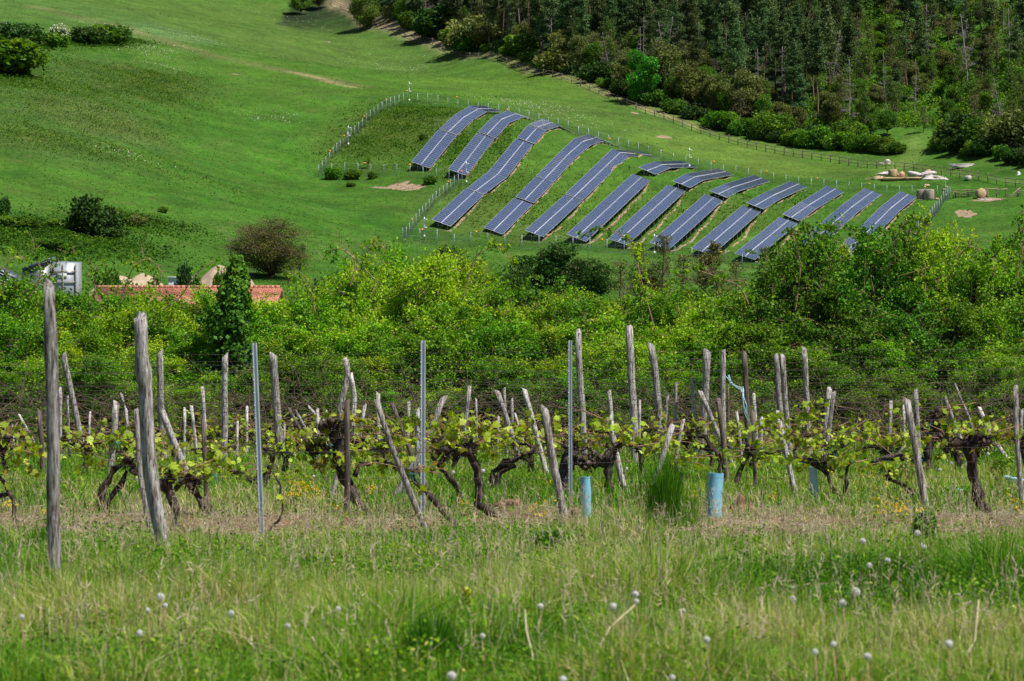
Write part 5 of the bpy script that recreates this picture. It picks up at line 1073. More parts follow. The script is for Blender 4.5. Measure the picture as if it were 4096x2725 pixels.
G_ = [([(2570,1300,0),(2555,1090,0),(2530,975,0),(2450,928,0),(2380,920,0),(2320,945,0)], 52, 'hedge_green', 'arching leafy shoot crossing the foot of the sixth solar row', 95, .035),
 ([(2620,1320,0),(2560,1100,0),(2545,1000,0),(2500,940,0)], 52, 'hedge_bright', 'bright leafy shoot hanging upright below the seventh solar row', 130, .05),
 ([(1420,1150,0),(1455,1040,0),(1500,975,0),(1540,1000,0)], 55, 'hedge_bright', 'leafy spray at the top of the hedge below the empty meadow', 160, .07),
 ([(1850,1200,0),(1900,1040,0),(1960,990,0),(2030,1010,0),(2060,1060,0)], 55, 'hedge', 'curved spray over the hedge between the two dark trees', 120, .05),
 ([(1500,1120,0),(1390,1010,0),(1330,1000,0),(1290,1040,0)], 55, 'hedge_green', 'leafy shoot leaning left over the hedge top', 110, .05),
 ([(1400,1150,0),(1420,1050,0),(1380,1000,0),(1345,930,0)], 54, 'twig', 'bare dark twig curling out of the hedge against the meadow', 0, .05),
 ([(110,1200,0),(160,1110,0),(150,1020,0),(135,995,0)], 55, 'hedge_green', 'upright leafy shoot in front of the dark tarpaulin', 170, .07),
 ([(180,1180,0),(210,1080,0),(260,1010,0),(310,1015,0)], 55, 'hedge_green', 'leafy shoot arching over the clear plastic wall', 170, .06),
 ([(380,1200,0),(380,1110,0),(392,1050,0)], 55, 'hedge_green', 'slim upright shoot just right of the plastic hut', 220, .07),
 ([(480,1230,0),(510,1120,0),(545,1060,0),(600,1040,0),(660,1110,0)], 55, 'hedge', 'leafy shoot over the left sand heap', 130, .07),
 ([(650,1240,0),(720,1190,0),(790,1090,0),(870,1040,0)], 55, 'hedge', 'thin shoot slanting right past the white cabin', 60, .05),
 ([(10,1180,0),(20,1080,0),(60,1030,0),(110,1040,0)], 55, 'hedge', 'leafy shoot at the left edge over the polytunnel', 150, .07),
 ([(3330,1200,0),(3320,1060,0),(3290,960,0),(3330,900,0),(3400,920,0),(3480,960,0)], 55.5, 'hedge_green', 'arching branch with fine leaves before the rightmost lower solar tables', 230, .08),
 ([(3480,1180,0),(3560,1060,0),(3580,960,0),(3620,890,0),(3680,870,0),(3730,900,0)], 55, 'hedge_green', 'tall dark arching branch left of the bright shoots', 210, .07),
 ([(3700,1200,0),(3700,1080,0),(3700,960,0),(3690,860,0)], 55, 'hedge_bright', 'tallest bright leafy shoot standing before the dark fence', 420, .10),
 ([(3740,1200,0),(3760,1080,0),(3780,1010,0),(3770,930,0)], 55, 'hedge_bright', 'second bright shoot right of the tallest one', 300, .09),
 ([(3780,1150,0),(3850,1010,0),(3900,990,0),(3960,1040,0)], 55, 'hedge_green', 'low arch of leaves on the right part of the hedge', 180, .07),
 ([(3970,1180,0),(3980,1050,0),(3985,940,0)], 55, 'hedge', 'narrow upright shoot near the right edge', 260, .06),
 ([(4060,1150,0),(4090,1000,0),(4080,900,0),(4090,850,0)], 54, 'hedge_green', 'dark leafy shoot cut by the right edge', 200, .07),
 ([(3180,1250,0),(3200,1100,0),(3190,980,0),(3160,930,0)], 55, 'hedge_green', 'leafy branch rising left of the right hand bushes', 220, .08),
 ([(3000,1230,0),(2960,1150,0),(2900,1120,0),(2780,1080,0),(2700,1085,0)], 55, 'hedge', 'long low shoot leaning left over the hedge middle', 130, .05),
 ([(1260,1250,0),(1240,1150,0),(1200,1090,0),(1160,1100,0)], 55, 'hedge', 'small shoot right of the ivy clad trunk', 130, .06)]
for i, (pp, Y, mn, l, dens, sp) in enumerate(G_): shoot(pp, Y, mn if mn != 'twig' else 'hedge', l, 200 + i, dens=max(1, dens) * 1.6, spread=sp)
def ivy_trunk():
    Y = 53.5; x = (940 - 2048) / F * Y; g = zt1(x, Y); e = empty('ivy_clad_trunk', (x, Y, g), 'tree stump column wrapped in glossy ivy, rising over the left of the hedge', 'ivy'); rg = np.random.default_rng(9)
    H = (1362.5 - 1050) / F * Y - g; nc = 150; cf = rg.random(nc) ** .8; n = nc * 60; f = np.clip(np.repeat(cf, 60) + rg.normal(0, .028, n), 0, 1.04); z = .6 + (H - .6) * f
    prof = np.interp(f, [0, .25, .5, .75, .9, 1], [.30, .34, .36, .28, .20, .10]); a = np.repeat(rg.random(nc) * 2 * PI, 60) + rg.normal(0, .3, n); r = prof * (np.repeat(rg.uniform(.5, 1.25, nc), 60) + rg.normal(0, .14, n))
    c = np.stack([np.cos(a) * r + .06 * np.sin(z * 2), np.sin(a) * r, z], 1); lf = MB(); N = np.stack([np.cos(a), np.sin(a), .3 + 0 * a], 1) + rg.normal(0, .7, (n, 3)); lf.leaves(c, rg.uniform(.05, .11, n), .1, .8, np.clip(rg.normal(.3, .2, n) + .55 * f ** 2, 0, 1), rg, N=N)
    link('foliage', lf.mesh('foliage', M['ivy']), e); link('trunk', MB().tube([(0, 0, -.2), (.05, 0, H * .5), (0, 0, H * .92)], [.14, .11, .05], 8, .1).mesh('trunk', M['vinebark']), e)
ivy_trunk()
def thicket():
    rg = np.random.default_rng(12); n = 3600; Y = rg.uniform(48.5, 53, n); X = rg.uniform(-.20, .20, n) * Y; Z = zt(X, Y); h = rg.random(n) ** 1.6 * .95; d = rg.normal(0, 1, (n, 3)); d[:, 2] = np.abs(d[:, 2]) * .7; d /= np.linalg.norm(d, axis=1)[:, None]
    ln = rg.uniform(.15, .7, n)[:, None]; A = np.stack([X, Y, Z + h], 1); b = MB(); B = A + d * ln; b.twigs(A, B, .006, .003, rg.random(n)); C = B + (d + rg.normal(0, .6, (n, 3))) * ln * .6; b.twigs(B, C, .004, .002, rg.random(n))
    tag(link('bramble_thicket', b.mesh('bramble_thicket', M['twig'])), kind='stuff', label='tangle of dry brown brambles under the hedge', cat='brambles')
    n = 36000; Y = rg.uniform(50.5, 54.5, n); X = rg.uniform(-.20, .20, n) * Y; Z = zt(X, Y); b = MB(); h = rg.random(n) ** 1.2 * 1.2; ok = nz2(X, Y * 2, .8, 4) > .2 + h * .4; b.leaves(np.stack([X, Y, Z + h], 1)[ok], rg.uniform(.03, .07, ok.sum()), .4, .6, rg.random(ok.sum()), rg)
    tag(link('hedge_foot_leaves', b.mesh('hedge_foot_leaves', M['hedge_green'])), kind='stuff', label='low green leaves growing through the brambles', cat='undergrowth')
thicket()

# ------------------------------------------------------------------ stakes and posts of the vineyard
LMK = []
def near_lm(px, Y):
    c = [l for l in LMK]; return min(c, key=lambda q: abs(q[0] - px) + abs(q[1] - Y) * 12)
def stake_pts(pp, Yb=None):
    """pp: pixels from top to base; all at the depth where the base meets the ground"""
    h = hit(pp[-1][0], pp[-1][1]); Y = h[1]; P = [ray(a, b, Y) for a, b in pp][::-1]; P[0] = h; return P, Y
def post(pp, wpx, label, matn='wood', seed=0, flat=1.0, name='vineyard_stake', group='wooden stakes in the vine rows', taper=.92, cat='stake', knob=None, k=10):
    P, Y = stake_pts(pp); base = P[0].copy(); r = wpx / F * Y / 2; rg = np.random.default_rng(seed)
    Q = [P[0] + (P[0] - P[1]) / np.linalg.norm(P[0] - P[1]) * .15]
    for a, b in zip(P[:-1], P[1:]):
        L_ = np.linalg.norm(b - a); n = max(2, int(L_ / .22)); 
        for i in range(n): Q.append(a + (b - a) * i / n + (rg.normal(0, .05 * r, 3) if i else 0))
    Q.append(P[-1]); Q = np.array(Q) - base; R = np.linspace(r * 1.03, r * taper, len(Q)) * (1 + rg.normal(0, .035, len(Q)))
    if knob:
        s = np.linspace(0, 1, len(Q)); 
        for f, am, wd in knob: R *= 1 + am * np.exp(-((s - f) / wd) ** 2)
    b = MB(); b.tube(Q, R, k, .07, tint=rg.uniform(.2, .8), seed=seed, tiltcap=.9)
    if flat != 1.0: b.V[0][:, 1] *= flat
    o = link(name, b.mesh(name, M[matn], smooth=False), None, tuple(base)); return tag(o, label, cat, group)
POST = [
 ([(196,1137),(204,1400),(214,1800),(217,2360)], 52, 'tallest foremost grey wooden post at the left with a split top', 'wood'),
 ([(561,1267),(566,1420),(578,1540),(596,1850),(664,2262)], 53, 'second foremost grey post, knotty and leaning left, with a rounded top', 'wood')]
o = post(POST[0][0], 54, POST[0][2], seed=1, name='wooden_post', group=None, taper=.80, cat='post', knob=[(.62, .10, .02), (.45, .08, .03), (.78, .1, .02)], k=14)
# its long crack
o = post(POST[1][0], 55, POST[1][2], seed=2, name='wooden_post', group=None, taper=.92, cat='post', knob=[(.70, .28, .02), (.35, .12, .03), (.1, .1, .05)], k=14)
def metal(pp, wpx, label):
    P, Y = stake_pts(pp); base = P[0].copy(); w = wpx / F * Y; b = MB(); a = P[0] - base; c = P[-1] - base; d = c - a; e = empty('metal_post', tuple(base), label, 'post', 'galvanised posts of the front vine row')
    # a lipped channel profile swept up the post
    prof = np.array([(-.5, .25), (-.5, -.35), (-.2, -.35), (-.12, -.15), (.12, -.15), (.2, -.35), (.5, -.35), (.5, .25), (.42, .25), (.42, -.25), (.25, -.25), (.16, -.05), (-.16, -.05), (-.25, -.25), (-.42, -.25), (-.42, .25)]) * w
    V = []; 
    for t in (-.05, 1): V += [a + d * t + np.array([q[0], q[1], 0]) for q in prof]
    k = len(prof); b.add(V, [[j, (j + 1) % k, k + (j + 1) % k, k + j] for j in range(k)]); link('channel', b.mesh('channel', M['galv']), e)
    h = MB()
    for i in range(14):
        p = a + d * (.08 + .066 * i); h.box(p + np.array([-.42 * w, -.36 * w, 0]), (w * .25, w * .12, .022))
    link('wire_hooks', h.mesh('wire_hooks', M['steel_dark']), e)
METAL = [([(1017,1372),(1048,2146)], 21, 'leftmost galvanised steel post, tilting slightly, beside the foremost wooden pair'), ([(1692,1362),(1690,2062)], 21, 'middle galvanised steel post crossed by a leaning stake'), ([(2280,1362),(2281,2010)], 16, 'third galvanised steel post, just left of a tall wooden one')]
for a in METAL: metal(*a)
LMK = [(205,18.6,'the tall foremost post'),(610,21.8,'the second foremost post'),(1035,28,'the leftmost steel post'),(1389,29,'the square dark stake'),(1690,30,'the middle steel post'),(2280,35,'the third steel post'),(2350,30,'the narrow blue tube'),(2860,30,'the wide blue tube'),(3255,33,'the torn pale tube'),(2530,42,'the tallest rear post'),(3700,30,'the lying pale tube'),(3940,30,'the thick vine at right'),(940,52,'the ivy clad trunk'),(3110,42,'the close pair of tall posts'),(10,30,'the left edge'),(4085,30,'the right edge')]
S_ = [([(254,1419),(330,1784),(345,1850)],26),([(76,1658),(130,1756),(150,1810)],12),([(156,1640),(168,1800),(170,1900)],20,'wood_dark'),([(241,1552),(242,1850)],14),([(270,1584),(280,1850)],10),([(466,1611),(440,1905)],28),([(485,1573),(505,1650),(530,1810)],10),([(505,1637),(512,1820)],14),
 ([(640,1409),(643,1600),(656,1840)],30),([(544,1640),(560,1900),(600,2125)],22),([(649,1650),(700,1780),(744,1893),(760,1960)],30),([(739,1635),(737,1860)],14),([(765,1623),(793,1870)],14),([(810,1549),(828,1850)],15),([(810,1679),(822,1860),(828,2040)],22,'wood_dark'),([(899,1423),(897,1860)],27),
 ([(988,1628),(985,1830)],12),([(949,1688),(947,1850)],12),([(1092,1415),(1098,1490),(1112,1700),(1121,1850)],32),([(1155,1636),(1204,1725),(1322,1950)],17,'wood_dark'),([(1184,1647),(1221,1713),(1262,1840)],12),([(1233,1627),(1290,1696),(1355,1830)],13),([(1270,1639),(1273,1850)],15),([(1308,1644),(1255,1800)],12),
 ([(1382,1438),(1390,1500),(1359,1644),(1345,1850)],26),([(1402,1501),(1418,1590),(1402,1850)],22),([(1389,1604),(1389,2062)],25,'wood_dark'),([(1374,1776),(1350,1890),(1322,2018)],18),([(1460,1621),(1422,1850)],15),([(1513,1573),(1511,1840)],17),([(1508,1604),(1560,1770),(1620,1920),(1698,2110)],25),([(1569,1616),(1652,1834),(1727,1985)],18,'wood_dark'),
 ([(1635,1610),(1630,1850)],14),([(1669,1639),(1672,1920)],22),([(1775,1590),(1692,1799),(1577,1995)],25),([(1878,1547),(1856,1750),(1845,1850)],18),([(1905,1596),(1908,1830)],9),([(1991,1568),(2027,1674),(2086,1865)],22),([(2016,1553),(2030,1850)],13),([(2048,1595),(2050,1840)],12),([(2097,1556),(2130,1680),(2191,1915)],22),([(2060,1656),(2112,1830)],10),
 ([(1994,1668),(1989,1860)],10),([(2180,1632),(2200,1780),(2257,2068)],31),([(2314,1329),(2318,1500),(2330,1640),(2339,1880)],29),([(2435,1568),(2465,1850)],17),([(2436,1668),(2460,1800),(2500,1975)],28),([(2517,1311),(2524,1500),(2536,1680),(2541,1870)],31),([(2604,1374),(2620,1480),(2636,1640),(2642,1850)],30),([(2672,1583),(2648,1860)],11),([(2704,1532),(2700,1850)],15),([(2769,1516),(2783,1850)],15),
 ([(2830,1404),(2824,1540),(2812,1720),(2807,1850)],30),([(2802,1565),(2890,1777),(2940,1890)],20),([(2687,1707),(2640,1860),(2597,1985)],27),([(2893,1406),(2892,1640),(2895,1860)],24),([(2874,1601),(2895,1780),(2908,1935)],22,'wood_dark'),([(2913,1544),(2912,1830)],9,'wood_dark'),([(2977,1410),(2988,1680),(2992,1860)],24,'wood_dark'),([(2733,1680),(2700,1860)],15),
 ([(2947,1647),(2972,1870)],13),([(3015,1577),(3032,1830)],13),([(3012,1647),(3024,1980)],18,'wood_dark'),([(3045,1671),(3045,1870)],15),([(3103,1420),(3121,1650),(3146,1850)],26),([(3131,1423),(3144,1620),(3162,1850)],21),([(3109,1650),(3182,1985)],24),([(3218,1392),(3230,1630),(3236,1840)],21),([(3318,1556),(3286,1850)],22),([(3335,1570),(3297,1870)],20),
 ([(3563,1607),(3555,1840)],15),([(3615,1623),(3616,1820)],11),([(3627,1595),(3660,1780),(3706,2038)],30),([(3662,1565),(3678,1870)],22),([(3779,1595),(3840,1750),(3868,1890)],21),([(3818,1535),(3882,1686),(3912,1800)],11),([(3918,1635),(3960,1740),(4030,1840)],21),([(4012,1614),(3985,1660),(3958,1780)],10),([(4063,1547),(4064,1735),(4090,2020)],22),([(3633,1729),(3582,1840)],22),([(4087,1640),(4080,1850)],14),
 ([(3955,1670),(3950,1830)],9),([(1140,1690),(1130,1850)],10),([(2560,1600),(2556,1850)],12),([(3470,1700),(3480,1840)],9),([(360,1650),(352,1850)],10),([(50,1700),(60,1840)],9)]
used = {}
for i, s in enumerate(sorted(S_, key=lambda q: q[0][0][0])):
    pp, w = s[0], s[1]; mn = s[2] if len(s) > 2 else 'wood'; (xt, yt), (xb, yb) = pp[0], pp[-1]; Y = hit(xb, yb)[1]; ln = (yb - yt) / F * Y
    lean = 'upright' if abs(xt - xb) < .09 * (yb - yt) else ('leftward' if xt < xb else 'rightward'); lm = near_lm(xt, Y)
    dpt = 'front row' if Y < 31.5 else ('middle rows' if Y < 38 else 'rear rows'); sz = 'tall' if ln > 1.5 else ('short' if ln < .9 else 'medium')
    side = 'left of' if xt < lm[0] else 'right of'; l = '%s %s %s stake tilted %s %s %s, %s' % (sz, 'thick' if w / F * Y > .075 else 'slim', 'dark' if mn == 'wood_dark' else 'grey', lean, side, lm[2], dpt); l = l.replace('tilted upright', 'upright').replace('close pair of tall posts', 'close post pair')
    used[l] = used.get(l, 0) + 1
    if used[l] > 1: l += ['', '', ', further right', ', still further right', ', rightmost'][used[l]]; l = l.replace(' stake upright right of the close', ' upright stake right of the close')
    post(pp, w, l, 'wood_pale' if mn == 'wood' and (i % 3 == 0 or ln < 1.0) else mn, 300 + i, flat=.7 if i % 3 else 1.0, k=9)
# blue grow tubes
def growtube(pp, wpx, label, matn='tube', lying=False):
    h = hit(pp[-1][0], pp[-1][1]); Y = h[1]; A = h; B = ray(pp[0][0], pp[0][1], Y if not lying else hit(pp[0][0], pp[0][1])[1]); r = wpx / F * Y / 2; b = MB(); n = 12
    if lying: A = A + [0, 0, r]; B = B.copy(); B[2] = zt1(B[0], B[1]) + r
    P = [A + (B - A) * t - A for t in np.linspace(0 if lying else -.03, 1, 7)]; b.tube(P, r * np.array([1.02, .98, 1.0, .96, 1.0, .97, 1.02]), 8, .05, cap=False, seed=int(pp[0][0])); b.tube(P, r * .93, 8, .05, cap=False, seed=int(pp[0][0]))
    o = link('grow_tube', b.mesh('grow_tube', M[matn]), None, tuple(A)); tag(o, label, 'plant tube', 'blue plastic tubes round young vines')
growtube([(2341,1907),(2347,2070)], 42, 'narrow standing blue plastic tube beside the leaning front stake'); growtube([(2862,1893),(2856,2070)], 57, 'widest standing blue plastic tube, right of the tall grass tuft')
growtube([(3250,1868),(3262,2004)], 34, 'torn pale blue tube standing between two vines', 'tube_pale'); growtube([(3857,1985),(3722,1952)], 24, 'pale blue tube lying in the grass by the stake', 'tube_pale', True); growtube([(4130,1955),(4024,1930)], 30, 'pale blue tube lying cut by the right edge', 'tube_pale', True)
# ------------------------------------------------------------------ vines
def vleaf(b, C, S, rg, tint):
    """five lobed vine leaves"""
    n = len(C); N = rg.normal(0, 1, (n, 3)); N[:, 1] -= .5; N[:, 2] += .5; N /= np.linalg.norm(N, axis=1)[:, None]; T = np.cross(N, rg.normal(0, 1, (n, 3))); T /= np.linalg.norm(T, axis=1)[:, None]; B = np.cross(N, T)
    ang = np.array([0, .35, .75, 1.15, 1.6, 2.1, 2.75, 3.53, 4.18, 4.68, 5.13, 5.53, 5.93]); rad = np.array([1, .62, .92, .6, .85, .55, .5, .5, .55, .85, .6, .92, .62]) * .55
    k = len(ang); V = C[:, None] + (T[:, None] * (np.cos(ang) * rad)[None, :, None] + B[:, None] * (np.sin(ang) * rad)[None, :, None] + N[:, None] * (rad ** 2 * -.35 + .06 * np.sin(ang * 5))[None, :, None]) * S[:, None, None]
    V = np.concatenate([C[:, None], V], 1); tr = []; 
    base = np.arange(n)[:, None, None] * (k + 1); f = np.array([[0, 1 + q, 1 + (q + 1) % k] for q in range(k)])[None]; b.add(V.reshape(-1, 3), tris=(base + f).reshape(-1, 3), tint=np.repeat(tint, k + 1))
def vine(limbs, label, leafpts, seed, heads=(), canes=(), group=None, ties=()):
    """limbs: (list of pixels from the ground up, width at base px, width at end px)"""
    rg = np.random.default_rng(seed); h = hit(*limbs[0][0][0]); Y = h[1]; base = h.copy(); e = empty('grapevine', tuple(base), label, 'vine', group); b = MB()
    for li, (pp, w0, w1) in enumerate(limbs):
        P = [ray(a, c, Y) for a, c in pp]; Q = [P[0] - [0, 0, .12]] if li == 0 else []; off = 0.0
        for a, c in zip(P[:-1], P[1:]):
            n = max(2, int(np.linalg.norm(c - a) / .07))
            for i in range(n): off = off * .8 + rg.normal(0, .012); Q.append(a + (c - a) * i / n + np.array([rg.normal(0, .008), off, rg.normal(0, .008)]))
        Q.append(P[-1]); Q = np.array(Q); R = np.linspace(w0, w1, len(Q)) / F * Y / 2 * (1 + rg.normal(0, .2, len(Q))); b.tube(Q - base, R, 9, .2, seed=seed + li)
        m = int(len(Q) * 1.2); i = rg.integers(0, len(Q), m); v = rg.normal(0, .035, (m, 3)); b.twigs(Q[i] - base, Q[i] - base + v, .008, .002)
    for hx, hy, r in heads:
        c = ray(hx, hy, Y) - base; rr = r / F * Y * .85
        for q in range(7): o_ = rg.normal(0, rr * .5, 3); b.tube([c + o_ - [rr * .3, 0, 0], c + o_ + rg.normal(0, rr * .2, 3), c + o_ + [rr * .3, 0, rr * .2]], [rr * .22, rr * .40, rr * .16], 7, .3, seed=seed + q)
        A = c + rg.normal(0, rr * .5, (110, 3)); b.twigs(A, A + rg.normal(0, rr * .45, (110, 3)), .009, .002)
    link('trunk', b.mesh('trunk', M['vinebark']), e)
    cb = MB(); C = []
    canes = list(canes)
    for hx, hy, r_ in heads:
        for _ in range(4): s_ = rg.choice([-1, 1]); canes.append([(hx, hy), (hx + s_ * rg.uniform(20, 60), hy - rg.uniform(0, 60)), (hx + s_ * rg.uniform(70, 170), hy - rg.uniform(-20, 90))])
    for pp in canes:
        P = np.array([ray(a, c, Y - .03) for a, c in pp]) - base; cb.tube(P, np.linspace(.009, .004, len(P)), 5); 
        for a, c in zip(P[:-1], P[1:]):
            n = int(np.linalg.norm(c - a) / .11 + rg.random()); C += [a + (c - a) * rg.random() + rg.normal(0, .05, 3) for _ in range(n)]
    for lx, ly, sx, sy, n in leafpts:
        n = max(3, int(n * .55)); c = ray(lx, ly, Y) - base; s = np.array([sx, 20, sy]) / F * Y; q = c + rg.normal(0, 1, (n, 3)) * s * .75; q[:, 1] -= .04; C += list(q)
        p2 = q[rg.integers(0, n, max(2, n // 5))]; cb.twigs(np.tile(c, (len(p2), 1)), p2, .005, .003)
    if C:
        C = np.array(C); lb = MB(); t = np.clip(rg.normal(.60, .26, len(C)), 0, 1); S = rg.uniform(.05, .14, len(C)); S *= np.where(t < .2, .6, 1); vleaf(lb, C, S, rg, t); link('leaves', lb.mesh('leaves', M['vine_leaf']), e)
    if cb.n: link('canes', cb.mesh('canes', M['cane']), e)
    for tx, ty in ties:
        c = ray(tx, ty, Y - .05) - base; tb = MB()
        tb.tube([c + np.array([math.cos(a) * .045, math.sin(a) * .04, .01 * math.sin(a * 3)]) for a in np.linspace(0, 6.3, 9)], .0045, 4); tb.twigs([c, c], [c + [.03, -.05, -.10], c + [-.02, -.05, -.07]], .004, .003); link('string_tie', tb.mesh('string_tie', M['tie']), e)
    return e
GRP = 'gnarled vines of the front row'
vine([([(63,2088),(50,2000),(20,1930),(-20,1880)],22,16),([(-20,1990),(40,1975)],22,16)], 'vine cut by the left edge with a dark arm low over the grass', [(20,1800,50,30,18),(100,1890,50,35,22),(150,1810,40,26,14)], 401, [(0,1770,50)], [[(-20,1870),(80,1800),(200,1830)]], GRP)
vine([([(415,2052),(402,1985),(430,1920),(452,1880),(515,1850)],28,18),([(386,2054),(440,2000),(480,1940),(508,1885)],24,12)], 'forked vine between the two foremost posts with a burnt dark head', [(430,1760,45,26,20),(480,1740,40,30,22),(330,1860,36,30,22),(250,1800,40,28,18),(520,1800,40,26,12),(400,1860,30,22,8)], 402, [(520,1843,42)], [[(515,1850),(420,1840),(330,1800)],[(250,2000),(290,1985),(350,2040)]], GRP, [(470,1770)])
vine([([(700,2110),(704,2035),(675,1965),(645,1915)],30,30),([(704,1960),(740,1920),(770,1900)],24,16)], 'vine just right of the second foremost post with two drooping trunks', [(660,1790,30,26,16),(700,1870,40,34,24),(620,1770,30,20,8)], 403, [(690,1905,26)], [[(640,1900),(700,1840),(720,1760)]], GRP)
vine([([(845,2062),(795,1990),(765,1940),(745,1915)],34,34)], 'ragged vine stump between the second wooden post and the leftmost steel post', [(800,1860,46,30,26),(880,1840,34,26,22),(900,1870,30,26,14),(850,1800,30,30,10)], 404, [(770,1920,38)], [[(760,1910),(840,1860),(940,1880)],[(850,1830),(920,1800),(960,1830)]], GRP, [(862,1900)])
vine([([(1055,1980),(1072,1890),(1095,1828),(1055,1794)],26,18),([(1072,1895),(1010,1930),(960,1890),(920,1880)],24,18)], 'dark vine wrapping the leftmost steel post', [(925,1890,34,26,20),(1120,1690,34,28,22),(1080,1740,34,26,16),(1060,1870,24,20,8),(1150,1740,30,22,12)], 405, [(1040,1920,26)], [[(1095,1828),(1150,1745),(1280,1720)],[(940,1890),(1000,1850),(1060,1880)]], GRP)
vine([([(1480,2062),(1420,1995),(1375,1905),(1354,1790),(1350,1713)],24,50),([(1417,1903),(1436,1857),(1500,1850)],20,14)], 'vine with a big shaggy dark head behind the square dark stake', [(1350,1670,50,20,18),(1320,1830,50,40,34),(1370,1850,40,26,20),(1440,1670,40,24,18),(1230,1770,40,40,26),(1250,1870,40,26,18),(1460,1800,30,20,8)], 406, [(1350,1710,62),(1260,1790,46)], [[(1350,1700),(1440,1680),(1520,1670)],[(1250,1880),(1380,1810),(1480,1795)]], GRP, [(1320,1780)])
vine([([(1825,2108),(1750,2018),(1704,1966),(1646,1903),(1589,1874),(1509,1851),(1428,1863)],26,12)], 'long thin vine arching low across the leaning stake and middle steel post', [(1640,1860,26,22,12),(1680,1960,22,16,8),(1500,1850,26,18,8),(1590,1740,34,34,20)], 407, [(1640,1895,18)], [[(1420,1870),(1500,1850),(1600,1870)]], GRP, [(1645,1895)])
vine([([(1850,2010),(1819,1937),(1761,1874),(1721,1822),(1744,1759)],26,24)], 'vine with a curved trunk right of the middle steel post', [(1640,1690,50,26,38),(1710,1705,40,30,34),(1620,1740,40,20,14),(1770,1710,36,28,18)], 408, [(1750,1770,24)], [[(1744,1760),(1660,1690),(1560,1680)]], GRP, [(1680,1760)])
vine([([(1980,2068),(1910,2012),(1916,1943),(1899,1863),(1868,1790)],34,36),([(1868,1800),(1800,1815),(1745,1800)],50,40)], 'vine with a shaggy horizontal arm and straight trunk, between two steel posts', [(1850,1680,40,30,26),(1900,1710,44,30,30),(1960,1800,34,30,28),(1800,1720,34,24,16),(2000,1720,36,20,16),(1960,1660,20,16,6)], 409, [(1790,1812,40),(1880,1790,34)], [[(1870,1790),(1960,1740),(2080,1700)],[(1870,1780),(1900,1720),(1990,1760)]], GRP)
vine([([(1975,1965),(1973,1890),(2021,1850),(2082,1831),(2142,1795)],28,26),([(1980,1975),(2000,1890),(2060,1860)],24,18)], 'low crooked vine left of the pale leaning front stake', [(2090,1730,50,40,44),(2040,1740,40,30,20),(1950,1810,36,26,18),(2140,1700,36,30,20)], 410, [(2100,1820,30)], [[(2140,1795),(2060,1740),(1960,1720)]], GRP)
vine([([(2270,2000),(2257,1886),(2275,1813),(2290,1770)],36,46),([(2262,1850),(2324,1840),(2415,1856),(2445,1795),(2481,1775)],50,30),([(2436,1970),(2433,1890),(2450,1830)],26,22)], 'massive shaggy vine bridging over the narrow blue tube', [(2370,1700,44,24,24),(2480,1710,50,40,44),(2240,1680,34,24,16),(2400,1720,34,24,16),(2320,1760,30,20,10),(2500,1760,30,24,12)], 411, [(2285,1790,44),(2360,1850,44),(2450,1800,30)], [[(2480,1780),(2560,1785),(2640,1770)],[(2440,1690),(2330,1640),(2260,1650)]], GRP, [(2255,1885)])
vine([([(2884,1925),(2875,1830),(2821,1747),(2748,1728)],28,22)], 'thick vine arching left above the wide blue tube', [(2640,1650,40,24,22),(2770,1700,34,28,18),(2700,1800,30,24,12),(2800,1830,50,18,18)], 412, [(2760,1735,26)], [[(2748,1728),(2800,1670),(2900,1720)],[(2780,1820),(2870,1825),(2960,1840)]], GRP, [(2715,1850)])
vine([([(2705,1985),(2722,1904),(2681,1870),(2640,1870)],22,20)], 'slender dark vine inside the tall grass tuft', [(2590,1760,40,40,26),(2620,1800,40,24,22),(2730,1830,50,26,22),(2660,1780,24,20,10)], 413, [(2690,1860,22)], [[(2560,1760),(2640,1800),(2740,1830)]], GRP, [(2645,1812)])
vine([([(2954,1985),(2948,1916),(2966,1862),(2990,1813)],22,22),([(2958,1990),(3015,1947),(3064,1984)],20,18)], 'short vine with an arched root loop right of the wide blue tube', [(2985,1720,34,26,20),(2950,1840,40,22,18),(3060,1830,50,24,24),(3100,1710,44,30,30)], 414, [(3000,1805,28)], [[(2990,1813),(2940,1830),(2890,1820)],[(3140,1760),(3200,1710),(3260,1680)]], GRP)
vine([([(3367,2010),(3324,1947),(3312,1898)],26,16),([(3379,1985),(3385,1886),(3403,1850)],18,14),([(3312,1900),(3264,1856),(3180,1835)],20,20)], 'two stemmed vine wreathed in leaves beside the torn pale tube', [(3240,1650,50,40,50),(3110,1700,50,34,36),(3180,1760,50,40,30),(3180,1850,50,26,30),(3350,1850,50,36,46),(3330,1740,36,26,20),(3400,1730,50,30,30),(3430,1840,40,30,22),(3080,1840,50,22,22),(3260,1800,44,30,24),(3480,1720,44,24,20)], 415, [(3300,1850,26)], [[(3150,1750),(3220,1680),(3260,1600)],[(3460,1740),(3520,1780),(3575,1825)],[(3480,1835),(3380,1860),(3340,1880)]], GRP)
vine([([(3700,2012),(3651,1977),(3603,1935),(3560,1912)],26,20),([(3651,1977),(3630,1990),(3625,2000)],12,8)], 'low crawling vine reaching left from the leaning plank', [(3545,1880,34,24,20),(3620,1820,36,24,18),(3540,1770,26,22,12),(3660,1750,34,24,18)], 416, [(3560,1905,18)], [[(3630,1990),(3625,1900),(3622,1850)]], GRP, [(3675,1840)])
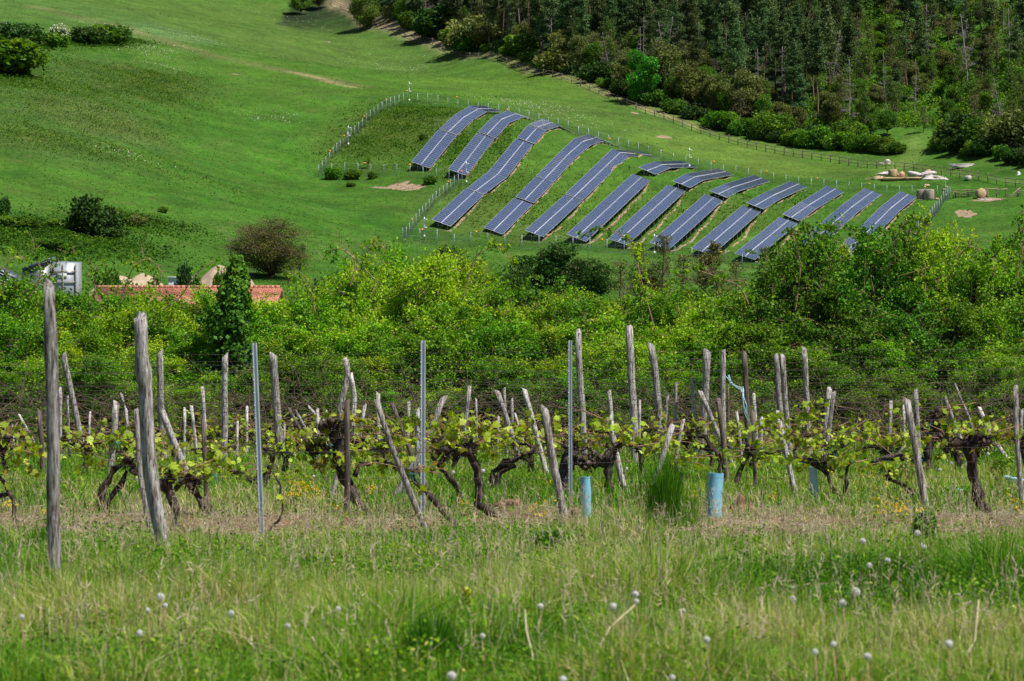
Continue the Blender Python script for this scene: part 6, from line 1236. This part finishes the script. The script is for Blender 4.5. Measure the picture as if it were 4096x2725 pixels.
vine([([(3700,1905),(3712,1807),(3736,1723),(3748,1662)],22,36),([(3712,1860),(3676,1844),(3567,1826),(3482,1856)],34,28),([(3676,1844),(3760,1882)],26,18)], 'upright vine with a bushy dark head behind the leaning plank', [(3570,1660,30,40,14),(3650,1760,34,30,18),(3760,1840,44,34,34),(3690,1620,20,14,6),(3800,1700,40,26,26)], 417, [(3745,1680,34)], [[(3750,1700),(3800,1690),(3860,1720)]], GRP, [(3722,1695)])
vine([([(3966,2062),(3918,2007),(3894,1904),(3882,1826),(3870,1775)],46,50),([(3875,1770),(3800,1775),(3772,1750)],44,30),([(3880,1770),(3940,1765)],44,34)], 'thickest vine with a straight dark trunk and shaggy forked head near the right edge', [(3790,1710,30,22,14),(3845,1740,30,22,14),(3920,1700,50,26,34),(3910,1790,30,22,14),(4000,1740,40,22,16)], 418, [(3800,1775,36),(3920,1770,44)], [[(3930,1790),(3990,1760),(4040,1740)]], GRP)
vine([([(4130,1990),(4110,1880),(4080,1790)],30,24)], 'vine cut by the right edge with a leafy arm', [(4080,1730,40,16,18),(4060,1740,30,14,12)], 419, [(4095,1780,30)], [[(4090,1780),(4050,1735),(3980,1745)]], GRP)
vine([([(1060,2150),(1130,2060),(1120,1940),(1090,1890)],9,6)], 'thin bare vine shoot rising from the soil right of the leftmost steel post', [(1125,2000,16,14,5)], 420)
# vines of the rows behind
rb = random.Random(4)
BL = [(40,'at the far left'),(300,'left of the two foremost posts'),(640,'behind the second foremost post'),(900,'left of the leftmost steel post'),(1200,'right of the leftmost steel post'),(1540,'left of the middle steel post'),(1850,'right of the middle steel post'),(2150,'left of the third steel post'),(2420,'right of the third steel post'),(2700,'behind the tall grass tuft'),(3000,'behind the wide blue tube'),(3400,'right of the torn pale tube'),(3700,'behind the leaning plank'),(4000,'at the far right')]
for row, (by, nv, dpt) in enumerate([(1905, 17, 'second'), (1850, 19, 'third'), (1815, 22, 'fourth')]):
    cntr = {}
    for i in range(nv):
        px = (i + .5 + rb.uniform(-.28, .28)) * 4250 / nv - 60; sc = hit(px, by)[1]; q = 30 / sc
        tx = px + rb.uniform(-40, 40) * q; hy = by - rb.uniform(120, 165) * q
        l = BL[min(range(len(BL)), key=lambda j: abs(BL[j][0] - px))][1]; kx = cntr.get(l, 0); cntr[l] = kx + 1
        lab = 'dark knotted vine in the %s row %s%s' % (dpt, l, '' if not kx else ', further right')
        arms = [([(px, by), (px + rb.uniform(-15, 15), by - 70 * q), (tx, hy)], 26 * q, 30 * q), ([(tx, hy), (tx + rb.choice([-1, 1]) * 90 * q, hy - rb.uniform(0, 25) * q), (tx + rb.choice([-1, 1]) * 150 * q, hy - rb.uniform(-10, 40) * q)], 26 * q, 12 * q)]
        lp = [(tx + rb.uniform(-150, 150) * q, hy - rb.uniform(-30, 60) * q, 50 * q, 24 * q, 14) for _ in range(5)] if row < 2 else [(tx, hy - 20, 40, 20, 8)]
        cn = [[(tx, hy), (tx + rb.uniform(60, 160) * q, hy - 50 * q), (tx + rb.uniform(160, 300) * q, hy - 30 * q)]]
        vine(arms, lab, lp, 500 + row * 40 + i, [(tx, hy, 30 * q)], cn, 'dark vines of the rows behind', [(tx + 10, hy + 10)] if rb.random() < .4 else ())
# wires
def wire(pa, pb, Ya, Yb, label, r=.0022, sag=.03, barbed=False, seed=0):
    A = ray(pa[0], pa[1], Ya); B = ray(pb[0], pb[1], Yb); n = 24; rg = np.random.default_rng(seed); P = np.array([A + (B - A) * t - [0, 0, sag * (1 - (2 * ((t * 5) % 1) - 1) ** 2)] for t in np.linspace(0, 1, n * 3)]); P[:, 2] += rg.normal(0, .002, len(P)); base = P[0].copy(); b = MB(); b.tube(P - base, r, 3)
    if barbed:
        t = np.arange(.01, 1, .012); c = A + (B - A) * t[:, None] - base; c[:, 2] -= [sag * (1 - (2 * ((k * 5) % 1) - 1) ** 2) for k in t]; v = rg.normal(0, .022, c.shape); b.twigs(c - v, c + v, .002, .0012)
    o = link('trellis_wire', b.mesh('trellis_wire', M['wire']), None, tuple(base)); tag(o, label, 'wire', 'trellis wires stretched along the vine rows')
WR = [('front', 28.2, 31.0, [1905, 1845, 1790, 1735]), ('second', 33, 35, [1800, 1740, 1680, 1620]), ('third', 37, 39, [1690, 1640, 1600, 1570, 1530]), ('fourth', 41, 43, [1640, 1600, 1560, 1520, 1480, 1450]), ('rearmost', 45, 46.5, [1610, 1580, 1545, 1510, 1475, 1435, 1405])]
HN = ['lowest', 'second lowest', 'third lowest', 'fourth up', 'fifth up', 'sixth up', 'topmost']
for rn, ya, yb, hs in WR:
    for i, py in enumerate(hs):
        j = i * 17 % 13 - 6; wire((-150, py + 14 + j), (4250, py - 10 - j), ya, yb, '%s thin dark wire of the %s vine row' % (HN[i], rn), .0022 if rn == 'front' else .003, .025, py < 1620, i + int(ya))
wire((222, 2235), (1800, 2225), 18.6, 23, 'loose lower wire running right from the foremost post', .002, .04, seed=3); wire((222, 2225), (700, 2150), 18.6, 22.5, 'loose sagging wire between the two foremost posts', .0018, .05, seed=4)
# torn film strip hanging on the right posts
def film():
    P = np.array([ray(a, b, 40) for a, b in [(2907,1503),(2925,1535),(2958,1553),(2968,1555)]]); P2 = np.array([ray(a, b, 40) for a, b in [(2968,1555),(2972,1620),(2985,1660),(3008,1712)]]); base = P[0].copy(); b = MB()
    for Q in (P, P2): 
        for k in range(4): b.tube(Q - base + RNG.normal(0, .02, Q.shape), [.004, .007, .004, .003], 4)
    tag(link('plastic_strip', b.mesh('plastic_strip', M['tube_pale']), None, tuple(base)), 'torn pale plastic strip hanging from a tall post at right', 'plastic strip')
film()
# the thin pale canes among the rear wires
# clods of red soil
for i, (px, py, r, l) in enumerate([(2000,2035,26,'red brown clod beside the low trunk between steel posts'),(2050,2030,30,'larger red brown clod left of the leaning front stake'),(2300,2060,24,'red soil clod left of the narrow blue tube'),(2960,2035,34,'red brown clod right of the wide blue tube'),(3000,2045,24,'small clod beside the larger one on the right'),(395,2222,22,'dark clod under the loose wire'),(3580,2092,24,'dark soil clod near the right vine'),(1400,2100,30,'flat red clod under the square stake'),(4000,2150,20,'small clod right of the thick vine')]):
    h = hit(px, py); q = r / F * h[1]; tag(link('soil_clod', lump(q, q * .8, q * 1.1, 600 + i, 14, 6, .2).mesh('soil_clod', M['soil']), None, tuple(h)), l, 'clod', 'clods of red soil in the vineyard')

# ------------------------------------------------------------------ dandelion clocks
def dandelion_meshes(v):
    rg = np.random.default_rng(700 + v); b = MB(); n = 300; w = rg.normal(0, 1, (n, 3)); w /= np.linalg.norm(w, axis=1)[:, None]; b.twigs(w * .004, w * .021, .0004, .0004); b.leaves(w * .021 * rg.uniform(.75, 1.05, (n, 1)), .0065, 0, 1, rg.random(n), rg, N=w); c = MB(); c.tube([(0, 0, -.005), (0, 0, .005)], .005, 6)
    return b.mesh('seed_head', M['seed'])
DM = [dandelion_meshes(v) for v in range(3)]; STM = MB().tube([(0, 0, -1), (.01, 0, -.5), (0, 0, 0)], [.0022, .002, .0017], 5).mesh('stem', M['cane'])
DL = [(2542,2378,1.15,'large dandelion clock, upper one of a touching pair in the lower middle'),(2545,2406,.8,'dandelion clock right under the large one of the touching pair'),(2452,2426,1,'fluffy dandelion clock left of the touching pair'),(2161,2426,1,'lone dandelion clock left of the lower middle'),(3171,2398,1,'dandelion clock with a smaller one above it'),(3173,2352,.6,'small dandelion clock above another one'),(3371,2413,1.1,'dandelion clock left below the big one at lower right'),(3423,2369,1.2,'big dandelion clock at lower right'),
      (3795,2576,1.3,'biggest white dandelion clock near the lower right corner'),(3469,2626,1,'dandelion clock at the bottom, right of two fuzzy ones'),(3260,2608,1.1,'fuzzy dandelion clock near the bottom edge at right'),(3334,2578,.9,'fuzzy half blown dandelion clock upper right of the fuzzy one'),(2826,2559,.9,'dandelion clock alone low right of the middle'),(2689,2711,1,'dandelion clock at the bottom edge, right of middle'),(2252,2719,1.1,'dandelion clock cut by the bottom edge near the middle'),(2734,2443,.7,'faint dandelion clock on a long stem'),
      (3669,2133,.9,'dandelion clock by the leafy green weed below the right vines'),(3690,2189,1,'dandelion clock just below the one by the leafy weed'),(3550,2243,.95,'dandelion clock between the right vines and the meadow'),(3477,2262,.8,'dandelion clock left of its near twin below the right vines'),(2669,2228,.7,'small dandelion clock below the tall grass tuft'),(3451,2165,.9,'torn dandelion clock under the right vines'),(641,2387,1,'dandelion clock with a flat top at lower left'),(591,2441,.8,'half blown dandelion clock on a pale bent stem at lower left'),
      (660,2423,.7,'small dandelion clock right below the flat topped one'),(924,2454,1.1,'oval dandelion clock in the lower left middle'),(1351,2437,.9,'dandelion clock in the lower middle left'),(1806,2704,1.2,'large dandelion clock at the bottom edge left of middle'),(87,2469,.9,'faint dandelion clock near the left edge'),(560,2534,1,'blurred grey dandelion clock at lower left'),(1151,2504,.9,'blurred dandelion clock left of the middle'),
      (1813,1890,1,'dandelion clock seen between the vines right of the middle steel post'),(1932,1884,1.1,'tall dandelion clock left of the crooked low vine'),(1255,1906,.9,'dandelion clock between the vines left of the square stake'),(3952,1817,1.2,'dandelion clock right of the thickest vine'),(3806,1853,1.1,'dandelion clock left of the thickest vine trunk'),(3760,1880,1,'dandelion clock at the tip of a vine arm'),(2506,1875,.9,'dandelion clock right of the bridging vine'),(2720,1868,1,'dandelion clock right of the pale leaning stake'),(1930,2545,.8,'pale half gone dandelion clock near the bottom middle')]
for i, (px, py, k, l) in enumerate(DL):
    near = py > 2060; sh = .20 if near else .28; by = py + sh * F / (22 if not near else 15) ; by = min(by, 3200)
    lo, hi = 9., 50.
    for _ in range(30):      # the depth where a stem of height sh ends at this pixel
        mid = (lo + hi) / 2; zz = (1362.5 - py) / F * mid - zt1((px - 2048) / F * mid, mid)
        if zz > sh + (.06 if near else 0): lo = mid
        else: hi = mid
    Y = mid; x = (px - 2048) / F * Y; g = zt1(x, Y); H = (1362.5 - py) / F * Y - g; e = empty('dandelion_clock', (x, Y, g), l, 'dandelion', 'dandelion clocks in the grass')
    s = link('stem', STM, e, (0, 0, H)); s.scale = (1, 1, H + .02); hd = link('seed_head', DM[i % 3], e, (0, 0, H)); q = k * (.85 + .3 * ((i * 7) % 5) / 5) * (Y / 17 if near else 1.1); hd.scale = (q, q, q)

# ------------------------------------------------------------------ grass
def blades(b, X, Y, h, w, tint, rg, bend=.5, lean=None):
    n = len(X); Z = zt(X, Y); a = rg.random(n) * 2 * PI; f = rg.random(n) * 2 * PI; d = np.stack([np.cos(a), np.sin(a), 0 * a], 1); wd = np.stack([-np.sin(f), np.cos(f), 0 * a], 1) * (w / 2)[:, None]; bd = (rg.random(n) ** 1.3 * bend * h)[:, None]
    B = np.stack([X, Y, Z - .01], 1); up = np.array([0, 0, 1.])
    M1 = B + up * (h * .55)[:, None] + d * bd * .3; T = B + up * (h * (1 - .25 * bd[:, 0] / h))[:, None] + d * bd
    V = np.stack([B - wd, B + wd, M1 + wd * .8, M1 - wd * .8, T], 1).reshape(-1, 3); i = np.arange(n)[:, None] * 5
    b.add(V, i + np.array([[0, 1, 2, 3]]), i + np.array([[3, 2, 4]]), np.repeat(tint, 5))
def region(rg, n, y0, y1, k=.205, pw=1.):
    u = rg.random(n); Y = np.sqrt(y0 ** 2 + (y1 ** 2 - y0 ** 2) * u ** pw); return rg.uniform(-k, k, n) * Y, Y
def drynoise(X, Y):
    q = nz2(X, Y * .6, 1.1, 21); rowd = np.abs(Y - 29.7 - X * .08 - 1.2 * q) / 3.1; return np.clip((1.42 - rowd) * (.85 + .75 * nz2(X, Y * .5, .6, 22)), 0, 1) * (Y > 22)
PALE = [(500,2640,2.0,1.2),(1500,2480,1.6,1.2),(2520,2260,1.6,1.6),(3000,2620,1.8,1.2),(3850,2660,1.2,1.2),(3300,2160,1.8,1.5),(80,2520,1.0,1.0),(2300,2560,1.0,.9),(1900,2620,.8,.8),(3900,2250,1.0,1.4),(1700,2250,1.2,1.4)]
DARKP = [(1280,2290,1.1,1.3),(2200,2190,1.5,1.3),(3130,2390,.9,.9),(200,2260,1.1,1.6),(2080,2660,.7,.6),(900,2440,1.0,1.0),(1750,2600,.7,.6),(2750,2450,.8,.8),(3650,2430,.8,.9),(700,2300,.9,1.2),(60,2650,.6,.6),(2350,2700,.6,.4)]
def gmask(L, X, Y):
    m = 0 * X
    for px, py, rx, ry in L:
        h = hit(px, py); m = np.maximum(m, np.exp(-(((X - h[0]) / rx) ** 2 + ((Y - h[1]) / ry) ** 2) + .5 * nz2(X, Y, .4, 33)))
    return np.clip(m, 0, 1)
def make_grass():
    rg = np.random.default_rng(31); b = MB()
    for (n, y0, y1, h0, h1, w0) in ((230000, 11, 20, .06, .24, .0060), (160000, 20, 30, .05, .17, .0075), (110000, 30, 46, .08, .22, .010), (40000, 46, 56, .1, .3, .014)):
        X, Y = region(rg, n, y0, y1); p = nz2(X, Y, .9, 8); p2 = nz2(X, Y * .5, .35, 11); dn = drynoise(X, Y)
        keep = rg.random(n) > dn * .90; X, Y, p, p2, dn = X[keep], Y[keep], p[keep], p2[keep], dn[keep]; n = len(X)
        p3 = nz2(X, Y * .6, 2.2, 27); t = np.clip(.36 + .16 * p + .20 * p3 + .10 * p2 + rg.normal(0, .22, n) + dn * .28 + .26 * gmask(PALE, X, Y) - .20 * gmask(DARKP, X, Y), 0, 1); t = np.where(rg.random(n) < .05 + .22 * (p3 > .25), rg.uniform(.75, 1, n), t)
        h = rg.uniform(h0, h1, n) * (1 + .55 * gmask(DARKP, X, Y)) * np.clip(1 + .5 * p2, .3, 2) * np.clip(1 + .75 * p, .35, 2.2) * (1 - .72 * dn) * np.where((Y > 30), .85, 1)
        blades(b, X, Y, h, rg.uniform(.7, 1.4, n) * w0, t, rg, 1.5)
    tag(link('grass', b.mesh('grass', M['grass'])), kind='stuff', label='wild grass blades over the vineyard ground', cat='grass')
    # broad little leaves between the blades
    b = MB()
    for n, y0, y1, s in ((210000, 11, 20, .021), (130000, 20, 32, .028), (60000, 32, 50, .035)):
        X, Y = region(rg, n, y0, y1); p = nz2(X, Y, .7, 15); dn = drynoise(X, Y); k = (rg.random(n) < (.30 + .8 * p + .5 * gmask(DARKP, X, Y)) * (1 - .7 * gmask(PALE, X, Y))) & (rg.random(n) > dn * .9); X, Y, p = X[k], Y[k], p[k]; n = len(X)
        h = rg.random(n) ** 1.2 * (.10 + .26 * np.clip(p, 0, 1)); b.leaves(np.stack([X, Y, zt(X, Y) + h + .01], 1), rg.uniform(.6, 1.4, n) * s, .8, .6, np.clip(rg.normal(.45, .22, n) + .1 * p - .15 * gmask(DARKP, X, Y), 0, 1), rg)
    tag(link('clover_leaves', b.mesh('clover_leaves', M['weed'])), kind='stuff', label='small leafy weeds growing between the grass', cat='weeds')
    # dry stalks
    b = MB(); n = 3600; X, Y = region(rg, n, 11.3, 33); h = rg.uniform(.18, .42, n); A = np.stack([X, Y, zt(X, Y)], 1); v = rg.normal(0, .22, (n, 3)) * h[:, None]; v[:, 2] = h; Bm = A + v * .6; T = Bm + v * .4 + rg.normal(0, .012, (n, 3)); tt = rg.random(n)
    b.twigs(A, Bm, .0015, .0012, tt); b.twigs(Bm, T, .0012, .0008, tt); m = rg.random(n) < .5
    for k in range(5): c = T[m] - (T[m] - Bm[m]) * (k * .12); b.twigs(c, c + rg.normal(0, .02, c.shape) + [0, 0, .02], .0028, .001, tt[m])
    tag(link('dry_stalks', b.mesh('dry_stalks', M['straw'])), kind='stuff', label='pale dry stalks standing in the grass', cat='dry stalks')
    # dry litter under the vines
    b = MB(); n = 17000; X, Y = region(rg, n, 25.5, 36); dn = drynoise(X, Y); k = rg.random(n) < dn * .9 + .06; X, Y = X[k], Y[k]; n = len(X); A = np.stack([X, Y, zt(X, Y) + .005 + .02 * rg.random(n)], 1); v = rg.normal(0, .05, (n, 3)); v[:, 2] = np.abs(v[:, 2]) * .5; b.twigs(A, A + v, .003, .0015, rg.random(n))
    tag(link('dry_litter', b.mesh('dry_litter', M['straw'])), kind='stuff', label='dry pale litter under the front vine row', cat='dry grass')
make_grass()
def tuft(px, pb, pt, wpx, n, label, tint, seed, matn='grass', wd=.006):
    h = hit(px, pb); Y = h[1]; H = (pb - pt) / F * Y; W_ = wpx / F * Y / 2; rg = np.random.default_rng(seed); b = MB(); r = W_ * .5 * np.abs(rg.normal(0, 1, n)); a = rg.random(n) * 6.28; X = h[0] + np.cos(a) * r; Yy = h[1] + np.sin(a) * r
    hh = H * rg.uniform(.45, 1.05, n) * np.exp(-(r / W_) ** 2 * .6); f = rg.random(n) * 6.28; Z = zt(X, Yy); B = np.stack([X, Yy, Z], 1); d = np.stack([np.cos(a), np.sin(a), 0 * a], 1) * (rg.random(n) * .35 * hh)[:, None]; w_ = np.stack([-np.sin(f), np.cos(f), 0 * f], 1) * wd / 2 * rg.uniform(.7, 1.4, n)[:, None]
    M1 = B + d * .4; M1[:, 2] += hh * .6; T = B + d; T[:, 2] += hh; V = np.stack([B - w_, B + w_, M1 + w_, M1 - w_, T], 1) - h; i = np.arange(n)[:, None] * 5; b.add(V.reshape(-1, 3), i + np.array([[0, 1, 2, 3]]), i + np.array([[3, 2, 4]]), np.repeat(np.clip(tint + rg.normal(0, .12, n), 0, 1), 5))
    tag(link('grass_tuft', b.mesh('grass_tuft', M[matn]), None, tuple(h)), label, 'grass tuft', 'tall tufts standing out of the grass')
tuft(2660, 2120, 1780, 150, 900, 'tallest dark green grass tuft standing among the front vines', .28, 801)
tuft(2760, 2110, 1930, 90, 300, 'thin tall grass left of the wide blue tube', .5, 802); tuft(1720, 2760, 2440, 260, 1300, 'big fresh green grass tuft at the bottom middle', .2, 803, wd=.007); tuft(3640, 2520, 2330, 240, 700, 'fresh green grass tuft in the lower right', .22, 804)
tuft(180, 2270, 2080, 120, 500, 'green tuft beside the foremost post', .3, 805, wd=.009); tuft(1260, 2330, 2210, 240, 900, 'dark green low tuft right of the second foremost post', .1, 806); tuft(2200, 2230, 2110, 300, 1000, 'dark green weedy patch below the narrow blue tube', .12, 807); tuft(2080, 2700, 2560, 260, 800, 'dark green patch at the bottom centre', .1, 808)
tuft(3130, 2420, 2300, 260, 800, 'dark green rounded patch in the lower right middle', .12, 809); tuft(700, 2500, 2400, 400, 900, 'pale seeding grass patch at lower left', .78, 810); tuft(2470, 2600, 2420, 200, 160, 'loose dry stalk cluster left of the centre bottom', .95, 811, wd=.004)
def leafweed(px, pb, pt, wpx, n, label, matn, seed, size=.05):
    h = hit(px, pb); Y = h[1]; H = (pb - pt) / F * Y; W_ = wpx / F * Y / 2; rg = np.random.default_rng(seed); z = rg.random(n) * H; a = rg.random(n) * 6.28; r = W_ * rg.random(n) ** .6 * (1 - .4 * z / H); c = np.stack([np.cos(a) * r, np.sin(a) * r, z + .02], 1); b = MB(); b.leaves(c, rg.uniform(.6, 1.4, n) * size, .7, .5, rg.random(n), rg); s = MB(); m = 14; i = rg.integers(0, n, m); s.twigs(np.zeros((m, 3)), c[i], .004, .002)
    e = empty('leafy_weed', tuple(h), label, 'weed'); link('foliage', b.mesh('foliage', M[matn]), e); link('stems', s.mesh('stems', M['cane']), e)
leafweed(3700, 2180, 2060, 130, 700, 'bright leafy weed below the leaning plank at right', 'ivy', 820); leafweed(1870, 2560, 2370, 60, 260, 'orange tinged upright weed in the lower middle', 'vine_leaf', 821, .03)
leafweed(4010, 1920, 1840, 120, 700, 'dense green weed in front of the lying tube at the right edge', 'weed', 822)
def yellows():
    rg = np.random.default_rng(44); b = MB(); s = MB(); pts = [(1190,1935,60,30,40),(1240,1960,40,40,40),(1175,1975,26,12,26),(1290,1985,20,14,14),(1480,1955,30,14,10),(1650,1930,20,10,6),(1860,2010,16,10,6),(1350,2030,14,10,6),(2400,1930,26,20,16),(2150,2030,60,40,16),(2780,1985,20,26,10),(3310,1880,26,20,8),(3560,2010,70,50,50),(3620,2040,60,20,26),(3480,1900,30,24,8),(3540,1940,20,20,8),(4060,2010,40,30,20),(2880,2040,16,14,5),(40,2020,40,12,16),(180,2040,20,14,8),(3090,1985,30,20,8),(2200,1920,30,16,5),(3700,1900,40,30,10),(2250,1880,40,20,6),(1790,2210,20,10,3),(2065,2690,26,6,5),(3130,2300,10,6,2),(490,2208,16,4,6)]
    for px, py, sx, sy, n in pts:
        for _ in range(n):
            a, c = px + rg.normal(0, sx * .6), py + rg.normal(0, sy * .6); h = hit(a, c + 34); Y = h[1]; p = ray(a, c, Y); s.twigs([h], [p], .0016, .0012); k = 5 if n > 5 else 8; w = rg.normal(0, .007, (k, 3)); b.leaves(p + w, rg.uniform(.020, .032, k), .8, .8, rg.random(k), rg)
    tag(link('yellow_wildflowers', b.mesh('yellow_wildflowers', M['yellow'])), kind='stuff', label='small yellow wildflowers under the vines', cat='wildflowers'); tag(link('flower_stems', s.mesh('flower_stems', M['weed'])), kind='stuff', label='thin stems of the yellow wildflowers', cat='wildflowers')
yellows()
# bent pale canes lying in the foreground
for i, (pp, l) in enumerate([([(1050,2375),(1120,2355),(1200,2380),(1290,2440)],'bent pale cane arching in the lower left grass'),([(2330,2720),(2390,2600),(2440,2510),(2540,2420)],'long pale dry cane slanting up in the lower middle'),([(2130,2720),(2130,2620),(2105,2520),(2100,2440)],'upright pale crooked cane left of the slanting one'),([(1250,2550),(1270,2640),(1285,2725)],'short pale broken stem at the bottom left of centre'),
                             ([(3790,2720),(3860,2630),(3900,2560),(3915,2400)],'dry forked cane near the lower right corner'),([(2720,2440),(2740,2560),(2800,2640)],'thin pale stem bending right in the lower middle')]):
    h = hit(pp[0][0], max(p[1] for p in pp)); Y = h[1]; P = np.array([ray(a, b, Y - .3 + .1 * k) for k, (a, b) in enumerate(pp)]); b_ = MB(); base = P[0].copy(); b_.tube(P - base, [.006, .005, .004, .003][:len(P)], 5); tag(link('dry_cane', b_.mesh('dry_cane', M['straw']), None, tuple(base)), l, 'dry stem', 'dry canes in the foreground grass')
